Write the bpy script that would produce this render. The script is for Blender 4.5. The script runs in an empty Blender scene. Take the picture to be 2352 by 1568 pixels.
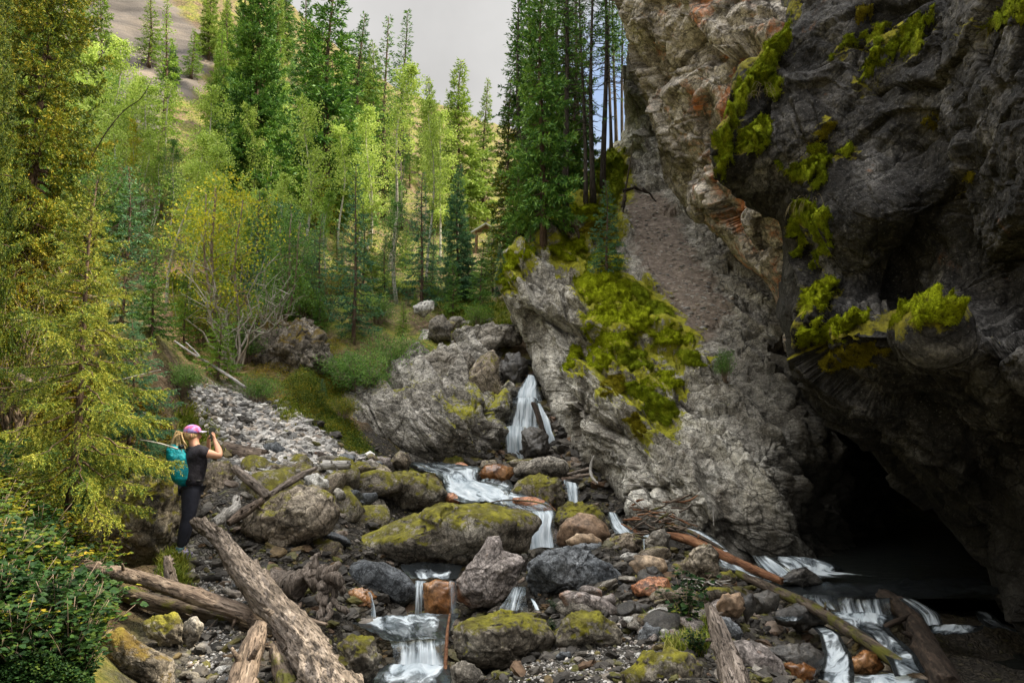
import bpy, bmesh, math, random
import numpy as np
from mathutils import Vector, Matrix, Euler
from mathutils.bvhtree import BVHTree

random.seed(7)
RNG = np.random.default_rng(7)
scene = bpy.context.scene
COL = scene.collection
TILT = math.radians(6.0)
F = 1680.0          # focal length in units of a 2352 px wide frame

# ------------------------------------------------------------------ survey helpers
# sight lines measured on the photograph, (u, v) on a 2352 x 1568 frame; every point also gets its own distance Y
def ray(u, v):
    a = (np.asarray(u, float)-1176)/F; b = (784-np.asarray(v, float))/F
    c, s = math.cos(TILT), math.sin(TILT)
    return a, c-b*s, s+b*c
def P(u, v, Y):
    dx, dy, dz = ray(u, v)
    k = np.asarray(Y, float)/dy
    return np.stack([dx*k, np.asarray(Y, float)+0*dx, dz*k], -1)
def tB(x, y): return ((850+x/1.823)/1.0884, (y/1.823)/1.0884)
def tA(x, y): return ((x/1.823)/1.0884, (y/1.823)/1.0884)
def tC(x, y): return ((1700+x/1.823)/1.0884, (y/1.823)/1.0884)
def tD(x, y): return ((x/1.829)/1.0884, (850+y/1.829)/1.0884)
def tE(x, y): return ((850+x/1.829)/1.0884, (850+y/1.829)/1.0884)
def tF(x, y): return ((1700+x/1.829)/1.0884, (850+y/1.829)/1.0884)
def tV(x, y): return (x, y)

# ------------------------------------------------------------------ numpy noise
def _h(ix, iy, iz, seed):
    n = (ix.astype(np.int64)*374761393 + iy.astype(np.int64)*668265263 + iz.astype(np.int64)*2147483647 + seed*1274126177) & 0xFFFFFFFF
    n = ((n ^ (n >> 13))*1274126177) & 0xFFFFFFFF
    n = ((n ^ (n >> 16))*2246822519) & 0xFFFFFFFF
    return (n ^ (n >> 15)) & 0xFFFFFFFF
def vnoise(p, seed=0):
    i = np.floor(p).astype(np.int64); f = p-i
    f = f*f*f*(f*(f*6-15)+10)
    r = 0
    for dx in (0, 1):
        wx = f[:, 0] if dx else 1-f[:, 0]
        for dy in (0, 1):
            wy = f[:, 1] if dy else 1-f[:, 1]
            for dz in (0, 1):
                wz = f[:, 2] if dz else 1-f[:, 2]
                r = r + wx*wy*wz*(_h(i[:, 0]+dx, i[:, 1]+dy, i[:, 2]+dz, seed)/4294967295.0)
    return r*2-1
_ROT = np.array([[0.36, 0.48, -0.8], [-0.8, 0.6, 0.0], [0.48, 0.64, 0.6]])
def fbm(p, octv=4, seed=0, gain=0.5, lac=2.03, ridged=False):
    r = 0; a = 1.0; q = p.copy()
    for o in range(octv):
        n = vnoise(q, seed+o*17)
        r = r + a*((1-2*np.abs(n)) if ridged else n)
        q = (q @ _ROT.T)*lac; a *= gain
    return r
def worley(p, seed=0, jit=0.9):
    i = np.floor(p).astype(np.int64)
    best = np.full(len(p), 1e9); best2 = np.full(len(p), 1e9)
    cen = np.zeros_like(p); hid = np.zeros(len(p), np.int64)
    for dx in (-1, 0, 1):
        for dy in (-1, 0, 1):
            for dz in (-1, 0, 1):
                cx, cy, cz = i[:, 0]+dx, i[:, 1]+dy, i[:, 2]+dz
                h = _h(cx, cy, cz, seed)
                jx = (h & 1023)/1023.0; jy = ((h >> 10) & 1023)/1023.0; jz = ((h >> 20) & 1023)/1023.0
                c = np.stack([cx+0.5+(jx-0.5)*jit, cy+0.5+(jy-0.5)*jit, cz+0.5+(jz-0.5)*jit], -1)
                d = ((p-c)**2).sum(1)
                m = d < best
                best2 = np.where(m, best, np.minimum(best2, d))
                best = np.where(m, d, best)
                cen[m] = c[m]; hid = np.where(m, h, hid)
    return np.sqrt(best), np.sqrt(best2), cen, hid
def facet(p, seed=0, off=1.0, tilt=1.0):
    f1, f2, cen, h = worley(p, seed)
    r0 = ((h >> 3) & 255)/255.0-0.5
    v = np.stack([((h >> 7) & 255)/255.0-0.5, ((h >> 14) & 255)/255.0-0.5, ((h >> 21) & 255)/255.0-0.5], -1)
    crack = np.clip((f2-f1)/0.12, 0, 1)
    return off*r0 + tilt*((p-cen)*v).sum(1)*2 - 0.22*(1-crack)*off

# ------------------------------------------------------------------ interpolation through survey points
class RBF:
    def __init__(s, pts, vals, c=0.02):
        s.p = np.asarray(pts, float); v = np.asarray(vals, float)
        s.sc = np.ptp(s.p, axis=0).max(); s.p = s.p/s.sc; s.c = c
        n = len(s.p); d = s._k(s.p)
        A = np.zeros((n+3, n+3)); A[:n, :n] = d+np.eye(n)*1e-7
        A[:n, n] = 1; A[:n, n+1:] = s.p; A[n, :n] = 1; A[n+1:, :n] = s.p.T
        s.w = np.linalg.solve(A, np.concatenate([v, [0, 0, 0]]))
    def _k(s, q):
        return -np.sqrt(((q[:, None, :]-s.p[None])**2).sum(-1)+s.c**2)
    def __call__(s, q):
        q = np.asarray(q, float).reshape(-1, 2)/s.sc; out = np.empty(len(q))
        for i in range(0, len(q), 20000):
            b = q[i:i+20000]
            out[i:i+20000] = s._k(b) @ s.w[:-3] + s.w[-3] + b @ s.w[-2:]
        return out

# ------------------------------------------------------------------ object helpers
def mk(name, verts, faces, mat, parent=None, origin=None, smooth=True, uv=None, attrs=None, mats=None, midx=None):
    verts = np.asarray(verts, np.float64).reshape(-1, 3)
    o3 = np.zeros(3) if origin is None else np.asarray(origin, float)
    me = bpy.data.meshes.new(name)
    v = (verts-o3).astype(np.float32)
    me.vertices.add(len(v)); me.vertices.foreach_set('co', v.ravel())
    if isinstance(faces, np.ndarray): groups = [faces]
    else: groups = [np.asarray(g) for g in faces if len(g)]
    tot = np.concatenate([np.full(len(g), g.shape[1], np.int32) for g in groups])
    loops = np.concatenate([g.ravel() for g in groups]).astype(np.int32)
    me.loops.add(len(loops)); me.loops.foreach_set('vertex_index', loops)
    me.polygons.add(len(tot))
    st = np.concatenate([[0], np.cumsum(tot)[:-1]]).astype(np.int32)
    me.polygons.foreach_set('loop_start', st)
    me.polygons.foreach_set('loop_total', tot)
    me.polygons.foreach_set('use_smooth', np.full(len(tot), bool(smooth)))
    if uv is not None:
        l = me.uv_layers.new(name='UVMap'); l.data.foreach_set('uv', np.asarray(uv, np.float32)[loops].ravel())
    if attrs:
        for k, a in attrs.items():
            at = me.attributes.new(k, 'FLOAT', 'POINT'); at.data.foreach_set('value', np.asarray(a, np.float32))
    for m in (mats or [mat]): me.materials.append(m)
    if midx is not None: me.polygons.foreach_set('material_index', np.asarray(midx, np.int32))
    me.update(calc_edges=True); me.validate()
    ob = bpy.data.objects.new(name, me); COL.objects.link(ob)
    if parent is not None: ob.parent = parent
    else: ob.location = Vector(o3)
    return ob
def empty(name, loc):
    e = bpy.data.objects.new(name, None); e.empty_display_size = 0.1; COL.objects.link(e); e.location = Vector(loc); return e
def tag(o, label=None, cat=None, group=None, kind=None):
    if label: o['label'] = label
    if cat: o['category'] = cat
    if group: o['group'] = group
    if kind: o['kind'] = kind
    return o
def dup(root, loc, rotz=0.0, scale=1.0, label=None, group=None, tilt=(0, 0)):
    r = root.copy(); COL.objects.link(r); r.location = Vector(loc)
    r.rotation_euler = (tilt[0], tilt[1], rotz)
    r.scale = (scale,)*3 if not isinstance(scale, (tuple, list)) else scale
    if label: r['label'] = label
    if group: r['group'] = group
    for ch in list(root.children):
        c = ch.copy(); COL.objects.link(c); c.parent = r
        for g in list(ch.children):
            d = g.copy(); COL.objects.link(d); d.parent = c
    return r

_ICO = {}
def ico(n):
    if n not in _ICO:
        bm = bmesh.new(); bmesh.ops.create_icosphere(bm, subdivisions=n, radius=1)
        v = np.array([x.co[:] for x in bm.verts]); f = np.array([[q.index for q in t.verts] for t in bm.faces]); bm.free()
        v /= np.linalg.norm(v, axis=1)[:, None]
        _ICO[n] = (v, f)
    return _ICO[n]

def grid_faces(nu, nv):
    i = np.arange(nv-1)[:, None]*nu + np.arange(nu-1)[None]
    i = i.ravel()
    return np.stack([i, i+1, i+nu+1, i+nu], -1)
def grid_normals(pts, nu, nv):
    g = pts.reshape(nv, nu, 3)
    du = np.gradient(g, axis=1); dv = np.gradient(g, axis=0)
    n = np.cross(du, dv); n /= np.linalg.norm(n, axis=-1, keepdims=True)+1e-12
    return n.reshape(-1, 3)
def frame_of(d):
    d = d/np.linalg.norm(d, axis=-1, keepdims=True)
    a = np.where(np.abs(d[..., 2:3]) < 0.9, np.array([0, 0, 1.0]), np.array([1.0, 0, 0]))
    x = np.cross(a, d); x /= np.linalg.norm(x, axis=-1, keepdims=True)
    return x, np.cross(d, x), d
def tube(pts, rad, sides=7, cap=True):
    pts = np.asarray(pts, float); rad = np.asarray(rad, float)*np.ones(len(pts))
    t = np.gradient(pts, axis=0); t /= np.linalg.norm(t, axis=1)[:, None]+1e-12
    x = np.cross(t[0], [0.13, 0.27, 0.95]);
    if np.linalg.norm(x) < 1e-3: x = np.cross(t[0], [1, 0, 0])
    X = []
    for k in range(len(pts)):
        x = x-t[k]*np.dot(x, t[k]); x /= np.linalg.norm(x)+1e-12; X.append(x)
    X = np.array(X); Yv = np.cross(t, X)
    an = np.arange(sides)*2*math.pi/sides
    v = pts[:, None]+rad[:, None, None]*(np.cos(an)[None, :, None]*X[:, None]+np.sin(an)[None, :, None]*Yv[:, None])
    v = v.reshape(-1, 3); f = []
    for k in range(len(pts)-1):
        a = k*sides+np.arange(sides); b = k*sides+(np.arange(sides)+1) % sides
        f.append(np.stack([a, b, b+sides, a+sides], -1))
    f = np.concatenate(f)
    if cap:
        n = len(v); v = np.concatenate([v, pts[:1], pts[-1:]])
        k = np.arange(sides); e = (len(pts)-1)*sides
        f = np.concatenate([f, np.stack([np.full(sides, n), (k+1) % sides, k, k], -1)*1])
        f = np.concatenate([f, np.stack([np.full(sides, n+1), e+k, e+(k+1) % sides, e+(k+1) % sides], -1)])
    return v, f
class Buf:
    """collects pieces of ONE part"""
    def __init__(s): s.v = []; s.q = []; s.t = []; s.n = 0
    def add(s, v, f):
        f = np.asarray(f)
        if f.shape[1] == 4:
            bad = f[:, 2] == f[:, 3]
            if bad.any(): s.t.append(f[bad][:, :3]+s.n); f = f[~bad]
            if len(f): s.q.append(f+s.n)
        else: s.t.append(f+s.n)
        s.v.append(v); s.n += len(v); return s
    def tube(s, pts, rad, sides=6): return s.add(*tube(pts, rad, sides))
    def quads(s, v): # v (N,4,3)
        n = len(v); return s.add(v.reshape(-1, 3), np.arange(n*4).reshape(n, 4))
    def tris(s, v):
        n = len(v); return s.add(v.reshape(-1, 3), np.arange(n*3).reshape(n, 3))
    def build(s, name, mat, parent=None, origin=None, smooth=True):
        g = []
        if s.q: g.append(np.concatenate(s.q))
        if s.t: g.append(np.concatenate(s.t))
        return mk(name, np.concatenate(s.v), g, mat, parent, origin, smooth)
def poly_dist(poly, q):
    """signed distance (positive inside) of points q to a polygon"""
    poly = np.asarray(poly, float); q = np.asarray(q, float)
    a = poly; b = np.roll(poly, -1, 0)
    d = np.full(len(q), 1e9); inside = np.zeros(len(q), bool)
    for k in range(len(a)):
        e = b[k]-a[k]; w = q-a[k]
        t = np.clip((w @ e)/(e @ e+1e-9), 0, 1)
        d = np.minimum(d, np.linalg.norm(w-t[:, None]*e, axis=1))
        c = ((a[k, 1] > q[:, 1]) != (b[k, 1] > q[:, 1]))
        xx = e[0]*(q[:, 1]-a[k, 1])/(e[1] if abs(e[1]) > 1e-9 else 1e-9)+a[k, 0]
        inside ^= c & (q[:, 0] < xx)
    return np.where(inside, d, -d)

# ------------------------------------------------------------------ materials
class NT:
    def __init__(s, name):
        s.m = bpy.data.materials.new(name); s.m.use_nodes = True
        s.t = s.m.node_tree; s.t.nodes.clear()
        s.out = s.n('ShaderNodeOutputMaterial')
    def n(s, typ, **kw):
        nd = s.t.nodes.new(typ)
        for k, v in kw.items(): setattr(nd, k, v)
        return nd
    def l(s, a, b): s.t.links.new(a, b)
    def setin(s, nd, key, val):
        if val is None: return
        if hasattr(val, 'is_output') or isinstance(val, bpy.types.NodeSocket): s.l(val, nd.inputs[key])
        else:
            try: nd.inputs[key].default_value = val
            except Exception: nd.inputs[key].default_value = tuple(val)+(1,)
    def coords(s, rand=True, kind='Object'):
        tc = s.n('ShaderNodeTexCoord')
        if not rand: return tc.outputs[kind]
        oi = s.n('ShaderNodeObjectInfo')
        mul = s.n('ShaderNodeMath', operation='MULTIPLY'); s.l(oi.outputs['Random'], mul.inputs[0]); mul.inputs[1].default_value = 57.0
        add = s.n('ShaderNodeVectorMath', operation='ADD'); s.l(tc.outputs[kind], add.inputs[0]); s.l(mul.outputs[0], add.inputs[1])
        return add.outputs[0]
    def scalev(s, vec, sc):
        m = s.n('ShaderNodeMapping'); s.l(vec, m.inputs[0]); m.inputs['Scale'].default_value = sc; return m.outputs[0]
    def rotv(s, vec, rot, sc=(1, 1, 1)):
        m = s.n('ShaderNodeMapping'); s.l(vec, m.inputs[0]); m.inputs['Rotation'].default_value = rot; m.inputs['Scale'].default_value = sc; return m.outputs[0]
    def noise(s, vec, scale, detail=6, rough=0.6, dist=0.0):
        nd = s.n('ShaderNodeTexNoise'); s.l(vec, nd.inputs['Vector'])
        nd.inputs['Scale'].default_value = scale; nd.inputs['Detail'].default_value = detail
        nd.inputs['Roughness'].default_value = rough; nd.inputs['Distortion'].default_value = dist
        return nd.outputs['Fac']
    def vor(s, vec, scale, feature='F1', out='Distance', rnd=1.0):
        nd = s.n('ShaderNodeTexVoronoi', feature=feature); s.l(vec, nd.inputs['Vector']); nd.inputs['Scale'].default_value = scale
        nd.inputs['Randomness'].default_value = rnd
        return nd.outputs[out]
    def ramp(s, fac, stops, interp='LINEAR'):
        r = s.n('ShaderNodeValToRGB'); r.color_ramp.interpolation = interp; s.l(fac, r.inputs[0])
        el = r.color_ramp.elements
        while len(el) < len(stops): el.new(0.5)
        for e, (p, c) in zip(el, stops):
            e.position = p; e.color = (c, c, c, 1) if isinstance(c, (int, float)) else (*c, 1)
        return r.outputs[0]
    def math(s, op, a, b=None, clamp=False):
        m = s.n('ShaderNodeMath', operation=op, use_clamp=clamp); s.setin(m, 0, a)
        if b is not None: s.setin(m, 1, b)
        return m.outputs[0]
    def mix(s, fac, a, b, blend='MIX'):
        m = s.n('ShaderNodeMix', data_type='RGBA', blend_type=blend)
        for key, val in ((0, fac), (6, a), (7, b)):
            if isinstance(val, bpy.types.NodeSocket): s.l(val, m.inputs[key])
            elif key == 0: m.inputs[0].default_value = val
            else: m.inputs[key].default_value = (*val, 1)
        return m.outputs[2]
    def bump(s, h, strength=0.5, dist=0.05, normal=None):
        b = s.n('ShaderNodeBump'); s.l(h, b.inputs['Height']); b.inputs['Strength'].default_value = strength; b.inputs['Distance'].default_value = dist
        if normal is not None: s.l(normal, b.inputs['Normal'])
        return b.outputs[0]
    def bsdf(s, color, rough=0.8, normal=None, spec=0.3, **kw):
        b = s.n('ShaderNodeBsdfPrincipled'); s.setin(b, 'Base Color', color); s.setin(b, 'Roughness', rough)
        b.inputs['Specular IOR Level'].default_value = spec
        if normal is not None: s.l(normal, b.inputs['Normal'])
        for k, v in kw.items(): s.setin(b, k.replace('_', ' '), v)
        return b.outputs[0]
    def attr(s, name):
        a = s.n('ShaderNodeAttribute'); a.attribute_name = name; return a.outputs['Fac']
    def done(s, sh):
        s.l(sh, s.out.inputs['Surface']); return s.m

MOSS = ((0.04, 0.028, 0.006), (0.125, 0.115, 0.012), (0.30, 0.275, 0.02))
def rock_mat(name, dark, mid, light, moss=0.0, con=1.0, moss_cols=MOSS, lichen=0.0, rust=0.0, sc=1.0, rough=0.85, strata=None, attrs=(), bump=0.6, wet=False, smoothness=0.0):
    s = NT(name); v = s.coords(True)
    if strata: vs = s.rotv(v, strata[0], strata[1])
    else: vs = v
    n1 = s.noise(vs, 1.1*sc, 9, 0.62, 0.4)
    col = s.ramp(n1, [(0.28, dark), (0.5, mid), (0.72, light)])
    n2 = s.noise(vs, 9*sc, 8, 0.75)
    col = s.mix(0.85*con, col, s.ramp(n2, [(0.32, 0.2), (0.48, 0.9), (0.64, 1.6)]), 'MULTIPLY')
    n4 = s.noise(vs, 3.4*sc, 7, 0.7, 0.8)
    col = s.mix(0.85*con, col, s.ramp(n4, [(0.36, 0.25), (0.48, 0.98), (0.66, 1.4)]), 'MULTIPLY')
    if 'streak' in attrs:
        col = s.mix(0.85, col, s.ramp(s.noise(s.scalev(v, (1.7, 1.7, 0.28)), 1.3, 7, 0.62, 0.5), [(0.38, (0.42, 0.39, 0.35)), (0.5, (1.0, 1.0, 1.0)), (0.66, (1.12, 1.1, 1.05))]), 'MULTIPLY')
    # pale mineral speckle and dark pits
    n3 = s.noise(v, 30*sc, 5, 0.75)
    col = s.mix(0.8*(1-0.7*smoothness), col, s.ramp(n3, [(0.34, 0.35), (0.5, 0.95), (0.64, 1.55)]), 'MULTIPLY')
    col = s.mix(s.ramp(n3, [(0.60, 0.0), (0.72, 0.55*(1-smoothness))]), col, tuple(min(1, c*1.9+0.05) for c in light))
    col = s.mix(s.ramp(n3, [(0.28, 0.6), (0.42, 0.0)]), col, tuple(c*0.35 for c in dark))
    if rust:
        nr = s.noise(v, 0.9*sc, 6, 0.6, 0.6)
        col = s.mix(s.ramp(nr, [(0.60-rust*0.22, 0.0), (0.70-rust*0.18, 0.75)]), col, (0.30, 0.13, 0.05))
    if lichen:
        nl = s.noise(v, 0.75, 8, 0.72, 0.3)
        nl2 = s.math('ADD', nl, s.attr('lich') if 'lich' in attrs else 0.0)
        col = s.mix(s.ramp(s.math('ADD', nl2, s.math('MULTIPLY', s.math('SUBTRACT', n2, 0.5), 0.35)), [(0.63, 0.0), (0.74, lichen)]), col, (0.52, 0.17, 0.05))
    if 'dirt' in attrs:
        d = s.attr('dirt')
        dn = s.noise(v, 5, 8, 0.7)
        dc = s.ramp(dn, [(0.3, (0.085, 0.066, 0.052)), (0.55, (0.25, 0.20, 0.16)), (0.75, (0.52, 0.47, 0.41))])
        dd = s.math('ADD', d, s.math('MULTIPLY', s.math('SUBTRACT', s.noise(v, 2, 5), 0.5), 0.8))
        col = s.mix(s.ramp(dd, [(0.42, 0.0), (0.6, 1.0)]), col, dc)
    if 'stain_shade' in attrs:   # wet blackened rock, and shade painted into recesses, overhang and cave
        col = s.mix(s.math('MULTIPLY', s.attr('stain_shade'), 0.95), col, s.mix(s.noise(v, 3, 7, 0.7), (0.004, 0.004, 0.003), (0.035, 0.03, 0.022)))
    # cracks
    vw = s.n('ShaderNodeVectorMath', operation='ADD'); s.l(vs, vw.inputs[0])
    nn = s.n('ShaderNodeTexNoise'); s.l(vs, nn.inputs['Vector']); nn.inputs['Scale'].default_value = 2.2*sc; nn.inputs['Detail'].default_value = 5
    sub = s.n('ShaderNodeVectorMath', operation='SCALE'); s.l(nn.outputs['Color'], sub.inputs[0]); sub.inputs['Scale'].default_value = 0.6/sc
    s.l(sub.outputs[0], vw.inputs[1])
    vc = s.vor(vw.outputs[0], 2.6*sc, 'DISTANCE_TO_EDGE')
    crack = s.ramp(vc, [(0.0, 0.0), (0.035, 1.0)])
    col = s.mix(s.math('MULTIPLY', s.math('SUBTRACT', 1.0, s.math('MULTIPLY', crack, s.ramp(s.vor(vw.outputs[0], 0.9*sc, 'DISTANCE_TO_EDGE'), [(0.0, 0.0), (0.03, 1.0)]))), 0.75*(1-smoothness)) if 'dirt' not in attrs else s.math('MULTIPLY', s.math('SUBTRACT', 1.0, crack), s.math('MULTIPLY', s.math('SUBTRACT', 1.0, s.attr('dirt'), clamp=True), 0.8)), col, tuple(c*0.25 for c in dark))
    cre = crack
    h = s.math('ADD', s.math('MULTIPLY', n1, 0.8), s.math('ADD', s.math('ADD', s.math('MULTIPLY', n4, 0.6), s.math('MULTIPLY', n2, 0.40)), s.math('MULTIPLY', n3, 0.07)))
    h = s.math('ADD', h, s.math('MULTIPLY', crack, 0.10*(1-smoothness)))
    rg = rough
    if moss or 'moss' in attrs:
        g = s.n('ShaderNodeNewGeometry'); sx = s.n('ShaderNodeSeparateXYZ'); s.l(g.outputs['Normal'], sx.inputs[0])
        nm = s.noise(v, 2.3, 9, 0.72, 0.2)
        nm2 = s.noise(v, 11, 5, 0.7)
        k = s.math('ADD', s.math('MULTIPLY', sx.outputs['Z'], 0.30), s.math('ADD', s.math('MULTIPLY', nm, 1.5), s.math('MULTIPLY', s.math('SUBTRACT', nm2, 0.5), 0.7)))
        k = s.math('ADD', k, moss-0.80)
        if 'moss' in attrs: k = s.math('ADD', k, s.attr('moss'))
        mm = s.ramp(k, [(0.34, 0.0), (0.50, 0.95)])
        nc = s.noise(v, 4.5, 7, 0.75)
        mc = s.ramp(nc, [(0.3, moss_cols[0]), (0.5, moss_cols[1]), (0.7, moss_cols[2])])
        col = s.mix(mm, col, mc)
        fz = s.noise(v, 60, 3, 0.6)
        h = s.math('ADD', h, s.math('MULTIPLY', s.math('MULTIPLY', mm, fz), 0.30))
        h = s.math('ADD', h, s.math('MULTIPLY', mm, 0.08))
    nb = s.bump(h, bump*0.8, 0.13/sc)
    return s.done(s.bsdf(col, rg, nb, spec=0.65 if wet else 0.25))

def leaf_mat(name, cols, trans=0.35, rough=0.6, seed_sc=0.7):
    s = NT(name); g = s.n('ShaderNodeNewGeometry'); oi = s.n('ShaderNodeObjectInfo')
    v = s.coords(True)
    n = s.noise(v, seed_sc, 3, 0.6)
    f = s.math('ADD', s.math('MULTIPLY', g.outputs['Random Per Island'], 0.55), s.math('MULTIPLY', n, 0.9))
    f = s.math('ADD', f, s.math('MULTIPLY', s.math('SUBTRACT', oi.outputs['Random'], 0.5), 0.18))
    f = s.math('SUBTRACT', f, 0.22)
    st = [(0.12+0.76*i/(len(cols)-1), c) for i, c in enumerate(cols)]
    col = s.ramp(f, st)
    b = s.bsdf(col, rough, spec=0.25)
    t = s.n('ShaderNodeBsdfTranslucent'); s.l(col, t.inputs[0])
    mx = s.n('ShaderNodeMixShader'); mx.inputs[0].default_value = trans; s.l(b, mx.inputs[1]); s.l(t.outputs[0], mx.inputs[2])
    return s.done(mx.outputs[0])
def wood_mat(name, dark, mid, light, axis=2, sc=1.0, bump=0.8, moss=0.0):
    s = NT(name); v = s.coords(True)
    scl = [7*sc, 7*sc, 7*sc]; scl[axis] = 0.8*sc
    vs = s.scalev(v, tuple(scl))
    n1 = s.noise(vs, 1.6, 9, 0.68, 0.8)
    col = s.ramp(n1, [(0.33, dark), (0.5, mid), (0.66, light)])
    n2 = s.noise(v, 1.5*sc, 5, 0.6)
    col = s.mix(0.7, col, s.ramp(n2, [(0.3, 0.45), (0.7, 1.25)]), 'MULTIPLY')
    cr = s.noise(vs, 5.5, 5, 0.7, 0.3)
    crk = s.ramp(cr, [(0.36, 0.0), (0.46, 1.0)])
    col = s.mix(s.math('MULTIPLY', s.math('SUBTRACT', 1.0, crk), 0.85), col, tuple(c*0.18 for c in dark))
    if moss:
        nm = s.noise(v, 3, 7, 0.7)
        col = s.mix(s.ramp(nm, [(0.62-moss, 0.0), (0.7-moss, 0.9)]), col, (0.10, 0.10, 0.012))
    h = s.math('ADD', s.math('MULTIPLY', n1, 0.7), s.math('MULTIPLY', crk, 0.5))
    return s.done(s.bsdf(col, 0.8, s.bump(h, bump, 0.03), spec=0.2))
def plain_mat(name, a, b, sc=8, rough=0.8, spec=0.3, bump=0.2, bd=0.01):
    s = NT(name); v = s.coords(True); n = s.noise(v, sc, 6, 0.65)
    return s.done(s.bsdf(s.ramp(n, [(0.3, a), (0.7, b)]), rough, s.bump(n, bump, bd), spec=spec))
SUN_E, SKY_S, CLOUD, ZEN, EXPO = 4.8, 0.10, 3.2, 8.0, 1.15
HAZE = 0.0
# ================================================================== camera, light, sky
cam = bpy.data.cameras.new('camera'); camo = bpy.data.objects.new('camera', cam); COL.objects.link(camo)
cam.sensor_width = 36; cam.lens = 36*F/2352; cam.clip_end = 2000; cam.clip_start = 0.1
camo.rotation_euler = (math.radians(90)+TILT, 0, 0); scene.camera = camo
SUN_EL, SUN_AZ = math.radians(50), math.radians(84)      # azimuth clockwise from +Y: the sun stands over the right hand cliff
sd = bpy.data.lights.new('sun', 'SUN'); sd.energy = SUN_E; sd.angle = math.radians(6); sd.color = (1.0, 0.89, 0.68)
so = bpy.data.objects.new('sun', sd); COL.objects.link(so)
sv = Vector((math.sin(SUN_AZ)*math.cos(SUN_EL), math.cos(SUN_AZ)*math.cos(SUN_EL), math.sin(SUN_EL)))
so.rotation_euler = sv.to_track_quat('Z', 'Y').to_euler(); so.location = (30, 20, 60)
w = bpy.data.worlds.new('World'); scene.world = w; w.use_nodes = True
nt = w.node_tree; nt.nodes.clear()
wo = nt.nodes.new('ShaderNodeOutputWorld'); bg = nt.nodes.new('ShaderNodeBackground'); sky = nt.nodes.new('ShaderNodeTexSky')
sky.sky_type = 'NISHITA'; sky.sun_disc = False; sky.sun_elevation = SUN_EL; sky.sun_rotation = SUN_AZ
tc = nt.nodes.new('ShaderNodeTexCoord'); nz = nt.nodes.new('ShaderNodeTexNoise'); nz.inputs['Scale'].default_value = 1.6; nz.inputs['Detail'].default_value = 6
nt.links.new(tc.outputs['Generated'], nz.inputs['Vector'])
cr = nt.nodes.new('ShaderNodeValToRGB'); cr.color_ramp.elements[0].position = 0.30; cr.color_ramp.elements[1].position = 0.42
# thin even cloud, opening to blue in the direction of the trees beside the cliff
dp = nt.nodes.new('ShaderNodeVectorMath'); dp.operation = 'DOT_PRODUCT'; nt.links.new(tc.outputs['Generated'], dp.inputs[0])
_b = P(1440, 210, 1.0); _b = _b/np.linalg.norm(_b); dp.inputs[1].default_value = tuple(_b)
dr = nt.nodes.new('ShaderNodeValToRGB'); dr.color_ramp.elements[0].position = 0.9935; dr.color_ramp.elements[0].color = (1, 1, 1, 1)
dr.color_ramp.elements[1].position = 0.9985; dr.color_ramp.elements[1].color = (0.12, 0.12, 0.12, 1)
nt.links.new(dp.outputs['Value'], dr.inputs[0]); nt.links.new(nz.outputs['Fac'], cr.inputs[0])
mm = nt.nodes.new('ShaderNodeMath'); mm.operation = 'MULTIPLY'; nt.links.new(cr.outputs[0], mm.inputs[0]); nt.links.new(dr.outputs[0], mm.inputs[1])
mx = nt.nodes.new('ShaderNodeMix'); mx.data_type = 'RGBA'; nt.links.new(mm.outputs[0], mx.inputs[0])
nt.links.new(sky.outputs[0], mx.inputs[6])
# an overcast sky is brighter overhead than low down
sz = nt.nodes.new('ShaderNodeSeparateXYZ'); nt.links.new(tc.outputs['Generated'], sz.inputs[0])
cz = nt.nodes.new('ShaderNodeMapRange'); cz.inputs[1].default_value = 0.60; cz.inputs[2].default_value = 0.95; cz.inputs[3].default_value = CLOUD; cz.inputs[4].default_value = CLOUD*ZEN
nt.links.new(sz.outputs[2], cz.inputs[0])
cc = nt.nodes.new('ShaderNodeVectorMath'); cc.operation = 'SCALE'; cc.inputs[0].default_value = (1.0, 0.985, 0.965)
n2_ = nt.nodes.new('ShaderNodeTexNoise'); n2_.inputs['Scale'].default_value = 4.5; n2_.inputs['Detail'].default_value = 5; nt.links.new(tc.outputs['Generated'], n2_.inputs['Vector'])
mr_ = nt.nodes.new('ShaderNodeMapRange'); mr_.inputs[1].default_value = 0.3; mr_.inputs[2].default_value = 0.7; mr_.inputs[3].default_value = 0.86; mr_.inputs[4].default_value = 1.16; nt.links.new(n2_.outputs['Fac'], mr_.inputs[0])
mu_ = nt.nodes.new('ShaderNodeMath'); mu_.operation = 'MULTIPLY'; nt.links.new(cz.outputs[0], mu_.inputs[0]); nt.links.new(mr_.outputs[0], mu_.inputs[1]); nt.links.new(mu_.outputs[0], cc.inputs['Scale'])
nt.links.new(cc.outputs[0], mx.inputs[7])
nt.links.new(mx.outputs[2], bg.inputs[0]); bg.inputs[1].default_value = SKY_S; nt.links.new(bg.outputs[0], wo.inputs[0])
scene.view_settings.view_transform = 'Standard'; scene.view_settings.look = 'None'; scene.view_settings.exposure = EXPO; scene.view_settings.gamma = 1

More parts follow.
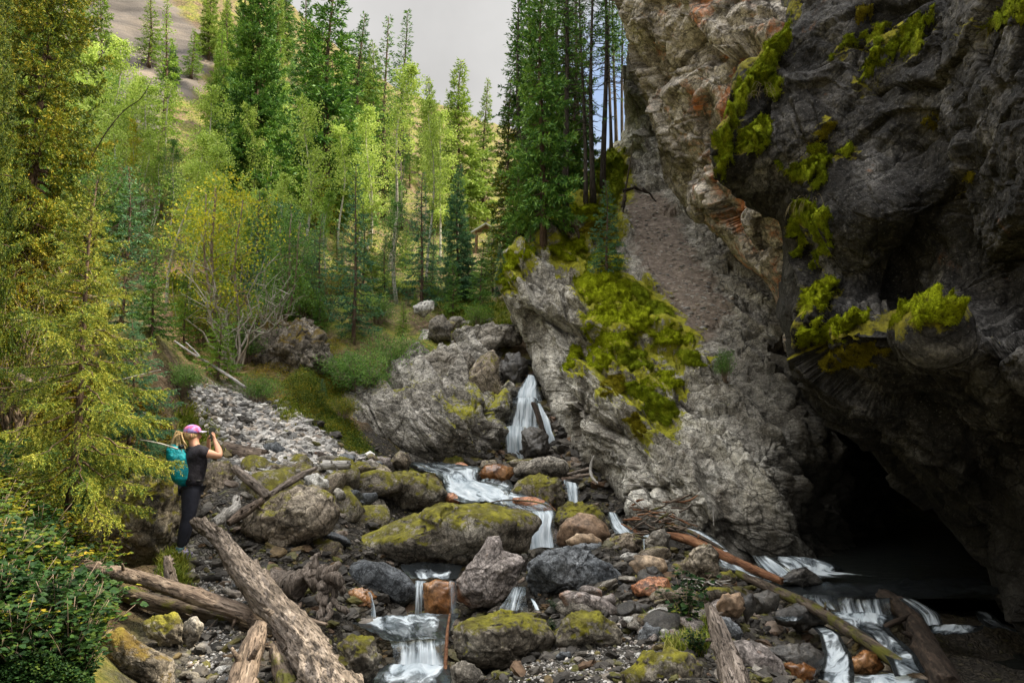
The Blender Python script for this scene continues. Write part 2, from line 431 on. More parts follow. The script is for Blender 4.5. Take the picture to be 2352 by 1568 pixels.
# ================================================================== ground
gc = [(0,1568,4.6),(-300,1568,4.6),(150,1500,5.0),(300,1568,5.2),(450,1568,6.3),(450,1400,8),(450,1300,9.3),(405,1282,9.5),(560,1300,9.3),(600,1568,6.2),
 (200,1400,7.4),(330,1330,8.6),(0,1300,6),(-400,1200,6),(0,1100,8),(200,1180,10.6),(330,1240,10.8),(150,950,11.5),(0,900,11),(300,950,11.5),(-400,800,11),
 (430,1180,10.8),(500,1050,12.5),(620,1070,12.5),(700,1150,11.5),(760,1230,10.8),
 (650,960,15),(560,920,15),(700,1010,14.2),(800,1050,14),
 (450,850,16),(450,720,20),(450,620,23),(600,850,17.5),(700,760,20),(750,880,17.5),(850,750,21),(950,720,23),(1100,740,23),(1150,770,21),(1000,680,27),(800,640,27),(600,620,25),(300,600,24),(100,500,26),(-300,400,28),
 (1190,850,19.5),(1215,880,19.0),(1000,820,19.5),(850,850,18.5),
 (1100,600,36),(1000,560,42),(1000,420,65),(800,400,50),(900,330,75),(1080,370,85),(600,350,42),(400,300,38),(300,100,48),(100,100,46),(400,0,55),(550,0,62),(200,-200,60),(-300,0,50),(700,150,65),(850,230,85),
 (1200,580,40),(1400,540,45),(1400,520,80),(1500,500,120),(1700,600,50),(2352,650,50),
 (1215,1080,16.6),(1100,1095,15.8),(950,1095,15.5),(1000,1155,14.3),(1200,1215,13.2),(1240,1285,12.2),(1120,1285,11.8),(950,1345,10.8),(950,1440,9.3),(940,1520,8.3),(950,1590,7.2),(1100,1590,7.0),
 (1250,1568,6.5),(1400,1540,6.9),(1300,1450,8.2),(1500,1500,7.2),(1600,1568,6),(1500,1350,9.3),(1600,1400,8.5),(1350,1260,11),
 (1500,1260,12.3),(1650,1310,11.5),(1800,1370,10.8),(2000,1420,10),(1900,1540,8.3),(2100,1600,7.2),(2352,1600,7.2),(2000,1230,17)]
gx, gy, gz = [], [], []
for u_, v_, Y_ in gc:
    p = P(u_, v_, Y_); gx.append(p[0]); gy.append(p[1]); gz.append(p[2])
for p in [(7,11,-3),(12,14,-3.2),(8,5,-3.0),(0,0.5,-2.1),(-3.2,1.5,-1.7),(3,2.2,-2.6),(-12,2,0),(-9,6,0.2),(0,-20,-3),(40,0,0),(-60,0,25),(-60,60,50),(-110,60,80),(120,60,20),(0,200,75),(100,200,45),(-110,200,110),
          (18,24,8),(30,30,30),(12,9,2.5),(15,12,5),(17,17,6),(11,5,0.5),(20,10,15),(24,20,18),(-20,-30,0),(60,20,8)]:
    gx.append(p[0]); gy.append(p[1]); gz.append(p[2])
def warp(x, y):   # interpolate in a compressed space, near detail is finer than far detail
    r = np.sqrt(x*x+(y+2)**2)+1e-6; k = np.log1p(r/6.0)/r
    return np.stack([x*k, (y+2)*k], -1)
_G = RBF(warp(np.array(gx), np.array(gy)), gz, 0.02)
def hbase(x, y): return _G(warp(np.asarray(x, float).ravel(), np.asarray(y, float).ravel()))
def hgt(x, y):
    x = np.asarray(x, float).ravel(); y = np.asarray(y, float).ravel(); z = hbase(x, y)
    r = np.hypot(x, y)
    q = np.stack([x, y, 0*x], -1)
    z = z + 0.10*np.clip(r/9, 0.4, 3)*fbm(q*0.7, 5, 3) + np.clip((r-20)/60, 0, 1)*2.0*fbm(q*0.09, 4, 11)
    z = z + 0.05*facet(np.stack([x, y, z], -1)*2.2, 5)
    return z
def ground_hit(u, v, y0=3.0, y1=150.0, base=True):
    Y = np.geomspace(y0, y1, 700); p = P(np.full(700, u), np.full(700, v), Y)
    h = (hbase if base else hgt)(p[:, 0], p[:, 1]); k = np.nonzero(h > p[:, 2])[0]
    if len(k) == 0 or k[0] == 0: return None
    i = k[0]; a = p[i-1, 2]-h[i-1]; b = h[i]-p[i, 2]; t = a/(a+b+1e-9)
    return p[i-1]*(1-t)+p[i]*t
ny, nx = 620, 620
ys = np.concatenate([np.linspace(-40, 2, 30), np.geomspace(2.2, 60, 470), np.geomspace(60.5, 260, 120)])
t_ = np.linspace(-1, 1, nx); xs = np.sinh(t_*3.9)/np.sinh(3.9)*170
X, Yg = np.meshgrid(xs, ys); Z = hgt(X, Yg)
# far beyond, the slopes level out
gv = np.stack([X.ravel(), Yg.ravel(), Z], -1)
# zones of the ground: pale scree, warm duff, green ground
rel = gv.copy()
def project(p):
    c, s_ = math.cos(TILT), math.sin(TILT)
    d = p[:, 1]*c+p[:, 2]*s_; upc = -p[:, 1]*s_+p[:, 2]*c
    d = np.where(np.abs(d) < 0.05, 0.05, d)
    return 1176+F*p[:, 0]/d, 784-F*upc/d, d
def zone(uvpoly, Y0, Y1, pts, soft=1.2):
    """weight of a ground area marked by its corner points on the ground"""
    cor = []
    for u, v in uvpoly:
        h = ground_hit(u, v)
        cor.append(h[:2] if h is not None else P(u, v, Y1)[:2])
    return np.clip(poly_dist(cor, pts[:, :2])/soft*0.5+0.5, 0, 1)
scree = zone([(430,1000),(560,915),(640,930),(720,985),(800,1045),(800,1090),(600,1120),(520,1060)], 0, 20, gv, 0.8)
scree = np.maximum(scree, 0.75*zone([(400,880),(500,860),(600,900),(560,960),(440,980)], 0, 20, gv, 0.8))
scree = np.maximum(scree, zone([(400,1280),(540,1290),(620,1440),(640,1568),(430,1568),(430,1430)], 0, 20, gv, 0.4))
scree = np.maximum(scree, 0.9*zone([(1180,1568),(1300,1470),(1480,1480),(1600,1568)], 0, 20, gv, 0.4))
rockz = zone([(150,-150),(330,-40),(430,30),(490,110),(440,180),(380,230),(330,330),(180,260),(120,100)], 0, 60, gv, 3.0)
warm = zone([(360,620),(480,600),(560,650),(540,720),(640,760),(560,860),(420,840),(380,700)], 0, 25, gv, 1.0)
bed = zone([(420,1000),(560,905),(700,940),(820,1030),(1180,1060),(1400,1100),(1650,1260),(2500,1300),(2600,1800),(300,1800),(330,1350),(420,1250)], 0, 20, gv, 0.8)
bed = np.maximum(bed, zone([(1150,830),(1240,830),(1300,960),(1450,1120),(1100,1100),(1150,960)], 0, 20, gv, 0.4))
bed = np.maximum(bed, 0.8*zone([(800,1000),(860,960),(960,1080),(820,1080)], 0, 20, gv, 0.4))
wet = np.clip(1-np.abs(gv[:, 2]+2.6)/1.3, 0, 1)*(gv[:, 1] < 18)*(gv[:, 0] > -4)
s = NT('forest_ground'); v = s.coords(False)
n1 = s.noise(v, 0.8, 8, 0.65); n2 = s.noise(v, 6, 8, 0.7)
duff = s.ramp(n2, [(0.3, (0.028, 0.018, 0.010)), (0.5, (0.11, 0.075, 0.042)), (0.7, (0.26, 0.19, 0.12))])
green = s.ramp(n2, [(0.3, (0.03, 0.035, 0.008)), (0.5, (0.12, 0.13, 0.02)), (0.7, (0.30, 0.24, 0.05))])
col = s.mix(s.ramp(n1, [(0.42, 0.0), (0.58, 1.0)]), duff, green)
wn = s.n('ShaderNodeTexNoise'); s.l(v, wn.inputs['Vector']); wn.inputs['Scale'].default_value = 5; wn.inputs['Detail'].default_value = 4
wv = s.n('ShaderNodeVectorMath', operation='MULTIPLY_ADD'); s.l(wn.outputs['Color'], wv.inputs[0]); wv.inputs[1].default_value = (0.22, 0.22, 0.22); s.l(v, wv.inputs[2]); wvo = wv.outputs[0]
vo = s.vor(wvo, 13, 'F1', 'Color'); sepc = s.n('ShaderNodeSeparateColor'); s.l(vo, sepc.inputs[0])
stone = s.ramp(sepc.outputs[0], [(0.1, (0.16, 0.15, 0.135)), (0.5, (0.36, 0.34, 0.31)), (0.9, (0.58, 0.55, 0.50))])
ed = s.vor(wvo, 13, 'DISTANCE_TO_EDGE'); stone = s.mix(s.ramp(ed, [(0.0, 0.75), (0.12, 0.0)]), stone, (0.03, 0.027, 0.022))
col = s.mix(s.ramp(s.math('ADD', s.attr('scree'), s.math('MULTIPLY', s.math('SUBTRACT', n1, 0.5), 0.7)), [(0.4, 0.0), (0.6, 1.0)]), col, stone)
col = s.mix(s.ramp(s.math('ADD', s.attr('warm'), s.math('MULTIPLY', s.math('SUBTRACT', n2, 0.5), 0.9)), [(0.4, 0.0), (0.6, 0.9)]), col, s.ramp(s.noise(v, 9, 6), [(0.3, (0.20, 0.10, 0.04)), (0.6, (0.46, 0.30, 0.16)), (0.8, (0.50, 0.36, 0.08))]))
vv = s.rotv(v, (0.3, 0.5, 0.2), (0.25, 0.25, 1.6))
bedc = s.mix(s.ramp(ed, [(0.0, 0.9), (0.16, 0.0)]), s.ramp(sepc.outputs[1], [(0.1, (0.05, 0.045, 0.038)), (0.5, (0.08, 0.073, 0.062)), (0.8, (0.11, 0.09, 0.065)), (1.0, (0.09, 0.09, 0.025))]), (0.03, 0.026, 0.022))
col = s.mix(s.ramp(s.math('ADD', s.attr('bed'), s.math('MULTIPLY', s.math('SUBTRACT', n1, 0.5), 0.6)), [(0.4, 0.0), (0.6, 1.0)]), col, s.mix(s.math('MULTIPLY', s.attr('scree'), 0.8), bedc, stone))
cl = s.ramp(s.noise(vv, 0.5, 9, 0.65, 0.3), [(0.3, (0.045, 0.04, 0.037)), (0.5, (0.12, 0.105, 0.095)), (0.7, (0.23, 0.19, 0.155))])
col = s.mix(s.ramp(s.math('ADD', s.attr('rockz'), s.math('MULTIPLY', s.math('SUBTRACT', s.noise(v, 0.3, 5), 0.5), 0.9)), [(0.4, 0.0), (0.55, 1.0)]), col, cl)
col = s.mix(s.math('MULTIPLY', s.attr('wet'), 0.75), col, s.mix(n2, (0.012, 0.010, 0.008), (0.06, 0.05, 0.035)))
h = s.math('ADD', s.math('MULTIPLY', n2, 0.5), s.math('MULTIPLY', s.math('MULTIPLY', s.ramp(ed, [(0, 0), (0.25, 1)]), s.math('MAXIMUM', s.attr('scree'), s.attr('bed'))), 0.5))
gm = s.done(s.bsdf(col, 0.9, s.bump(h, 0.9, 0.12), spec=0.2))
ground = mk('ground', gv, grid_faces(nx, ny), gm, attrs=dict(bed=bed, scree=scree, rockz=rockz, warm=warm, wet=wet))
tag(ground, kind='structure')

# ================================================================== cliffs
class Wall:
    """a rock wall: rows between a left and a right edge, distance from survey points, curled back at its edges and closed by thickness"""
    def __init__(s, name, mat, L, R, ctl, nu, nv, strata, amp, seed, curl=(0.9, 0.9), thick=3.0, zones=None, label='', cat='', fac=1.0, topcurl=True, parent=None, bands=None):
        L = np.array(L, float); R = np.array(R, float); ctl = np.array(ctl, float)
        rb = RBF(ctl[:, :2], ctl[:, 2], 0.03)
        v0, v1 = L[0, 0], L[-1, 0]
        vv = np.linspace(v0, v1, nv)
        l = np.interp(vv, L[:, 0], L[:, 1]); r = np.interp(vv, R[:, 0], R[:, 1])
        t = np.linspace(0, 1, nu)
        U = l[:, None]+(r-l)[:, None]*t[None]; V = np.repeat(vv[:, None], nu, 1)
        q = np.stack([U.ravel(), V.ravel()], -1)
        Y = rb(q)
        w = (r-l)[:, None]*np.ones(nu)[None]
        def cur(d, c, px):   # distance from edge (px) -> rounding away from the viewer
            k = np.clip(d/px, 0, 1); return c*(1-np.sqrt(np.clip(1-(1-k)**2, 0, 1)))
        dl = (U-l[:, None]).ravel(); dr_ = (r[:, None]-U).ravel()
        Y = Y+cur(dl, curl[0], 60)+cur(dr_, curl[1], 60)
        pts = P(q[:, 0], q[:, 1], Y)
        s.base0 = pts.copy()
        n = grid_normals(pts, nu, nv)
        if (n*pts).sum() > 0: n = -n
        R3 = np.array(Euler(strata[0]).to_matrix())
        sp = (pts @ R3.T)*np.array(strata[1])
        wob = 0.5*np.stack([fbm(pts*0.8, 3, seed+60), fbm(pts*0.8, 3, seed+61), fbm(pts*0.8, 3, seed+62)], -1)
        sp2 = sp+wob*0.25
        z = dict(zones(q[:, 0], q[:, 1], s.base0)) if zones else {}
        calm = 1-0.88*np.clip(z.get('dirt', 0*Y)*1.3, 0, 1)
        d = calm*amp*(0.45*fbm(pts*0.35, 3, seed)+fac*(0.70*facet(sp2*0.5, seed+1)+0.30*facet(sp2*1.15+5, seed+2)+0.11*facet(sp2*3.1+9, seed+3)+0.04*facet(sp2*8, seed+4)+0.018*facet(sp2*19, seed+6))+0.045*fbm(sp2*2.2, 6, seed+5, gain=0.6))
        s.base = pts.copy(); s.nrm = n
        if bands:   # beds standing on edge: ledges that follow the dip of the rock
            bvec, per, bamp = bands; pc_ = pts @ np.array(bvec)+0.22*fbm(pts*0.5, 3, seed+31); k_ = np.floor(pc_/per); fr_ = pc_/per-k_
            rnd = ((np.sin(k_*12.9898+seed)*43758.5453) % 1.0); saw = np.where(fr_ < .85, fr_/.85, (1-fr_)/.15)
            d = d+calm*bamp*(saw-.5+0.9*(rnd-.5))
            pc2 = pc_*3.3+0.2*fbm(pts*1.5, 3, seed+32); f2_ = pc2/per-np.floor(pc2/per); d = d+calm*bamp*.22*(np.where(f2_ < .8, f2_/.8, (1-f2_)/.2)-.5)
        e = np.clip(np.minimum(dl, 400)/25, 0.25, 1)
        pts = pts+n*(d*e)[:, None]
        # thickness: a back sheet behind
        back = s.base.copy(); bdir = -n; bdir[:, 1] = np.abs(bdir[:, 1])+0.6; bdir /= np.linalg.norm(bdir, axis=1)[:, None]
        k = 6  # coarse back
        bi = np.arange(0, nv, k); bi = np.unique(np.append(bi, nv-1)); bj = np.unique(np.append(np.arange(0, nu, k), nu-1))
        nf = len(pts)
        inner = s.base.reshape(nv, nu, 3); cen = inner.mean((0, 1))
        bk = inner*(1+thick/inner[:, :, 1:2])+np.array([0.55*thick, 0, 0]); bk = bk+(bk.mean((0, 1))-bk)*0.05
        bkv = bk.reshape(-1, 3)
        # rim: sides only (the back is the shifted rim fan), keeps weight low
        rim = np.concatenate([np.arange(nu), np.arange(1, nv)*nu+nu-1, (nv-1)*nu+np.arange(nu-2, -1, -1), np.arange(nv-2, 0, -1)*nu])
        rb_ = bkv[rim]; m = len(rim); i = np.arange(m); j = (i+1) % m
        side = np.stack([rim[i], nf+i, nf+j, rim[j]], -1)
        bc = rb_.mean(0); allv = np.concatenate([pts, rb_, bc[None]])
        fan = np.stack([nf+i, np.full(m, nf+m), nf+j], -1)
        at = {k2: np.concatenate([a, np.zeros(m+1)]) for k2, a in z.items()}
        s.pts = pts; s.nu, s.nv = nu, nv
        gf = grid_faces(nu, nv)
        s.obj = mk(name, allv, [gf, side, fan], mat, parent, attrs=at)
        if label: tag(s.obj, label, cat)
        s.bvh = BVHTree.FromPolygons(pts.tolist(), gf.tolist())
    def hit(s, u, v):
        d = P(u, v, 1.0); h = s.bvh.ray_cast(Vector((0, 0, 0)), Vector(d).normalized())
        return (np.array(h[0]), np.array(h[1])) if h[0] is not None else (None, None)

def pz(poly, U, V, soft): return np.clip(poly_dist(poly, np.stack([U, V], -1))/soft+0.5, 0, 1)
DIRT = [(1450,430),(1520,440),(1550,490),(1590,570),(1650,660),(1690,740),(1650,740),(1620,800),(1570,745),(1510,680),(1465,600),(1455,540),(1435,470)]
MOSSC = [[(1250,500),(1350,455),(1345,360),(1430,335),(1445,440),(1430,520),(1440,620),(1480,680),(1590,790),(1560,960),(1480,960),(1400,930),(1390,850),(1300,850),(1330,700),(1310,600),(1250,560)],
         [(1130,560),(1250,530),(1260,590),(1190,620),(1150,680),(1125,660)], [(1560,770),(1650,830),(1700,960),(1680,1000),(1620,900),(1560,850)]]
def zc(U, V, p):
    yield 'dirt', pz(DIRT, U, V, 90)
    m = 0
    for k, a in zip(MOSSC, (0.56, 0.52, 0.34)): m = np.maximum(m, a*pz(k, U, V, 50))
    yield 'moss', np.maximum(m-0.20, near_pads(pads_c, tV, U, V, 0.62)-0.1)
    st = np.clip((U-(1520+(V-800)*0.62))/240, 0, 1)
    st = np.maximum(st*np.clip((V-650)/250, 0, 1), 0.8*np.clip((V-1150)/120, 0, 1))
    st = np.maximum(st, 0.75*np.clip((330-V)/80, 0, 1))  # shadow of the recess behind the slab, painted into the rock
    st = np.maximum(st, pz([(1860,960),(2060,1060),(2300,1320),(2400,1500),(1900,1500),(1780,1250),(1800,1100)], U, V, 120))  # cave darkness painted into the inner wall's colour
    yield 'stain_shade', st
pads_c = [([(1270,500),(1290,478),(1350,458),(1410,468),(1425,490),(1380,505),(1340,508),(1300,512)], .22, 'MB'),
 ([(1350,470),(1345,440),(1358,375),(1395,352),(1432,343),(1440,400),(1442,440),(1400,478)], .25, 'MD'),
 ([(1318,660),(1330,630),(1380,618),(1445,640),(1458,690),(1400,708),(1350,695)], .20, 'MB'),
 ([(1335,735),(1350,712),(1410,700),(1490,708),(1510,735),(1480,762),(1400,760),(1350,758)], .22, 'MB'),
 ([(1345,765),(1440,762),(1470,780),(1430,800),(1370,795)], .16, 'MB'),
 ([(1480,765),(1540,745),(1600,785),(1590,800),(1500,795)], .18, 'MB'),
 ([(1290,845),(1305,805),(1335,788),(1345,810),(1315,850)], .14, 'MB'),
 ([(1400,800),(1470,795),(1508,840),(1470,855),(1420,835)], .18, 'MD'),
 ([(1375,905),(1395,862),(1430,858),(1440,885),(1410,915)], .12, 'ML'),
 ([(1430,880),(1500,885),(1560,945),(1545,985),(1500,960),(1460,925)], .12, 'MD'),
 ([(1140,610),(1165,580),(1240,558),(1225,590),(1180,620),(1145,640)], .18, 'MB'),
 ([(1135,640),(1180,625),(1185,665),(1150,680)], .15, 'MD'),
 ([(1265,570),(1300,545),(1345,548),(1350,575),(1310,600),(1280,595)], .16, 'MB'),
 ([(1440,640),(1480,655),(1540,720),(1560,750),(1510,735),(1450,690)], .14, 'MD'),
 ([(1320,600),(1400,560),(1430,600),(1420,640),(1350,625)], .14, 'MD'),
 ([(1470,870),(1530,850),(1580,870),(1540,900),(1490,895)], .12, 'MB'),
 ([(1350,800),(1400,795),(1420,830),(1380,860),(1350,840)], .13, 'MB'),
 ([(1530,800),(1600,810),(1620,840),(1560,840)], .12, 'MD'),
 ([(1250,560),(1285,545),(1310,560),(1280,580)], .12, 'MB'),
 ([(1430,960),(1470,950),(1500,985),(1460,1000)], .10, 'ML'),
 ([(1330,520),(1400,505),(1430,530),(1410,560),(1350,548)], .14, 'ML')]
pads_b = [([(470,-20),(505,0),(495,230),(440,300),(455,430),(400,470),(370,410),(320,470),(260,570),(240,600),(235,700),(222,850),(190,810),(150,780),(150,660),(230,520),(270,380),(360,250),(455,150)], .24, 'MD', 'long drape of green moss over the edge of the crag'),
 ([(240,640),(255,600),(300,580),(370,580),(412,610),(395,680),(335,705),(265,700)], .26, 'MD', 'round moss dome'),
 ([(420,765),(440,742),(465,745),(478,785),(440,802)], .12, 'MD', None),
 ([(470,800),(520,750),(570,708),(620,700),(690,715),(655,780),(600,835),(560,835),(510,815)], .22, 'MD', None),
 ([(600,850),(620,800),(665,785),(665,820),(620,870)], .12, 'MD', None),
 ([(698,690),(780,652),(800,690),(775,745),(720,732)], .16, 'MD', None),
 ([(480,1050),(500,970),(560,925),(630,960),(690,1010),(680,1085),(620,1110),(560,1120),(530,1175),(500,1150)], .26, 'MD', 'bulging green moss cushion under a tuft of dry grass'),
 ([(585,1200),(620,1130),(700,1092),(690,1150),(640,1222),(600,1232)], .16, 'MD', None),
 ([(525,1410),(575,1310),(680,1258),(715,1300),(640,1400),(560,1455)], .18, 'MB', None),
 ([(530,1530),(560,1485),(630,1472),(625,1520),(590,1575),(545,1575)], .20, 'MB', None),
 ([(600,1530),(700,1455),(830,1395),(852,1450),(780,1505),(700,1575),(610,1575)], .22, 'MB', 'bright yellow-green moss roll on the ledge'),
 ([(915,1390),(980,1310),(1060,1295),(1150,1340),(1250,1385),(1290,1450),(1180,1488),(1080,1485),(1040,1440),(950,1495),(910,1445)], .22, 'MB', 'wide bright moss bank on the ledge'),
 ([(785,390),(850,285),(945,190),(1060,85),(1150,38),(1145,110),(1090,185),(1000,215),(900,310),(860,365),(800,410)], .24, 'MD', 'long diagonal moss ridge high on the crag'),
 ([(985,250),(1040,195),(1100,190),(1095,240),(1020,290)], .16, 'MD', None),
 ([(685,250),(720,185),(790,165),(790,210),(710,270)], .16, 'MD', None),
 ([(800,200),(880,125),(965,105),(905,185),(830,215)], .14, 'MD', None),
 ([(1280,210),(1400,125),(1480,45),(1580,-10),(1600,120),(1450,155),(1340,175)], .22, 'MD', None),
 ([(1180,885),(1300,810),(1330,775),(1325,815),(1225,885)], .10, 'ML', None),
 ([(1050,585),(1120,538),(1165,545),(1170,580),(1090,600)], .12, 'ML', None),
 ([(800,60),(860,40),(880,90),(820,110)], .12, 'ML', None),
 ([(590,640),(650,590),(690,560),(690,600),(640,660)], .12, 'ML', None)]
pads_b2 = [([(640,95),(700,20),(840,0),(950,50),(880,105),(760,120),(690,145)], .16, 'ML', None)]

def near_pads(lst, conv, U, V, a, soft=34.0):
    m = np.zeros(len(U))
    for e in lst: 
        pl = np.array([conv(*p) for p in e[0]]); lo, hi = pl.min(0)-60, pl.max(0)+60
        k = (U > lo[0]) & (U < hi[0]) & (V > lo[1]) & (V < hi[1])
        if k.any(): m[k] = np.maximum(m[k], a*np.clip(poly_dist(pl, np.stack([U[k], V[k]], -1))/soft+1.0, 0, 1))
    return m
ROCKA = dict(dark=(0.13, 0.115, 0.092), mid=(0.36, 0.34, 0.295), light=(0.62, 0.60, 0.54))
MOSSY = ((0.10, 0.09, 0.006), (0.30, 0.30, 0.012), (0.48, 0.44, 0.02))
m_spur = rock_mat('pale_limestone', **ROCKA, moss=0.0, con=0.75, moss_cols=MOSSY, sc=0.9, attrs=('dirt', 'moss', 'stain_shade', 'streak'), strata=((0.3, -0.75, 0), (0.9, 0.9, 1.4)), bump=0.9)
Lc = [(150,1440),(230,1433),(320,1425),(338,1402),(370,1362),(440,1345),(470,1312),(490,1275),(520,1250),(548,1190),(575,1148),(640,1134),(700,1158),(780,1192),(850,1213),(900,1233),(960,1258),(1000,1288),(1060,1308),(1085,1372),(1120,1398),(1160,1425),(1200,1470),(1250,1600),(1290,1660),(1330,1700),(1400,1700)]
Rc = [(150,1560),(320,1600),(400,1640),(600,1830),(700,1900),(900,2000),(1000,2150),(1200,2420),(1400,2500)]
Cc = [(1440,160,26),(1430,330,28),(1560,160,25),(1400,345,28),(1362,380,26),(1500,390,26),(1275,495,21),(1148,580,19.5),(1134,640,19),(1180,760,18.3),(1215,860,17.6),(1250,950,16.8),(1300,1050,16),(1380,1095,15),(1470,1200,13.6),(1640,1270,12.8),(1700,1330,12.6),
      (1350,460,23.5),(1430,450,25),(1450,540,22),(1550,480,23.5),(1560,620,19.5),(1640,700,17.6),(1700,800,16.5),(1650,600,20),(1800,760,16.2),
      (1290,570,20),(1380,650,18.3),(1400,720,17.4),(1470,700,18),(1250,700,18.2),(1330,800,17),(1450,780,16.4),(1530,800,16),(1300,950,16.3),(1400,860,15.9),(1500,900,15.0),(1600,850,15.4),(1400,980,15.0),(1600,1000,13.9),(1700,950,14.3),
      (1450,1080,14),(1600,1120,13.0),(1750,1080,12.9),(1800,1000,13.6),(1850,1050,14.0),(1850,900,15.5),(1800,1150,12.9),(1900,1200,14.0),(2000,1150,17),(2200,1200,21),(2400,1300,24),(1850,1330,12.9),(2100,1350,18),(2400,1400,24)]
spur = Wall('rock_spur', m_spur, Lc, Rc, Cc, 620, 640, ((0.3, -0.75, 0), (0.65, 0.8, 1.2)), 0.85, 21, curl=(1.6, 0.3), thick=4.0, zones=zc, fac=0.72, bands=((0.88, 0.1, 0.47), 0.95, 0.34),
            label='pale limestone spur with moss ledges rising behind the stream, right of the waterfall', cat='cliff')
La = [(-900,1250),(-400,1340),(0,1413),(66,1431),(101,1441),(166,1440),(191,1456),(252,1486),(327,1512),(393,1522),(433,1535),(474,1565),(509,1612),(554,1663),(605,1703),(655,1763),(726,1786),(820,1815)]
Ra = [(-900,2300),(-400,2050),(0,1930),(130,1880),(333,1800),(428,1820),(480,1880),(700,1900),(820,1890)]
Ca = [(1413,0,19),(1340,-400,22),(1440,150,19),(1522,393,18.3),(1612,509,16.5),(1763,655,14),(1800,800,14),(1500,0,17),(1600,0,15.5),(1750,0,14),(1900,0,13.5),(1600,200,15.2),(1700,150,13.8),(1540,250,17),(1600,400,15.3),(1700,400,13.3),(1680,500,13.8),(1800,600,13.2),(1700,-400,15),(2000,-400,13),(1600,-800,19),(2200,-800,13),(1880,750,14)]
def za(U, V, p):
    yield 'moss', -0.35+0*U
    yield 'lich', 0.11*np.clip((U-1430-(V*0.25))/120, 0, 1)
    yield 'stain_shade', 0.7*np.clip(1-(U-np.interp(V, [a[0] for a in La], [a[1] for a in La]))/70, 0, 1)*np.clip((V-60)/80, 0, 1)*np.clip((430-V)/60, 0, 1)  # darker along the slab's left edge, beside the recess
m_slab = rock_mat('lichened_limestone', dark=(0.14, 0.12, 0.10), mid=(0.36, 0.325, 0.28), light=(0.60, 0.56, 0.50), moss=0.0, con=0.8, lichen=0.85, sc=0.8, attrs=('moss', 'stain_shade', 'lich', 'streak'), strata=((0.2, -0.9, 0), (0.9, 0.9, 1.3)), bump=0.8)
slab = Wall('overhanging_cliff', m_slab, La, Ra, Ca, 330, 640, ((0.2, -0.9, 0), (0.6, 0.8, 1.2)), 0.75, 41, curl=(1.3, 0.3), thick=6.0, zones=za, fac=0.85, bands=((0.77, 0.1, 0.64), 1.4, 0.34),
            label='grey overhanging cliff face with orange lichen patches above the dirt gully', cat='cliff')
Lb = [(-900,1800),(-300,1830),(0,1800),(76,1796),(126,1745),(191,1700),(262,1680),(333,1640),(373,1637),(428,1663),(462,1708),(490,1740),(510,1780),(564,1789),(655,1784),(731,1786),(770,1804),(896,1843),(957,1883),(1022,1979),(1102,2039),(1163,2114),(1223,2165),(1273,2215),(1308,2260),(1374,2280),(1434,2315),(1500,2360),(1600,2400)]
Rb = [(-900,3300),(1000,3100),(1600,3000)]
Cb = [(1800,-300,12),(1800,0,11),(1640,370,10.6),(1700,480,11.2),(1790,560,11.2),(1790,720,10.9),(1850,900,11),(1980,1022,11.6),(2114,1163,10.8),(2260,1308,9.7),(2360,1480,8.2),
      (1900,200,9.6),(1950,60,9.3),(2050,100,8.9),(2100,250,8.5),(2100,0,8.6),(2352,100,6.8),(1900,400,9.4),(1760,330,9.9),(2100,350,8.6),(2352,400,7.0),(1850,480,9.8),(1900,560,9.4),(2050,500,8.4),(2130,600,8.6),(2060,650,8.9),(2240,650,8.0),(1950,700,8.7),(1850,740,9.3),(1960,740,8.2),(2120,700,7.5),(2200,740,7.1),(2250,700,7.8),(2352,780,6.5),
      (1900,850,9.2),(2000,850,8.4),(2150,850,7.6),(2352,950,6.9),(1980,950,9.6),(2150,1050,9.0),(2250,950,7.7),(2352,1100,8.1),(2352,1300,8.2),(2200,1170,9.7),(2700,400,5.0),(3100,800,4.5),(2700,1200,6.2),(3000,1550,6.0),(2600,-500,6),(3200,-800,7),(2000,-800,12)]
def zb(U, V, p):
    yield 'moss', -0.20+0.10*np.clip((500-V)/300, 0, 1)*np.clip((2150-U)/150, 0, 1)+near_pads(pads_b, tC, U, V, 0.50)+0.24*pz([(1800,770),(2000,700),(2280,700),(2352,760),(2300,800),(2150,850),(1990,870),(1850,860)], U, V, 60)
    ex = pz([(1780,700),(1850,760),(1900,860),(1860,930),(1790,860)], U, V, 60)  # rock by the cave edge darkened in colour to deepen its shade
    roof = np.interp(U, [1800,1880,2000,2150,2352,3000], [840,900,960,1010,1060,1150])  # below this line the overhang's shade is painted into its underside
    yield 'stain_shade', np.maximum(np.maximum(np.clip((V-roof)/120, 0, 1)*0.55, 0.9*ex), 0.6*pz([(1700,430),(1780,520),(1790,700),(1830,600),(1900,520),(1850,440)], U, V, 60))
m_dark = rock_mat('dark_conglomerate', dark=(0.006, 0.0055, 0.005), mid=(0.034, 0.032, 0.030), light=(0.19, 0.182, 0.175), moss=0.0, moss_cols=((0.05, 0.04, 0.004), (0.20, 0.18, 0.010), (0.34, 0.31, 0.015)), rust=-0.25, sc=1.1, attrs=('moss', 'stain_shade', 'streak'), bump=1.0)
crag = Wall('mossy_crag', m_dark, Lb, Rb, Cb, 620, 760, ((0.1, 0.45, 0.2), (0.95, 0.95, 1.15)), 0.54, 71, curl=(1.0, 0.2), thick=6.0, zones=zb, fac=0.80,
            label='dark mossy crag overhanging the black cave mouth at the right', cat='cliff')

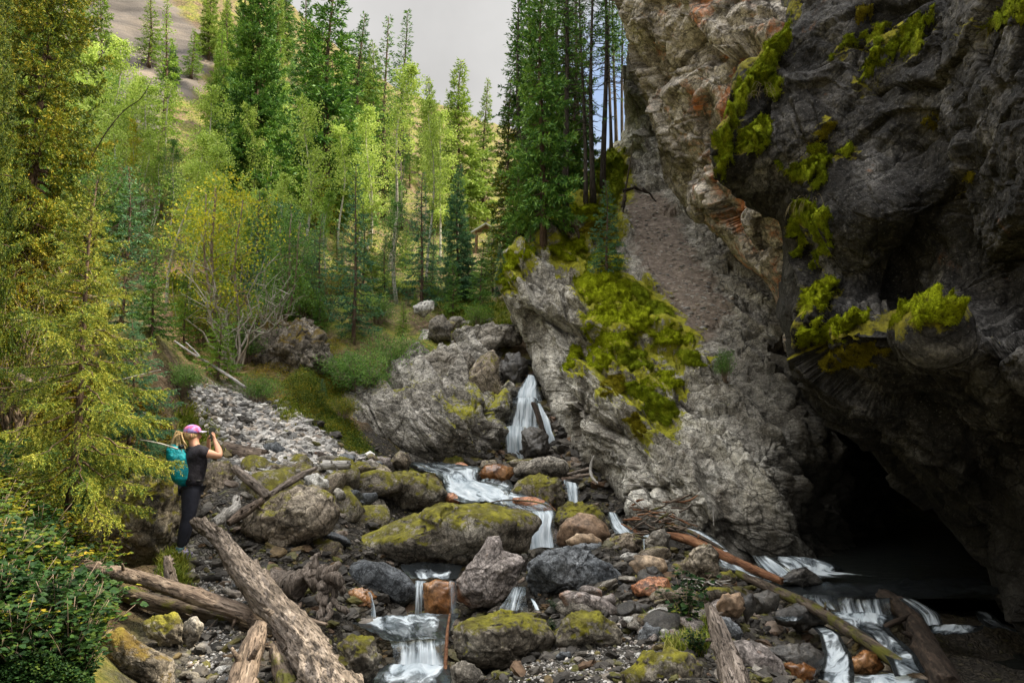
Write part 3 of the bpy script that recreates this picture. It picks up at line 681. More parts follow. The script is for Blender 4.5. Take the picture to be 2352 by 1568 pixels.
# unseen mountain bulk, added to keep sun and sky off the cave and ravine
d, f = ico(5); hv = d*np.array([11.5, 10.5, 10.5]); hv = hv+d*(1.2*fbm(d*3, 4, 8))[:, None]+np.array([20.0, 22.5, 9.8])
_o = mk('unseen_shade_hill', hv, f, m_slab, origin=(20, 22.5, 9.8)); tag(_o, kind='structure')
hv = d*np.array([8, 9, 11]); hv = hv+d*(1.0*fbm(d*3, 4, 9))[:, None]+np.array([21, 8.0, 4])
_o = mk('unseen_shade_hill', hv, f, m_slab, origin=(21, 8, 4)); tag(_o, kind='structure')

Lo = [(752,965),(800,935),(850,880),(885,815),(920,775),(960,772),(1000,812),(1040,860),(1072,930)]
Ro = [(752,1115),(800,1135),(850,1160),(900,1168),(950,1158),(1000,1150),(1040,1146),(1072,1140)]
Co = [(965,752,20.2),(1120,752,19.8),(880,850,18.7),(1100,850,18.3),(1178,850,18.6),(790,905,17.3),(1000,918,16.9),(1090,915,16.8),(1182,905,17.4),(780,960,17.0),(900,960,16.6),(1050,960,16.4),(1172,960,17.0),(850,1040,16.2),(1000,1066,16.3),(1150,1066,16.7),(960,885,17.9),(1080,885,17.7),(1100,1030,16.6)]
def zo(U, V, p):
    yield 'moss', 0.02+0.36*pz([(1020,905),(1180,890),(1170,960),(1090,1000),(1020,1010)], U, V, 50)+0.2*pz([(780,890),(960,880),(1000,920),(850,930)], U, V, 40)
    yield 'stain_shade', 0.85*np.clip((V-1000-(1150-U)*0.12)/50, 0, 1)+0*U
m_out = rock_mat('mossy_bedrock', dark=(0.09, 0.08, 0.068), mid=(0.27, 0.25, 0.215), light=(0.48, 0.455, 0.41), moss=0.0, moss_cols=((0.10, 0.085, 0.008), (0.26, 0.25, 0.02), (0.44, 0.42, 0.04)), sc=1.0, attrs=('moss', 'stain_shade'), strata=((0.3, -0.7, 0), (0.9, 0.9, 1.4)), bump=0.9)
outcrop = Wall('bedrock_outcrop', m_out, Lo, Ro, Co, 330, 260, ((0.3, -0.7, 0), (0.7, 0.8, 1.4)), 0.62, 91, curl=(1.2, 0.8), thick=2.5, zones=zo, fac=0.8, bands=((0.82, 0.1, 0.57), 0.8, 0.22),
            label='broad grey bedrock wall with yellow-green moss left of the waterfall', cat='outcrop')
def scatter(polys, n, seed, y1=150):
    rg = np.random.default_rng(seed); Q = []
    for poly in polys:
        pl = np.array(poly, float); a, b_ = pl.min(0), pl.max(0)
        # lattice of ground hits, then random sites on the ground between them
        q = a+(b_-a)*rg.random((n*3//len(polys), 2)); q = q[poly_dist(pl, q) > 0][:n//len(polys)]
        Ys = np.geomspace(3.2, y1, 260); dx, dy, dz = ray(q[:, 0], q[:, 1]); k = Ys[None]/dy[:, None]
        X_ = dx[:, None]*k; Z_ = dz[:, None]*k; H = HG(X_.ravel(), np.tile(Ys, len(q))).reshape(X_.shape)
        below = H > Z_; first = below.argmax(1); ok = below.any(1) & (first > 0); idx = np.nonzero(ok)[0]; f = first[idx]
        a1 = Z_[idx, f-1]-H[idx, f-1]; b1 = H[idx, f]-Z_[idx, f]; t = a1/(a1+b1)
        Yy = Ys[f-1]*(1-t)+Ys[f]*t; Xx = X_[idx, f-1]*(1-t)+X_[idx, f]*t
        Q.append(np.stack([Xx, Yy], -1))
    q = np.concatenate(Q); q = q+rg.normal(0, .03, q.shape)*q[:, 1:2]/6; return np.concatenate([q, HG(q[:, 0], q[:, 1])[:, None]], 1), rg
_Zg = Z.reshape(ny, nx)
def HG(x, y):   # the built ground sheet, bilinear
    i = np.clip(np.searchsorted(xs, x)-1, 0, nx-2); j = np.clip(np.searchsorted(ys, y)-1, 0, ny-2)
    fx_ = np.clip((x-xs[i])/(xs[i+1]-xs[i]), 0, 1); fy_ = np.clip((y-ys[j])/(ys[j+1]-ys[j]), 0, 1)
    return _Zg[j, i]*(1-fx_)*(1-fy_)+_Zg[j, i+1]*fx_*(1-fy_)+_Zg[j+1, i]*(1-fx_)*fy_+_Zg[j+1, i+1]*fx_*fy_
# ================================================================== boulders
GREY = dict(dark=(0.06, 0.052, 0.042), mid=(0.19, 0.17, 0.14), light=(0.40, 0.37, 0.32))
M_R = {
 'grey': rock_mat('grey_limestone', **GREY, moss=-0.16, sc=1.3),
 'mossy': rock_mat('mossy_limestone', dark=(0.06, 0.05, 0.038), mid=(0.18, 0.155, 0.12), light=(0.38, 0.35, 0.29), moss=0.33, sc=1.3),
 'semi': rock_mat('mossy_flecked_limestone', dark=(0.06, 0.046, 0.032), mid=(0.19, 0.155, 0.115), light=(0.40, 0.35, 0.275), moss=0.17, sc=1.2),
 'blue': rock_mat('blue_grey_stone', dark=(0.035, 0.04, 0.046), mid=(0.11, 0.118, 0.125), light=(0.24, 0.25, 0.26), moss=-0.14, sc=1.6),
 'pale': rock_mat('pale_stone', dark=(0.18, 0.17, 0.155), mid=(0.44, 0.425, 0.39), light=(0.68, 0.66, 0.61), moss=-0.2, sc=1.6),
 'pink': rock_mat('pinkish_stone', dark=(0.12, 0.10, 0.09), mid=(0.27, 0.235, 0.215), light=(0.43, 0.38, 0.35), moss=-0.13, sc=1.6, rust=0.1),
 'brown': rock_mat('smooth_brown_stone', dark=(0.08, 0.05, 0.032), mid=(0.19, 0.125, 0.08), light=(0.33, 0.24, 0.16), moss=-0.14, sc=1.2, smoothness=0.75, bump=0.25, rough=0.55),
 'tan': rock_mat('smooth_tan_stone', dark=(0.15, 0.10, 0.065), mid=(0.30, 0.215, 0.14), light=(0.42, 0.33, 0.235), moss=-0.25, sc=1.2, smoothness=0.75, bump=0.25, rough=0.6),
 'orange': rock_mat('orange_iron_stone', dark=(0.14, 0.045, 0.02), mid=(0.36, 0.14, 0.06), light=(0.55, 0.28, 0.15), moss=-0.25, sc=2.2, bump=0.7, rough=0.4, wet=True),
 'wet': rock_mat('wet_amber_stone', dark=(0.06, 0.022, 0.008), mid=(0.20, 0.085, 0.03), light=(0.40, 0.22, 0.10), moss=-0.3, sc=1.5, bump=0.3, rough=0.14, wet=True, smoothness=0.7),
 'duff': rock_mat('earthy_brown_rock', dark=(0.05, 0.042, 0.032), mid=(0.18, 0.155, 0.125), light=(0.40, 0.36, 0.31), moss=0.25, moss_cols=((0.04, 0.025, 0.008), (0.12, 0.08, 0.012), (0.22, 0.18, 0.02)), sc=1.6, bump=1.0),
 'dark': rock_mat('dark_wet_stone', dark=(0.012, 0.011, 0.010), mid=(0.045, 0.04, 0.034), light=(0.11, 0.10, 0.085), moss=-0.06, moss_cols=((0.03, 0.028, 0.004), (0.09, 0.085, 0.008), (0.16, 0.15, 0.012)), sc=1.5, rough=0.45, wet=True),
}
def star_radius(poly):
    poly = np.asarray(poly, float); c = poly.mean(0)
    # area centroid
    x, y = poly[:, 0], poly[:, 1]; x1, y1 = np.roll(x, -1), np.roll(y, -1); cr_ = x*y1-x1*y; A = cr_.sum()/2
    if abs(A) > 1: c = np.array([((x+x1)*cr_).sum()/(6*A), ((y+y1)*cr_).sum()/(6*A)])
    th = np.linspace(-math.pi, math.pi, 241)[:-1]; r = np.zeros(240)
    for i, t in enumerate(th):
        d = np.array([math.cos(t), math.sin(t)]); best = 0
        for k in range(len(poly)):
            a = poly[k]-c; b = poly[(k+1) % len(poly)]-c; e = b-a; den = d[0]*e[1]-d[1]*e[0]
            if abs(den) < 1e-9: continue
            s_ = (a[0]*e[1]-a[1]*e[0])/den; t2 = (a[0]*d[1]-a[1]*d[0])/den
            if s_ > 0 and -1e-6 <= t2 <= 1+1e-6: best = max(best, s_)
        r[i] = best
    r = np.maximum(r, r.max()*0.12)
    for _ in range(2): r = 0.25*np.roll(r, 1)+0.5*r+0.25*np.roll(r, -1)
    return c, th, r
def boulder(poly, conv, kind, label, Y=None, thick=1.0, level=5, seed=None, rug=1.0, cat='boulder', group=None, name='boulder', sink=0.08, parent=None, ang=1.0):
    poly = np.array([conv(*p) for p in poly], float)
    seed = seed if seed is not None else (abs(int(poly.sum()*13)) % 9973)
    c, th, r = star_radius(poly)
    if Y is None:
        g = ground_hit(c[0], poly[:, 1].max()-0.12*np.ptp(poly[:, 1]))
        Y = (g[1] if g is not None else 10.0)
    sc = Y/F; size = np.mean(r)*sc
    rng = np.random.default_rng(seed)
    d, f = ico(level)
    # polytope with a dozen random planes: flat faces and blunt edges
    N = rng.normal(size=(16, 3)); N /= np.linalg.norm(N, axis=1)[:, None]; off = rng.uniform(0.70, 0.98, 16)
    dn = d @ N.T; rr = np.where(dn > 0.05, off/np.maximum(dn, 0.05), 9).min(1); rr = np.minimum(rr, 1.0)
    rr = 1-(1-rr)*ang*0.75
    theta = np.arctan2(-d[:, 2], d[:, 0]); rho = np.hypot(d[:, 0], d[:, 2])
    R = np.interp(theta, np.append(th, math.pi), np.append(r, r[0]))
    prof = rho**0.80                            # fuller than a sphere
    edge = np.clip((rho-0.75)/0.25, 0, 1)
    k = (rr*(1-0.75*edge)+0.75*edge)*1.04
    px = c[0]+R*prof*np.cos(theta)*k; py = c[1]+R*prof*np.sin(theta)*k
    dep = d[:, 1]*size*thick*rr
    base = P(px, py, np.full(len(px), Y)); dirs = base/np.linalg.norm(base, axis=1)[:, None]
    # real depth along +Y with the seen outline kept
    cen = P(c[0], c[1], Y)
    p = base+dirs*dep[:, None]
    n = (p-cen); n /= np.linalg.norm(n, axis=1)[:, None]+1e-9
    fr = 1.0/max(size, 0.05)
    amp = size*rug
    q = p*fr
    dd = amp*(0.13*facet(q*1.3+seed, seed)+0.07*facet(q*2.9+seed, seed+1)+0.05*fbm(q*2.0, 5, seed+2)+(0.03*facet(q*7+seed, seed+4) if level > 4 else 0))
    p = p+n*(dd-0.02*amp)[:, None]
    o = mk(name, p, f, M_R[kind], parent, origin=cen)
    if parent is None: tag(o, label, cat, group)
    return o
B = boulder
B([(200,660),(215,610),(260,592),(330,595),(400,610),(450,650),(485,700),(470,745),(400,770),(330,790),(250,790),(215,740)], tE, 'mossy', 'rounded brown boulder with moss, left bank of the white cascade below the fall pool')
B([(150,870),(240,830),(330,800),(400,770),(480,742),(600,745),(700,755),(800,770),(880,800),(900,850),(850,900),(850,960),(700,990),(600,1020),(400,1030),(200,1020),(60,1010),(0,1000),(-20,940)], tE, 'mossy', 'broad low slab under olive moss, largest rock in the middle of the stream', level=6, Y=11.4, thick=0.9, rug=0.6)
B([(990,900),(1000,850),(1040,810),(1100,790),(1160,800),(1220,840),(1245,890),(1200,930),(1100,945),(1000,940)], tE, 'brown', 'smooth domed brown boulder right of the lower white chute', rug=0.35, Y=11.6)
B([(975,830),(990,780),(1040,745),(1110,735),(1170,760),(1220,810),(1240,850),(1200,880),(1000,890)], tE, 'mossy', 'dark moss-capped boulder directly behind the smooth domed brown boulder', Y=12.5)
B([(775,690),(820,650),(870,625),(940,615),(1000,630),(1025,690),(1020,750),(980,785),(900,760),(800,715)], tE, 'mossy', 'mossy dome boulder on the right bank of the cascade, bright moss on its crown', Y=13.4)
B([(635,610),(660,575),(720,565),(790,580),(800,610),(770,645),(700,652),(650,640)], tE, 'wet', 'low wet red-brown stone in the pool under the waterfall', Y=14.6, rug=0.3)
B([(790,600),(830,560),(900,540),(960,532),(1020,550),(1050,590),(1040,625),(960,625),(860,640),(800,625)], tE, 'grey', 'grey mottled boulder lying just below the foot of the waterfall', Y=14.9)
B([(750,555),(800,545),(870,540),(900,548),(870,575),(790,580)], tE, 'mossy', 'flat green moss-topped rock touching the foot of the waterfall', Y=15.6, level=4)
B([(635,590),(650,550),(700,545),(725,560),(700,590)], tE, 'semi', 'small speckled rock at the left foot of the waterfall', Y=15.8, level=4)
B([(505,580),(530,562),(560,555),(588,575),(570,592)], tE, 'orange', 'small red stone at the back edge of the pool', Y=15.6, level=4, cat='stone')
B([(470,700),(520,697),(560,725),(545,748),(490,742)], tE, 'orange', 'orange rock under thin water beside the left bank of the cascade', Y=13.6, level=4, rug=0.4)
B([(790,722),(870,712),(940,732),(990,785),(950,802),(860,796),(790,775)], tE, 'orange', 'broad orange slab with water sheeting over it, across the lip of the chute', Y=12.95, rug=0.3, thick=0.8)
B([(620,700),(650,690),(692,695),(695,735),(650,748),(625,730)], tE, 'dark', 'small black rock breaking the white cascade', Y=13.6, level=4)
B([(535,1100),(560,1070),(620,990),(680,905),(730,905),(750,960),(830,990),(850,1010),(820,1060),(770,1150),(700,1225),(600,1220),(540,1180)], tE, 'pink', 'pale pinkish boulder rising to a blunt pointed top in the centre foreground', Y=9.7, level=6, rug=0.7)
B([(850,1010),(880,980),(950,960),(1050,950),(1150,965),(1230,1010),(1290,1060),(1300,1120),(1270,1180),(1150,1180),(1000,1165),(900,1185),(855,1100)], tE, 'blue', 'big blue-grey angular boulder right of the pale pointed boulder', Y=9.5, level=6, rug=0.8)
B([(1030,915),(1080,885),(1150,885),(1195,910),(1200,935),(1120,945),(1050,945)], tE, 'tan', 'flat tan stone lying against the smooth domed brown boulder', Y=10.9, level=4, rug=0.5)
B([(1050,945),(1120,925),(1190,930),(1200,968),(1100,975)], tE, 'blue', 'dark flat slate block wedged between the tan stone and the big blue-grey boulder', Y=10.3, level=4)
B([(1200,925),(1250,890),(1320,880),(1380,910),(1375,960),(1320,995),(1260,1000),(1210,970)], tE, 'semi', 'speckled olive-brown boulder right of the domed brown boulder', Y=10.9)
B([(1395,920),(1430,880),(1480,865),(1510,890),(1505,950),(1470,990),(1410,985)], tE, 'grey', 'dark rounded boulder in front of the driftwood heap at the spur foot', Y=10.9)
B([(1310,1020),(1350,985),(1420,980),(1480,1000),(1497,1040),(1470,1080),(1400,1102),(1330,1088)], tE, 'tan', 'smooth rounded tan boulder like a loaf, above the orange boulder', Y=9.8, rug=0.25)
B([(1265,995),(1310,970),(1360,975),(1350,1000),(1300,1015)], tE, 'pale', 'small pale stone propped on the left of the loaf-shaped tan boulder', Y=9.9, level=4, cat='stone')
B([(1335,1120),(1380,1095),(1440,1080),(1500,1090),(1520,1150),(1505,1240),(1440,1255),(1410,1230),(1400,1180),(1350,1165)], tE, 'orange', 'bright rusty orange boulder below the loaf-shaped tan boulder', Y=9.1)
B([(1270,1130),(1300,1110),(1340,1125),(1350,1180),(1300,1200),(1270,1180)], tE, 'dark', 'dark stone between the blue-grey boulder and the rusty orange boulder', Y=9.2, level=4)
B([(1005,1160),(1040,1145),(1120,1150),(1230,1190),(1275,1230),(1260,1262),(1150,1248),(1030,1215)], tE, 'pink', 'long flat pale stone lying below the big blue-grey boulder', Y=8.6, rug=0.6)
B([(1240,1230),(1330,1190),(1420,1210),(1420,1260),(1300,1270)], tE, 'dark', 'low dark stone left of the foot of the rusty orange boulder', Y=8.7, level=4)
B([(20,1080),(50,1030),(110,1005),(200,1020),(300,1070),(360,1140),(350,1190),(280,1230),(200,1185),(60,1125)], tE, 'blue', 'smooth blue-grey boulder sloping down to the small amber waterfall', Y=9.9, rug=0.35, level=5)
B([(20,1170),(60,1135),(130,1130),(165,1170),(155,1250),(60,1265),(20,1230)], tE, 'wet', 'wet amber boulder split by a thin thread of water, beside the root burl', Y=9.3)
B([(510,1330),(540,1290),(620,1265),(740,1245),(860,1240),(940,1280),(985,1350),(980,1430),(900,1475),(780,1505),(650,1495),(540,1455)], tE, 'mossy', 'wide dark-brown mossy boulder in the bottom centre foreground', Y=7.9, level=6, rug=0.7)
B([(975,1350),(1010,1280),(1080,1240),(1170,1245),(1250,1290),(1305,1350),(1280,1395),(1100,1405),(1000,1395)], tE, 'mossy', 'grey boulder with green moss right of the wide foreground boulder, above the gravel', Y=7.8)
B([(376,1108),(440,1095),(524,1108),(530,1200),(505,1270),(385,1262)], tE, 'wet', 'upright wet red-brown block framed by two threads of falling water', Y=9.55, rug=0.25, thick=0.7)
B([(-5,1380),(60,1350),(150,1370),(185,1440),(172,1530),(100,1590),(-20,1590)], tE, 'mossy', 'dark mossy boulder left of the lowest waterfall, bottom of the picture', Y=7.1)
B([(1365,1330),(1400,1295),(1470,1310),(1467,1370),(1420,1408),(1365,1402)], tE, 'blue', 'small square blue-grey stone on the gravel below the rusty orange boulder', Y=7.7, level=4, cat='stone')
B([(1275,1275),(1340,1255),(1410,1270),(1400,1312),(1290,1307)], tE, 'pink', 'flat reddish stone above the square blue-grey stone', Y=8.1, level=4, cat='stone')
B([(1420,1252),(1470,1240),(1573,1300),(1560,1332),(1480,1302)], tE, 'pale', 'pale wedge stone right of the flat reddish stone', Y=7.9, level=4, cat='stone')
B([(1290,1520),(1400,1440),(1500,1400),(1600,1425),(1660,1500),(1640,1600),(1300,1600)], tE, 'mossy', 'mossy ground-level boulder at the bottom edge beside the gravel bar', Y=6.1)
B([(985,1442),(1010,1422),(1050,1425),(1062,1460),(1020,1478),(990,1468)], tE, 'blue', 'small rounded blue-grey stone at the left end of the gravel bar', Y=7.4, level=4, cat='stone')
B([(505,1490),(560,1460),(640,1500),(664,1540),(640,1590),(510,1590)], tE, 'grey', 'grey stone right of the lowest waterfall at the bottom edge', Y=6.8, level=4)
B([(5,755),(40,685),(90,662),(150,690),(200,740),(214,800),(170,835),(110,805),(20,785)], tE, 'grey', 'angular grey boulder left of the rounded mossy cascade boulder', Y=13.0)
B([(-5,800),(60,765),(120,775),(168,810),(165,865),(60,885),(-10,915)], tE, 'mossy', 'low yellow-moss-topped boulder in front of the angular grey boulder', Y=12.2)
B([(30,625),(100,605),(170,620),(198,660),(150,685),(60,668)], tE, 'pale', 'whitish flat stone behind the angular grey boulder', Y=13.9, level=4)
B([(10,575),(60,540),(110,560),(122,600),(60,618)], tE, 'semi', 'brownish rock at the scree foot left of the pool', Y=14.6, level=4)
B([(125,548),(170,530),(232,540),(232,582),(150,588)], tE, 'pink', 'reddish rock at the back of the pool below the bedrock wall', Y=15.0, level=4)
B([(232,545),(270,505),(310,520),(330,560),(300,592),(250,585)], tE, 'semi', 'round grey rock against the foot of the bedrock wall', Y=15.3, level=4)
B([(835,425),(870,400),(920,406),(947,440),(955,520),(900,560),(842,555)], tE, 'dark', 'dark rounded rock splitting the foot of the waterfall in two', Y=16.5)
B([(730,110),(760,60),(820,55),(858,90),(850,160),(812,235),(770,240),(735,180)], tE, 'dark', 'dark mossy boulder wedged above the head of the waterfall', Y=19.2)
B([(300,190),(340,80),(450,40),(590,60),(630,110),(580,190),(500,255),(390,250)], tE, 'grey', 'large upper grey rock face above the bedrock wall', Y=18.4, level=6, rug=0.6)
B([(480,270),(560,170),(640,80),(700,45),(728,90),(722,150),(742,200),(775,290),(600,290)], tE, 'semi', 'slanting grey slab leaning toward the head of the waterfall', Y=18.1, level=5, rug=0.6)
B([(570,70),(600,10),(680,-25),(745,-10),(715,45),(640,75)], tE, 'grey', 'dark brown boulder lodged above the slanting slab', Y=19.5, level=4)
B([(330,1395),(370,1372),(430,1370),(432,1410),(385,1445),(340,1430)], tB, 'pale', 'flat pale boulder among grass on the valley floor', Y=21.5, level=4)
B([(395,1540),(420,1450),(470,1435),(517,1490),(502,1545),(450,1565)], tB, 'grey', 'rounded grey boulder below the valley grass, left of two brown ones', Y=20.5, level=4)
B([(585,1570),(620,1490),(700,1470),(795,1480),(835,1570),(700,1590)], tB, 'grey', 'broad brown-grey boulder just above the head of the waterfall', Y=20.2, level=5)
B([(520,1535),(560,1515),(590,1545),(570,1575),(530,1570)], tB, 'pink', 'small reddish stone between the two upper grey boulders', Y=20.6, level=3, cat='stone')
# left bank
B([(545,745),(600,722),(680,730),(745,765),(765,840),(715,900),(640,905),(575,880),(545,820)], tV, 'duff', 'brown rough earthy outcrop with orange moss above the scree fan', Y=17.9, level=6, thick=.8, rug=1.7, cat='outcrop')
B([(1110,800),(1160,770),(1200,740),(1290,690),(1370,660),(1450,665),(1510,720),(1540,800),(1515,870),(1440,895),(1340,965),(1240,995),(1180,985),(1100,870)], tD, 'semi', 'large flat-topped brown boulder with yellow moss, under the two crossed sticks', Y=10.0, level=6, rug=0.7)
B([(935,800),(895,700),(915,600),(980,555),(1050,556),(1078,610),(1072,700),(1050,770),(990,810)], tD, 'semi', 'tall layered brown boulder directly behind the hiker', Y=11.3, level=5)
B([(360,880),(420,760),(470,680),(560,620),(700,598),(790,635),(822,700),(805,820),(790,900),(740,1000),(600,1030),(420,1000)], tD, 'mossy', 'big dark moss-covered boulder at the left of the hiker, shadowed underneath', Y=10.0, level=6, rug=0.8, thick=0.9)
B([(1190,650),(1225,555),(1280,555),(1295,640),(1250,680),(1200,680)], tD, 'blue', 'dark blue-grey split rock between the two crossed sticks', Y=12.3, level=4)
B([(1205,480),(1260,455),(1312,490),(1305,565),(1220,565)], tD, 'blue', 'upright slate-grey block at the foot of the scree', Y=13.2, level=4)
B([(1382,625),(1450,605),(1510,640),(1522,690),(1480,705),(1408,665)], tD, 'pale', 'jagged pale grey stone just above the flat-topped brown boulder', Y=11.9, level=4)
B([(1488,595),(1530,585),(1575,595),(1600,650),(1520,645)], tD, 'pale', 'weathered light stone right of the jagged pale grey stone', Y=12.6, level=4)
B([(1060,482),(1110,460),(1132,500),(1070,515)], tD, 'pale', 'rounded white stone on the scree beside the hiker phone', Y=13.6, level=4, cat='stone')
B([(1180,545),(1210,523),(1245,550),(1222,572)], tD, 'blue', 'small bluish stone left of the dark split rock', Y=12.9, level=3, cat='stone')
B([(1520,690),(1545,672),(1573,690),(1585,730),(1545,735)], tD, 'grey', 'small grey stone tucked behind the flat-topped brown boulder', Y=11.4, level=3, cat='stone')
B([(640,1290),(690,1262),(790,1245),(838,1290),(835,1385),(750,1410),(680,1360)], tD, 'mossy', 'dark mossy block under the crossing log in the left foreground', Y=7.0, level=5)
B([(838,1285),(900,1258),(932,1300),(905,1370),(855,1418),(828,1370)], tD, 'grey', 'grey tapering stone right of the dark mossy block under the crossing log', Y=7.1, level=4)
B([(380,1600),(420,1420),(480,1330),(560,1320),(680,1400),(790,1460),(800,1600)], tD, 'duff', 'low mound of brown moss-covered rock at the bottom left', Y=5.9, level=6, rug=0.5)
B([(1370,925),(1450,893),(1530,920),(1580,1000),(1500,1065),(1400,1015)], tD, 'semi', 'mossy rock behind the root burl, beside the flat-topped brown boulder', Y=10.2, level=4)
B([(1160,1040),(1230,1010),(1290,1035),(1300,1100),(1200,1120)], tD, 'blue', 'dark slate stone at the base of the flat-topped brown boulder', Y=9.7, level=4)
B([(0,600),(40,560),(70,620),(60,720),(0,740)], tD, 'dark', 'shadowed dark rock behind the young spruce at the left edge', Y=10.2, level=4)
# right of the stream
B([(5,1020),(60,950),(130,928),(172,980),(178,1075),(120,1090),(20,1065)], tF, 'semi', 'dark olive boulder at the upper end of the long fallen pole', Y=9.9)
B([(462,1092),(510,1050),(570,1033),(622,1070),(655,1113),(560,1125),(480,1115)], tF, 'dark', 'black mossy rock standing in the white water at the cave mouth', Y=10.7)
B([(162,1210),(200,1163),(272,1158),(298,1200),(272,1272),(190,1262)], tF, 'brown', 'squarish brown stone above the leaning driftwood stump', Y=8.2, level=4)
B([(215,1370),(300,1365),(400,1398),(462,1460),(484,1530),(400,1590),(290,1575),(238,1470)], tF, 'pink', 'smooth pink-grey boulder right of the leaning driftwood stump', Y=6.7, rug=0.35)
B([(388,1410),(480,1393),(580,1378),(652,1430),(658,1500),(600,1565),(500,1590),(428,1500)], tF, 'dark', 'black wet boulder with rusty base beside the lower rapids', Y=7.2)
B([(480,1480),(560,1470),(630,1500),(600,1580),(500,1600)], tF, 'wet', 'rusty wet rock low in front of the black wet boulder', Y=6.8, level=4)
B([(160,1252),(230,1265),(292,1340),(262,1375),(195,1350)], tF, 'blue', 'slate stone just behind the leaning driftwood stump', Y=7.4, level=4)
B([(75,1165),(140,1128),(225,1133),(255,1160),(160,1205),(95,1215)], tF, 'mossy', 'low moss-topped rock above the green seedling', Y=8.7, level=4)
B([(325,1165),(400,1138),(455,1160),(445,1235),(345,1255)], tF, 'dark', 'dark brown rock below the fallen pole near the rapids', Y=8.7, level=4)
B([(775,1455),(840,1418),(905,1440),(935,1490),(880,1535),(795,1515)], tF, 'wet', 'submerged amber rock in the lower right rapids', Y=7.8, level=4)
B([(430,1235),(520,1210),(640,1230),(700,1290),(560,1330),(440,1300)], tF, 'dark', 'flat black rock in the stream between the pole and the rapids', Y=9.0, level=4)
B([(270,1180),(330,1150),(350,1230),(300,1300)], tF, 'dark', 'narrow black stone beside the squarish brown stone', Y=8.3, level=3, cat='stone')
B([(180,1060),(230,1050),(262,1080),(250,1110),(170,1110)], tF, 'mossy', 'small green moss-capped rock left of the fallen pole', Y=9.2, level=4)
B([(-60,1190),(0,1165),(30,1190),(20,1230),(-50,1240)], tF, 'mossy', 'little mossy rock beneath the rusty orange boulder right side', Y=8.8, level=3)
B([(-160,1035),(-110,1030),(-70,1080),(-80,1130),(-140,1130)], tF, 'dark', 'dark mossy stone between the loaf-shaped tan boulder and the olive boulder', Y=9.3, level=4)

# ------------------------------------------------------------------ medium and small stones (individual, copied)
stone_protos = {}
for k in ('grey', 'pale', 'blue', 'pink', 'semi', 'dark', 'mossy'):
    for j in range(3):
        d, f = ico(3); rg = np.random.default_rng(500+j*7+len(k))
        Nn = rg.normal(size=(12, 3)); Nn /= np.linalg.norm(Nn, axis=1)[:, None]; off = rg.uniform(0.6, 0.95, 12)
        dn = d @ Nn.T; rr = np.minimum(np.where(dn > 0.05, off/np.maximum(dn, 0.05), 9).min(1), 1.0)
        p = d*rr[:, None]*np.array([1, rg.uniform(0.7, 1.0), rg.uniform(0.45, 0.75)]); p += d*(0.05*fbm(p*2.5+j*9, 3, j))[:, None]
        me = mk('stone', p, f, M_R[k]); stone_protos[(k, j)] = me
STONE_REG = [  # polygon on V frame, count, (min, max) radius m, kinds, label, group
 ([(560,935),(640,930),(720,985),(800,1045),(860,1060),(800,1085),(600,1110),(530,1060),(600,990)], 80, (0.05, 0.15), ('pale','pale','pale','pink','grey'), 'angular light grey scree stone on the fan left of the pool', 'loose scree stones'),
 ([(430,1290),(540,1290),(600,1400),(640,1440),(470,1440),(440,1380)], 40, (0.02, 0.07), ('blue','grey','pale'), 'flat blue-grey stone on the footpath below the hiker', 'path stones'),
 ([(450,1440),(560,1450),(560,1568),(440,1568)], 34, (0.025, 0.085), ('blue','grey','pale'), 'grey rubble stone at the bottom beside the big log', 'rubble beside the big log'),
 ([(600,1060),(880,1060),(880,1110),(820,1170),(760,1130),(640,1110)], 30, (0.12, 0.36), ('grey','semi','mossy','blue'), 'rough grey rock in the rubble between scree and cascade boulder', 'rubble above the flat-topped boulder'),
 ([(1180,1500),(1280,1450),(1460,1470),(1560,1520),(1560,1568),(1180,1568)], 50, (0.02, 0.07), ('grey','pale','pink','brown','blue'), 'pebble on the gravel bar at the bottom centre', 'pebbles on the gravel bar'),
 ([(1440,1260),(1640,1330),(1700,1450),(1560,1450),(1480,1400)], 26, (0.06, 0.17), ('dark','semi','grey'), 'dark mossy stone between the orange boulder and the fallen pole', 'stones beside the fallen pole'),
 ([(880,1340),(1060,1300),(1050,1420),(900,1420)], 10, (0.05, 0.16), ('wet','dark'), 'wet stone in the shallow middle pool', 'stones in the middle pool'),
 ([(1380,1420),(1560,1420),(1560,1480),(1400,1470)], 16, (0.05, 0.14), ('grey','pale','pink'), 'loose stone between the gravel bar and the mossy bank', 'stones above the gravel bar'),
 ([(560,1080),(900,1090),(880,1200),(780,1290),(620,1260)], 30, (0.22, 0.5), ('semi','mossy','blue','semi'), 'angular brown rock jammed between the larger left bank boulders', 'rocks between the left bank boulders'),
 ([(1180,1220),(1420,1230),(1650,1320),(1700,1480),(1450,1440),(1240,1400)], 30, (0.12, 0.34), ('semi','grey','dark','pink','semi'), 'rounded rock jammed between the midstream boulders', 'rocks between the midstream boulders'),
 ([(980,740),(1180,740),(1190,800),(1000,800)], 10, (0.2, 0.45), ('grey','semi'), 'boulder in the jumble of bedrock above the mossy wall', 'boulders above the waterfall'),
]
def rand_in(poly, rng):
    poly = np.array(poly, float); a, b = poly.min(0), poly.max(0)
    while True:
        q = a+(b-a)*rng.random(2)
        if poly_dist(poly, q[None])[0] > 0: return q
rs = np.random.default_rng(99)
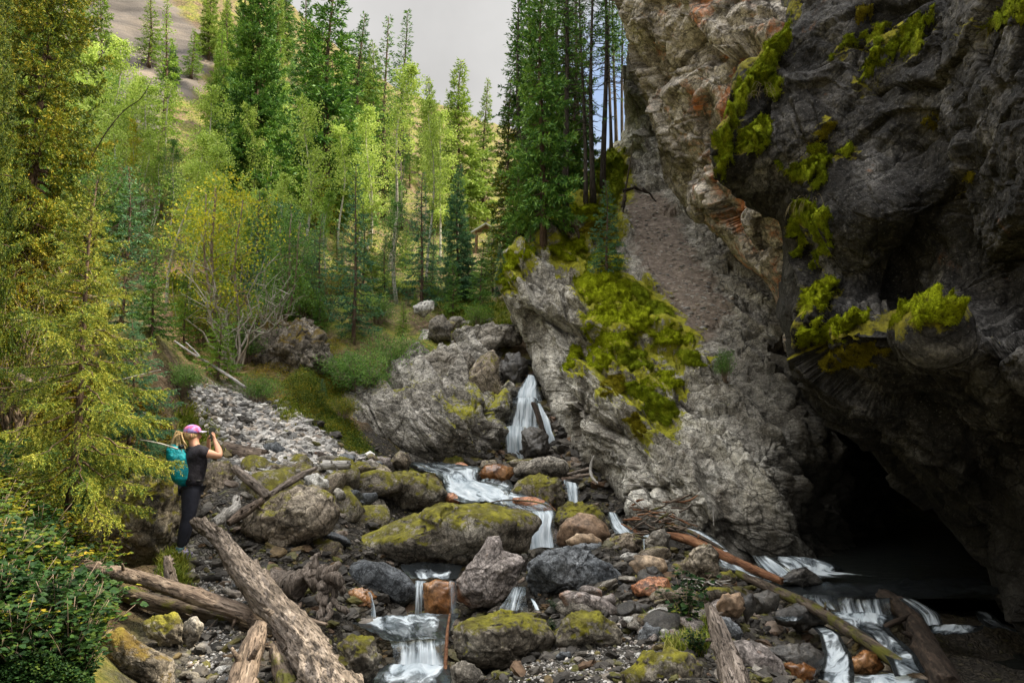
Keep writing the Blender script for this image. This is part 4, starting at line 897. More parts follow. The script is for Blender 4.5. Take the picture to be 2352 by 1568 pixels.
for poly, n, (r0, r1), kinds, lab, grp in STONE_REG:
    for i in range(n):
        u, v = rand_in(poly, rs); g = ground_hit(u, v)
        if g is None: continue
        k = kinds[rs.integers(len(kinds))]; base = k if (k, 0) in stone_protos else 'semi'
        src = stone_protos[(base, int(rs.integers(3)))]
        o = src.copy(); COL.objects.link(o)
        r = r0*(r1/r0)**(rs.random()**1.4)
        o.scale = (r*rs.uniform(0.8, 1.5), r*rs.uniform(0.8, 1.3), r*rs.uniform(0.7, 1.1))
        o.rotation_euler = (rs.uniform(-.5, .5), rs.uniform(-.5, .5), rs.uniform(0, 6.28))
        o.location = (g[0], g[1], g[2]+0.25*r)
        tag(o, lab, 'stone', grp)
for o in stone_protos.values(): bpy.data.objects.remove(o)
# gravel: nobody could count it
def gravel(name, regs, mat, n, r0, r1, seed, label, lv=1):
    rg = np.random.default_rng(seed); d, f = ico(lv); b = Buf()
    V_, T_ = [], []
    pts, _ = scatter(regs, n, seed, 40)
    r = r0*(r1/r0)**(rg.random(len(pts))**2.0)*np.clip(pts[:, 1]/10, 0.7, 2)
    for k in range(0, len(pts)):
        M = np.array(Euler((rg.uniform(-.6, .6), rg.uniform(-.6, .6), rg.uniform(0, 6))).to_matrix())
        q = (d*rg.uniform(0.7, 1.15, len(d))[:, None]*np.array([1.2, 0.9, 0.5])*r[k]) @ M.T + pts[k]+[0, 0, 0.2*r[k]]
        b.add(q, f)
    o = b.build(name, mat, smooth=False); tag(o, label, 'gravel', kind='stuff'); return o
s = NT('gravel'); g = s.n('ShaderNodeNewGeometry')
M_GR = s.done(s.bsdf(s.ramp(g.outputs['Random Per Island'], [(0.0, (0.09, 0.087, 0.083)), (0.35, (0.26, 0.25, 0.235)), (0.65, (0.44, 0.42, 0.39)), (0.85, (0.36, 0.30, 0.24)), (1.0, (0.66, 0.64, 0.60))]), 0.85))
gravel('gravel', [STONE_REG[0][0], STONE_REG[0][0], [(430,900),(540,900),(620,980),(560,1030),(470,1000)]], M_GR, 6000, 0.02, 0.085, 5, 'pale broken scree fragments spread over the slope')
BEDP = [(420,1000),(560,905),(700,940),(820,1030),(1180,1060),(1400,1100),(1650,1260),(1700,1568),(430,1568),(330,1350),(420,1250)]
s = NT('rubble'); g = s.n('ShaderNodeNewGeometry'); vq = s.coords(False); nq = s.noise(vq, 14, 6, 0.7)
M_RB = s.done(s.bsdf(s.mix(0.8, s.ramp(g.outputs['Random Per Island'], [(0.0, (0.02, 0.018, 0.015)), (0.35, (0.06, 0.053, 0.045)), (0.6, (0.11, 0.098, 0.082)), (0.75, (0.10, 0.095, 0.02)), (0.9, (0.13, 0.08, 0.05)), (1.0, (0.24, 0.22, 0.19))]), s.ramp(nq, [(0.35, 0.4), (0.65, 1.4)]), 'MULTIPLY'), 0.7, s.bump(nq, 0.5, 0.03)))
gravel('rubble', [BEDP, [(430,1280),(900,1200),(1400,1200),(1700,1300),(1700,1568),(430,1568)], [(1640,1300),(1800,1350),(1900,1430),(2050,1568),(1650,1568)], [(1150,850),(1240,850),(1300,960),(1450,1120),(1100,1100)]], M_RB, 9000, 0.02, 0.13, 15, 'dark mixed rubble filling the gaps between the boulders of the stream bed', lv=2)
gravel('gravel', [STONE_REG[1][0], STONE_REG[2][0], STONE_REG[4][0], STONE_REG[4][0], STONE_REG[7][0]], M_GR, 5200, 0.008, 0.035, 6, 'fine grey river gravel on the bars and the footpath')

# ================================================================== moss cushions on the cliffs (parts of their cliff)
def moss_mat(name, cols, fine=55):
    s = NT(name); v = s.coords(False); n = s.noise(v, 5.0, 6, 0.7); n2 = s.noise(v, fine, 4, 0.7)
    col = s.ramp(n, [(0.28, cols[0]), (0.48, cols[1]), (0.72, cols[2])])
    col = s.mix(0.8, col, s.ramp(n2, [(0.34, 0.2), (0.66, 1.4)]), 'MULTIPLY')
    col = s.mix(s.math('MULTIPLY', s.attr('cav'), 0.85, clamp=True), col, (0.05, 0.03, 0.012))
    return s.done(s.bsdf(col, 0.95, s.bump(n2, 1.0, 0.05), spec=0.05))
M_MB = moss_mat('bright_moss', ((0.11, 0.10, 0.008), (0.34, 0.41, 0.012), (0.52, 0.58, 0.03)))
M_MD = moss_mat('green_moss', ((0.07, 0.075, 0.008), (0.24, 0.31, 0.014), (0.42, 0.46, 0.03)))  # a darker green mix than the bright moss
M_ML = moss_mat('olive_moss', ((0.08, 0.065, 0.006), (0.22, 0.19, 0.012), (0.38, 0.33, 0.02)))
MM = dict(MB=M_MB, MD=M_MD, ML=M_ML)
def moss_pad(wall, poly, conv, th, mat, seed, fuzz=1.0, step=3.0, label=None):
    poly = np.array([conv(*p) for p in poly], float)
    a, b = poly.min(0)-3, poly.max(0)+3
    nu, nv = int((b[0]-a[0])/step)+2, int((b[1]-a[1])/step)+2
    U, V = np.meshgrid(np.linspace(a[0], b[0], nu), np.linspace(a[1], b[1], nv)); q = np.stack([U.ravel(), V.ravel()], -1)
    wobb = vnoise(np.stack([q[:, 0]/18, q[:, 1]/14, q[:, 0]*0+seed], -1), seed)*13+1
    sd_ = poly_dist(poly, q)+wobb
    half = max(8.0, sd_.max())
    ok = sd_ > 0
    idx = -np.ones(len(q), int); pv = []
    # one cushion, one piece: keep the largest connected patch
    og = ok.reshape(nv, nu); seen = np.zeros_like(og); best = []
    for s0 in zip(*np.nonzero(og)):
        if seen[s0]: continue
        st_ = [s0]; seen[s0] = True; comp = []
        while st_:
            a_, b_ = st_.pop(); comp.append(a_*nu+b_)
            for c_, e_ in ((a_+1, b_), (a_-1, b_), (a_, b_+1), (a_, b_-1)):
                if 0 <= c_ < nv and 0 <= e_ < nu and og[c_, e_] and not seen[c_, e_]: seen[c_, e_] = True; st_.append((c_, e_))
        if len(comp) > len(best): best = comp
    ok = np.zeros(len(q), bool); ok[best] = True
    for i in np.nonzero(ok)[0]:
        h, n = wall.hit(*q[i])
        if h is None: continue
        n = n if (n @ h) < 0 else -n
        idx[i] = len(pv); pv.append((h, n, sd_[i]))
    if len(pv) < 12: return None
    H = np.array([x[0] for x in pv]); _ok = np.abs(H[:, 1]-np.median(H[:, 1])) < 0.9*max(1, np.median(H[:, 1])/10)
    keepi = np.nonzero(idx >= 0)[0]
    for a_, b_ in zip(keepi, _ok):
        if not b_: idx[a_] = -1
    idx[idx >= 0] = np.arange(int(_ok.sum())); pv = [x for x, o_ in zip(pv, _ok) if o_]; H = np.array([x[0] for x in pv]); N = np.array([x[1] for x in pv]); S = np.array([x[2] for x in pv])
    # smooth the base relief so the cushion bridges the cracks
    Yf = np.full(len(q), np.nan); m = idx >= 0; Yf[m] = H[:, 1]; Yg_ = Yf.reshape(nv, nu)
    for _ in range(14):
        pad = np.pad(Yg_, 1, constant_values=np.nan)
        st = np.stack([pad[1:-1, 1:-1], pad[:-2, 1:-1], pad[2:, 1:-1], pad[1:-1, :-2], pad[1:-1, 2:]])
        with np.errstate(all='ignore'): mean = np.nanmean(st, 0)
        Yg_ = np.where(np.isnan(Yg_), np.nan, mean)
    Ys = np.minimum(Yg_.ravel()[m]-0.03, H[:, 1]+0.10)
    P0 = P(q[m][:, 0], q[m][:, 1], Ys)
    dome = np.sqrt(np.clip(S/min(half, 28), 0, 1)*(2-np.clip(S/min(half, 28), 0, 1)))
    lump = 0.8+0.7*fbm(P0*2.6, 3, seed)+0.30*fbm(P0*9, 3, seed+1)+0.16*fbm(P0*30, 2, seed+2)
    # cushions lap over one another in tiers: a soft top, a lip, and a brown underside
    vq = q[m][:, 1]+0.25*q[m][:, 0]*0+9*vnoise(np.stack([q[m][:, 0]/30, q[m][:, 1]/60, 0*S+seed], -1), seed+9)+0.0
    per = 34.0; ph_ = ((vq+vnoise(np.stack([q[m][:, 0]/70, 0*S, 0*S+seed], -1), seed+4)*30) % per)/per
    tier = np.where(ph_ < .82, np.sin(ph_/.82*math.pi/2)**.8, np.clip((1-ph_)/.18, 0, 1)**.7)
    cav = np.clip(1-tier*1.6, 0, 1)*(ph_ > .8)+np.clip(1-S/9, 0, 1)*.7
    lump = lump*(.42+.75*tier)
    up = np.array([0, -0.85, 0.40]); nn = N*0.35+up; nn /= np.linalg.norm(nn, axis=1)[:, None]
    pp = P0+nn*(1.25*th*dome*lump-0.03*(1-dome))[:, None]
    f = grid_faces(nu, nv); fi = idx[f]; fi = fi[(fi >= 0).all(1)]
    bf = Buf().add(pp, fi)
    # fuzz: short upright moss fibres
    rg = np.random.default_rng(seed); nfz = int(len(pp)*5*fuzz)
    if nfz:
        k = rg.integers(0, len(pp), nfz); c = pp[k]+rg.normal(0, 0.006*P0[:, 1].mean()/9, (nfz, 3)); Ym = P0[:, 1].mean()
        L = rg.uniform(0.012, 0.036, nfz)*Ym/9; dr_ = nn[k]+rg.normal(0, 0.55, (nfz, 3)); dr_[:, 2] -= 0.15; dr_ /= np.linalg.norm(dr_, axis=1)[:, None]
        sdv = np.cross(dr_, rg.normal(0, 1, (nfz, 3))); sdv /= np.linalg.norm(sdv, axis=1)[:, None]
        w_ = (0.0035*Ym/9)
        bf.tris(np.stack([c-sdv*w_, c+sdv*w_, c+dr_*L[:, None]], 1))
    o = bf.build('moss_cushion', mat, wall.obj, smooth=True)
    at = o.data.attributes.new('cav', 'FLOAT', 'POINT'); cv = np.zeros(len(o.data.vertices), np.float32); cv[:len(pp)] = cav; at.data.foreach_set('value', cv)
    if label: o['label'] = label
    return o
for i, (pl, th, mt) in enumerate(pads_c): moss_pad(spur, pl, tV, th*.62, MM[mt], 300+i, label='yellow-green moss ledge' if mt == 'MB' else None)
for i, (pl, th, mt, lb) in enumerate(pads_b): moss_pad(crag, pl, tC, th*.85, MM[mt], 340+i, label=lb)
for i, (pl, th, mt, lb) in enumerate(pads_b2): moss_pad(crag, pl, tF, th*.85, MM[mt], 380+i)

# broken stone on the dirt of the gully
rg = np.random.default_rng(31); d_, f_ = ico(1); b = Buf(); gp = [(1450,450),(1530,450),(1600,560),(1680,680),(1700,740),(1620,760),(1540,700),(1470,620),(1450,520)]
for i in range(900):
    u, v = rand_in(gp, rg); h_, n_ = spur.hit(u, v)
    if h_ is None: continue
    r_ = 0.012*(6**(rg.random()**2.2)); b.add((d_*rg.uniform(.6, 1.2, (len(d_), 1))*np.array([1.3, .9, .6])*r_)+h_, f_)
o = b.build('scree', M_GR, smooth=False); tag(o, 'small broken stones lying on the dirt of the steep gully', 'scree', kind='stuff')
# ================================================================== water
def water_mat(name, kind):
    s = NT(name); tcn = s.n('ShaderNodeTexCoord'); uv = tcn.outputs['UV']
    st = s.scalev(uv, (11, 0.8, 1)) if kind == 'fall' else s.scalev(uv, (3.2, 1.1, 1))
    n = s.noise(st, 1.7, 6, 0.62, 0.5 if kind == 'fall' else 1.3)
    n2 = s.noise(s.scalev(uv, (1.3, 0.9, 1)), 1.1, 4, 0.6, 0.6)
    f = s.attr('foam')
    k = s.math('ADD', s.math('MULTIPLY', n, 0.95), s.math('MULTIPLY', n2, 0.45))
    k = s.math('ADD', k, f)
    fm = s.ramp(k, [(0.72, 0.06), (0.88, 0.42), (1.08, 0.97)]) if kind == 'fall' else s.ramp(k, [(0.74, 0.02), (0.92, 0.35), (1.16, 0.95)])
    col = s.ramp(n, [(0.3, (0.26, 0.34, 0.40)), (0.7, (0.80, 0.86, 0.90))])
    nb = s.bump(s.math('ADD', n, s.math('MULTIPLY', n2, 0.5)), 0.5, 0.06)
    dif = s.bsdf(col, 0.6, nb, spec=0.3)
    tr = s.n('ShaderNodeBsdfTranslucent'); s.l(col, tr.inputs[0])
    m0 = s.n('ShaderNodeMixShader'); m0.inputs[0].default_value = 0.25; s.l(dif, m0.inputs[1]); s.l(tr.outputs[0], m0.inputs[2])
    gl = s.n('ShaderNodeBsdfGlossy'); gl.inputs['Roughness'].default_value = 0.22; gl.inputs[0].default_value = (0.22, 0.25, 0.27, 1); s.l(nb, gl.inputs['Normal'])
    tp = s.n('ShaderNodeBsdfTransparent'); tp.inputs[0].default_value = (0.80, 0.78, 0.66, 1) if kind == 'fall' else (0.74, 0.68, 0.54, 1)
    fr = s.n('ShaderNodeFresnel'); fr.inputs['IOR'].default_value = 1.22; s.l(nb, fr.inputs['Normal'])
    m1 = s.n('ShaderNodeMixShader'); s.l(fr.outputs[0], m1.inputs[0]); s.l(tp.outputs[0], m1.inputs[1]); s.l(gl.outputs[0], m1.inputs[2])
    m2 = s.n('ShaderNodeMixShader'); s.l(fm, m2.inputs[0]); s.l(m1.outputs[0], m2.inputs[1]); s.l(m0.outputs[0], m2.inputs[2])
    return s.done(m2.outputs[0])
M_FALL = water_mat('falling_water', 'fall'); M_POOL = water_mat('running_water', 'pool')
def strip(name, rows, conv, foam, mat, label=None, cat=None, seed=1, bulge=0.05, kind='structure', parent=None, nu=36, edge=0.75):
    """rows: (xl, yl, xr, yr, Y, [foam add])"""
    rows = [tuple(r)+((0,) if len(r) == 5 else ()) for r in rows]
    R = np.array(rows, float); n = len(R)
    t = np.linspace(0, n-1, (n-1)*16+1)
    i = np.clip(np.floor(t).astype(int), 0, n-2); f = t-i
    def cr(c):
        p0 = c[np.maximum(i-1, 0)]; p1 = c[i]; p2 = c[i+1]; p3 = c[np.minimum(i+2, n-1)]
        return 0.5*((2*p1)+(-p0+p2)*f+(2*p0-5*p1+4*p2-p3)*f*f+(-p0+3*p1-3*p2+p3)*f**3)
    l = np.array([conv(a, b) for a, b in zip(cr(R[:, 0]), cr(R[:, 1]))]); r = np.array([conv(a, b) for a, b in zip(cr(R[:, 2]), cr(R[:, 3]))])
    Y = cr(R[:, 4]); fo = cr(R[:, 5]); nv = len(t); s_ = np.linspace(0, 1, nu)
    U = l[:, :1]+(r[:, :1]-l[:, :1])*s_; V = l[:, 1:]+(r[:, 1:]-l[:, 1:])*s_
    base = P(U.ravel(), V.ravel(), np.repeat(Y, nu)); g = base.reshape(nv, nu, 3)
    lu = np.concatenate([[0], np.cumsum(np.linalg.norm(np.diff(g[:, nu//2], axis=0), axis=1))])
    wd = np.linalg.norm(g[:, -1]-g[:, 0], axis=1)
    uv = np.stack([((s_[None]-0.5)*wd[:, None]).ravel()+seed, np.repeat(lu, nu)+seed*3], -1)
    S = np.tile(s_, nv); prof = np.clip(4*S*(1-S), 0, 1)**0.5
    st = np.stack([uv[:, 0]*7, uv[:, 1]*0.9, 0*S+seed], -1)
    amp = np.repeat(wd, nu)
    d = bulge*prof*np.minimum(amp, 0.8)+0.035*np.minimum(amp*3, 1)*fbm(st, 3, seed)+0.05*np.minimum(amp*2, 1)*fbm(np.stack([uv[:, 0]*2, uv[:, 1]*1.6, 0*S], -1), 3, seed+3)
    base = base+np.stack([0*d, -d*0.8, d*0.6], -1)
    ef = foam+np.repeat(fo, nu)-edge*(1-np.clip(np.minimum(S, 1-S)/0.20, 0, 1))
    ef = ef-0.10*(1-np.clip(np.minimum(np.repeat(t, nu)+0.02, n-1-np.repeat(t, nu)+0.02)/0.3, 0, 1))
    o = mk(name, base, grid_faces(nu, nv), mat, parent, uv=uv, attrs=dict(foam=ef))
    if parent is None: tag(o, label, cat, kind=kind)
    return o
# upper fall (E coordinates)
strip('waterfall', [(858,160,892,165,18.7),(835,200,902,202,18.3),(802,240,912,242,18.0),(775,290,925,284,17.75)], tE, 0.46, M_FALL, seed=2)
strip('waterfall', [(795,268,905,270,17.85),(792,292,908,292,17.6),(778,345,918,345,17.45),(762,385,928,385,17.35),(750,415,935,415,17.25)], tE, 0.32, M_FALL, seed=5, nu=60)
strip('waterfall', [(748,396,850,400,17.15),(750,440,846,440,17.0),(755,490,846,490,16.95),(758,560,854,560,16.9)], tE, 0.5, M_FALL, seed=7, nu=44)
strip('waterfall', [(900,292,918,290,17.6),(912,330,936,326,17.4),(920,370,958,366,17.2),(932,420,972,415,17.0),(945,480,992,470,16.9),(955,550,1003,550,16.8)], tE, 0.46, M_FALL, seed=9)
# pool and cascade
strip('stream', [(300,572,520,568,15.7,-.35),(360,600,600,578,15.2,-.15),(440,625,640,590,14.8,.02),(470,655,640,640,14.4,.12),(480,700,700,660,13.9,.2),(520,735,780,690,13.5,.15),(600,752,800,760,13.0,.05)], tE, 0.22, M_POOL, seed=11, bulge=0.10, nu=60)
strip('stream', [(620,645,780,640,14.3,-.1),(600,680,800,668,13.9,.15),(640,725,840,700,13.4,.15),(740,765,940,735,12.9,.0),(840,800,990,785,12.6,.1)], tE, 0.16, M_POOL, seed=13, bulge=0.08, nu=60)
strip('waterfall', [(850,790,988,782,12.55,-.1),(872,812,984,808,12.35,.1),(862,860,980,850,12.15,.1),(852,905,985,905,12.05,.1),(850,958,1000,950,11.95,.15)], tE, 0.30, M_FALL, seed=15, nu=60)
strip('waterfall', [(775,825,800,828,12.4),(790,862,822,860,12.2),(815,900,850,890,12.1),(850,940,880,925,12.0)], tE, 0.34, M_FALL, seed=17, nu=20)
strip('waterfall', [(1022,640,1085,650,14.2),(1028,675,1092,675,14.0),(1034,710,1096,712,13.9),(1040,750,1098,748,13.8)], tE, 0.36, M_FALL, seed=19, nu=30)
strip('waterfall', [(1225,785,1260,785,13.0),(1228,815,1285,820,12.7),(1240,850,1310,850,12.3),(1260,885,1365,895,12.0)], tE, 0.32, M_FALL, seed=21, nu=30)
strip('waterfall', [(1380,895,1420,890,11.9),(1384,920,1412,920,11.7),(1385,955,1405,955,11.6)], tE, 0.36, M_FALL, seed=22, nu=20)
# middle pool and twin threads
strip('stream', [(280,1030,560,1022,10.9,-.1),(280,1050,550,1045,10.6),(300,1070,545,1065,10.3,.1),(330,1095,535,1090,10.0,.2)], tE, 0.06, M_POOL, seed=23, bulge=0.02, nu=50)
strip('waterfall', [(345,1098,392,1100,9.95),(340,1130,386,1130,9.8),(338,1180,384,1180,9.7),(334,1265,384,1265,9.65)], tE, 0.22, M_FALL, seed=25, nu=24)
strip('waterfall', [(492,1100,532,1100,9.3),(496,1140,534,1140,9.2),(500,1190,538,1190,9.15),(500,1268,544,1268,9.1)], tE, 0.20, M_FALL, seed=27, nu=24)
strip('waterfall', [(126,1150,140,1146,8.95),(136,1180,152,1178,8.9),(140,1220,162,1218,8.85),(136,1268,170,1268,8.8)], tE, 0.34, M_FALL, seed=29, nu=14)
strip('waterfall', [(790,1130,850,1130,9.2),(770,1170,850,1165,9.0),(740,1210,855,1205,8.9),(715,1245,860,1240,8.8)], tE, 0.12, M_FALL, seed=31, nu=30)
strip('waterfall', [(868,1180,885,1180,9.0),(880,1205,900,1203,8.8),(890,1235,915,1232,8.7)], tE, 0.30, M_FALL, seed=33, nu=14)
strip('stream', [(20,1262,545,1256,9.05,.22),(40,1285,540,1275,8.8,.16),(90,1310,520,1295,8.55,.12),(160,1335,505,1325,8.3,.04),(190,1362,500,1355,8.1,-.05),(235,1376,490,1372,8.0,.0)], tE, 0.10, M_POOL, seed=35, bulge=0.02, nu=80)
strip('waterfall', [(225,1368,490,1366,8.02,-.05),(232,1385,486,1384,7.9,-.08),(240,1420,482,1420,7.8,.05),(238,1460,486,1460,7.75,.2),(225,1500,495,1500,7.7,.35)], tE, 0.18, M_FALL, seed=37, nu=90, bulge=0.05)
strip('stream', [(215,1490,500,1485,7.7,.3),(170,1520,505,1515,7.45,.2),(130,1560,510,1550,7.2,.0),(100,1640,540,1640,6.6,-.2)], tE, 0.16, M_POOL, seed=39, bulge=0.03, nu=60)
# along the cave
strip('stream', [(-30,862,20,856,11.9),(20,885,90,868,11.7),(70,905,130,890,11.5),(110,930,170,915,11.3),(150,960,205,945,11.1),(170,985,230,965,10.9)], tF, 0.26, M_POOL, seed=41, nu=30)
strip('stream', [(165,990,225,975,10.9),(180,1030,270,1010,10.6),(230,1060,320,1040,10.4),(300,1080,420,1075,10.3),(380,1105,520,1100,10.1)], tF, 0.25, M_POOL, seed=43, nu=30)
strip('waterfall', [(330,985,400,985,11.4,-.2),(345,1010,430,1005,11.2,0),(370,1045,480,1035,11.0,.1),(400,1085,540,1080,10.9,.1)], tF, 0.18, M_FALL, seed=45, nu=40)
strip('waterfall', [(420,995,540,992,11.8,.0),(410,1020,640,1010,11.5,.1),(410,1050,740,1050,11.2,.12),(380,1085,760,1078,10.9,.1),(370,1112,980,1085,10.7,-.15)], tF, 0.18, M_POOL, seed=47, nu=70, bulge=0.12)
strip('stream', [(430,1120,1350,1085,10.8,-.1),(450,1150,1400,1120,10.3,-.2),(480,1175,1450,1160,9.8,-.2),(540,1190,1000,1185,9.5,-.1)], tF, -0.12, M_POOL, seed=49, nu=80, bulge=0.0)
strip('waterfall', [(560,1165,700,1172,9.55,-.25),(580,1195,700,1200,9.4,-.15),(640,1235,720,1235,9.3,0)], tF, 0.20, M_FALL, seed=50, nu=40)
strip('waterfall', [(690,1172,955,1180,9.5,-.05),(690,1195,962,1200,9.35,.02),(700,1230,970,1230,9.25,.1),(700,1262,985,1262,9.15,.25)], tF, 0.12, M_FALL, seed=51, nu=90, bulge=0.03)
strip('stream', [(640,1245,985,1262,9.2,.15),(680,1275,985,1285,8.9,.12),(760,1310,960,1315,8.6,.0),(840,1340,980,1345,8.3,-.05),(900,1400,1040,1400,7.9,.05),(950,1460,1080,1450,7.5,.05),(980,1540,1120,1520,7.1,.1)], tF, 0.16, M_POOL, seed=53, nu=60)
strip('waterfall', [(1000,1180,1080,1190,9.4,-.1),(1030,1215,1150,1220,9.2,0),(1080,1260,1190,1250,9.0,0),(1110,1310,1205,1300,8.9,.1)], tF, 0.10, M_FALL, seed=55, nu=40)
strip('stream', [(1100,1300,1380,1305,9.0,.05),(1110,1320,1375,1325,8.8,.1),(1120,1345,1300,1340,8.6,-.15)], tF, 0.20, M_POOL, seed=57, nu=60, bulge=0.0)
strip('stream', [(1340,1240,1420,1240,9.6),(1370,1290,1500,1300,9.2),(1420,1320,1560,1330,8.9,-.1)], tF, 0.10, M_POOL, seed=58, nu=40, bulge=0.0)
strip('stream', [(590,1300,640,1290,9.0),(640,1350,720,1340,8.4,.1),(650,1400,750,1390,8.0,.1),(650,1460,790,1450,7.6,.15),(640,1510,800,1500,7.2,.2),(630,1600,800,1560,6.7,.2)], tF, 0.08, M_POOL, seed=59, nu=40)
strip('stream', [(420,1262,560,1245,9.1),(430,1275,560,1265,8.9),(470,1290,540,1285,8.7)], tF, 0.14, M_POOL, seed=61, nu=40, bulge=0.0)
strip('stream', [(700,1530,1100,1520,7.4,.1),(690,1560,1130,1550,7.1,.15),(680,1640,1150,1640,6.6,.1)], tF, 0.14, M_POOL, seed=63, nu=60, bulge=0.0)
# dark still water under and in front of the cave and the pool floor sheets
def pool(poly, z, nm='stream'):
    pts = []
    for u, v in poly:
        dx, dy, dz = ray(u, v); k = z/dz; pts.append((dx*k, dy*k))
    pts = np.array(pts); a, b = pts.min(0), pts.max(0)
    n = 90; X_, Y_ = np.meshgrid(np.linspace(a[0], b[0], n), np.linspace(a[1], b[1], n)); q = np.stack([X_.ravel(), Y_.ravel()], -1)
    ins = poly_dist(pts, q) > -0.08; f = grid_faces(n, n); f = f[ins[f].all(1)]
    zz = z+0.012*fbm(np.stack([q[:, 0]*1.5, q[:, 1]*1.5, 0*q[:, 0]], -1), 4, 3)
    used = np.unique(f); remap = -np.ones(n*n, int); remap[used] = np.arange(len(used))
    o = mk(nm, np.stack([q[:, 0], q[:, 1], zz], -1)[used], remap[f], M_STILL); tag(o, kind='structure'); return o
s = NT('still_dark_water'); v = s.coords(False); n = s.noise(s.scalev(v, (1, 2.5, 1)), 3.0, 5, 0.6, 0.5)
M_STILL = s.done(s.bsdf((0.012, 0.014, 0.013), 0.08, s.bump(n, 0.35, 0.05), spec=0.5))
pool([(1690,1330),(1850,1240),(2100,1190),(2420,1200),(2500,1380),(2200,1372),(1990,1366),(1800,1352)], -2.38)
pool([(1560,1420),(1800,1345),(2000,1400),(2500,1400),(2900,1700),(1500,1700)], -2.78)
# ================================================================== vegetation
L_ = dict(
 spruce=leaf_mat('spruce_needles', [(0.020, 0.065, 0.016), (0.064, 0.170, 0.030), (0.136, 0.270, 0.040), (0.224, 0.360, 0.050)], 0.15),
 bright=leaf_mat('bright_spruce_needles', [(0.048, 0.100, 0.014), (0.120, 0.230, 0.026), (0.224, 0.360, 0.040), (0.336, 0.460, 0.070)], 0.35),  # lighter, yellower green than the plain spruce needles
 teal=leaf_mat('blue_green_needles', [(0.02, 0.06, 0.035), (0.05, 0.14, 0.07), (0.10, 0.23, 0.10), (0.19, 0.33, 0.14)], 0.25),
 young=leaf_mat('young_spruce_needles', [(0.018, 0.060, 0.022), (0.070, 0.140, 0.028), (0.27, 0.30, 0.030), (0.52, 0.48, 0.08)], 0.22, seed_sc=1.6),
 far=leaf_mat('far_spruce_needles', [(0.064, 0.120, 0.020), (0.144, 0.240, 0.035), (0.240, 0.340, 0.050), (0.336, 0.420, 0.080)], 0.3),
 bronze=leaf_mat('old_spruce_needles', [(0.012, 0.035, 0.008), (0.056, 0.110, 0.015), (0.20, 0.24, 0.018), (0.42, 0.32, 0.025)], 0.15, seed_sc=1.2),
 aspen=leaf_mat('aspen_leaves', [(0.14, 0.22, 0.03), (0.30, 0.43, 0.07), (0.46, 0.58, 0.11), (0.60, 0.70, 0.22)], 0.4),
 yellow=leaf_mat('turning_leaves', [(0.16, 0.22, 0.02), (0.36, 0.40, 0.03), (0.55, 0.50, 0.03), (0.66, 0.54, 0.05)], 0.45),
 shrub=leaf_mat('shrub_leaves', [(0.032, 0.080, 0.020), (0.088, 0.190, 0.040), (0.160, 0.300, 0.060), (0.240, 0.380, 0.080)], 0.4),
 herb=leaf_mat('herb_leaves', [(0.006, 0.02, 0.006), (0.013, 0.042, 0.010), (0.03, 0.08, 0.015), (0.08, 0.12, 0.015)], 0.35, seed_sc=2),
 herby=leaf_mat('yellowing_herb_leaves', [(0.02, 0.06, 0.010), (0.08, 0.13, 0.012), (0.22, 0.22, 0.015), (0.38, 0.26, 0.02)], 0.35, seed_sc=3),
 autumn=leaf_mat('autumn_shrub_leaves', [(0.10, 0.08, 0.01), (0.20, 0.19, 0.015), (0.32, 0.27, 0.02), (0.42, 0.24, 0.02)], 0.35, seed_sc=2),
 grass=leaf_mat('grass_blades', [(0.06, 0.10, 0.012), (0.14, 0.20, 0.02), (0.26, 0.28, 0.03), (0.42, 0.38, 0.12)], 0.35, seed_sc=2),
 dry=leaf_mat('dry_grass', [(0.16, 0.13, 0.06), (0.34, 0.28, 0.14), (0.5, 0.42, 0.24)], 0.3),
 dead=leaf_mat('dead_needles', [(0.05, 0.045, 0.03), (0.13, 0.115, 0.08), (0.22, 0.20, 0.14)], 0.1),
)
M_BARK = wood_mat('spruce_bark', (0.045, 0.030, 0.022), (0.14, 0.092, 0.066), (0.26, 0.18, 0.13), sc=2.2)
M_BARKD = wood_mat('dark_bark', (0.03, 0.025, 0.020), (0.09, 0.075, 0.062), (0.19, 0.16, 0.135), sc=2.2)
M_ASP = wood_mat('aspen_bark', (0.16, 0.15, 0.11), (0.48, 0.46, 0.38), (0.68, 0.66, 0.58), axis=0, sc=1.2, bump=0.2)
M_TWIG = plain_mat('twig_bark', (0.10, 0.07, 0.05), (0.30, 0.23, 0.17), 12)
M_GTWIG = plain_mat('grey_twig', (0.20, 0.18, 0.15), (0.52, 0.48, 0.42), 12)

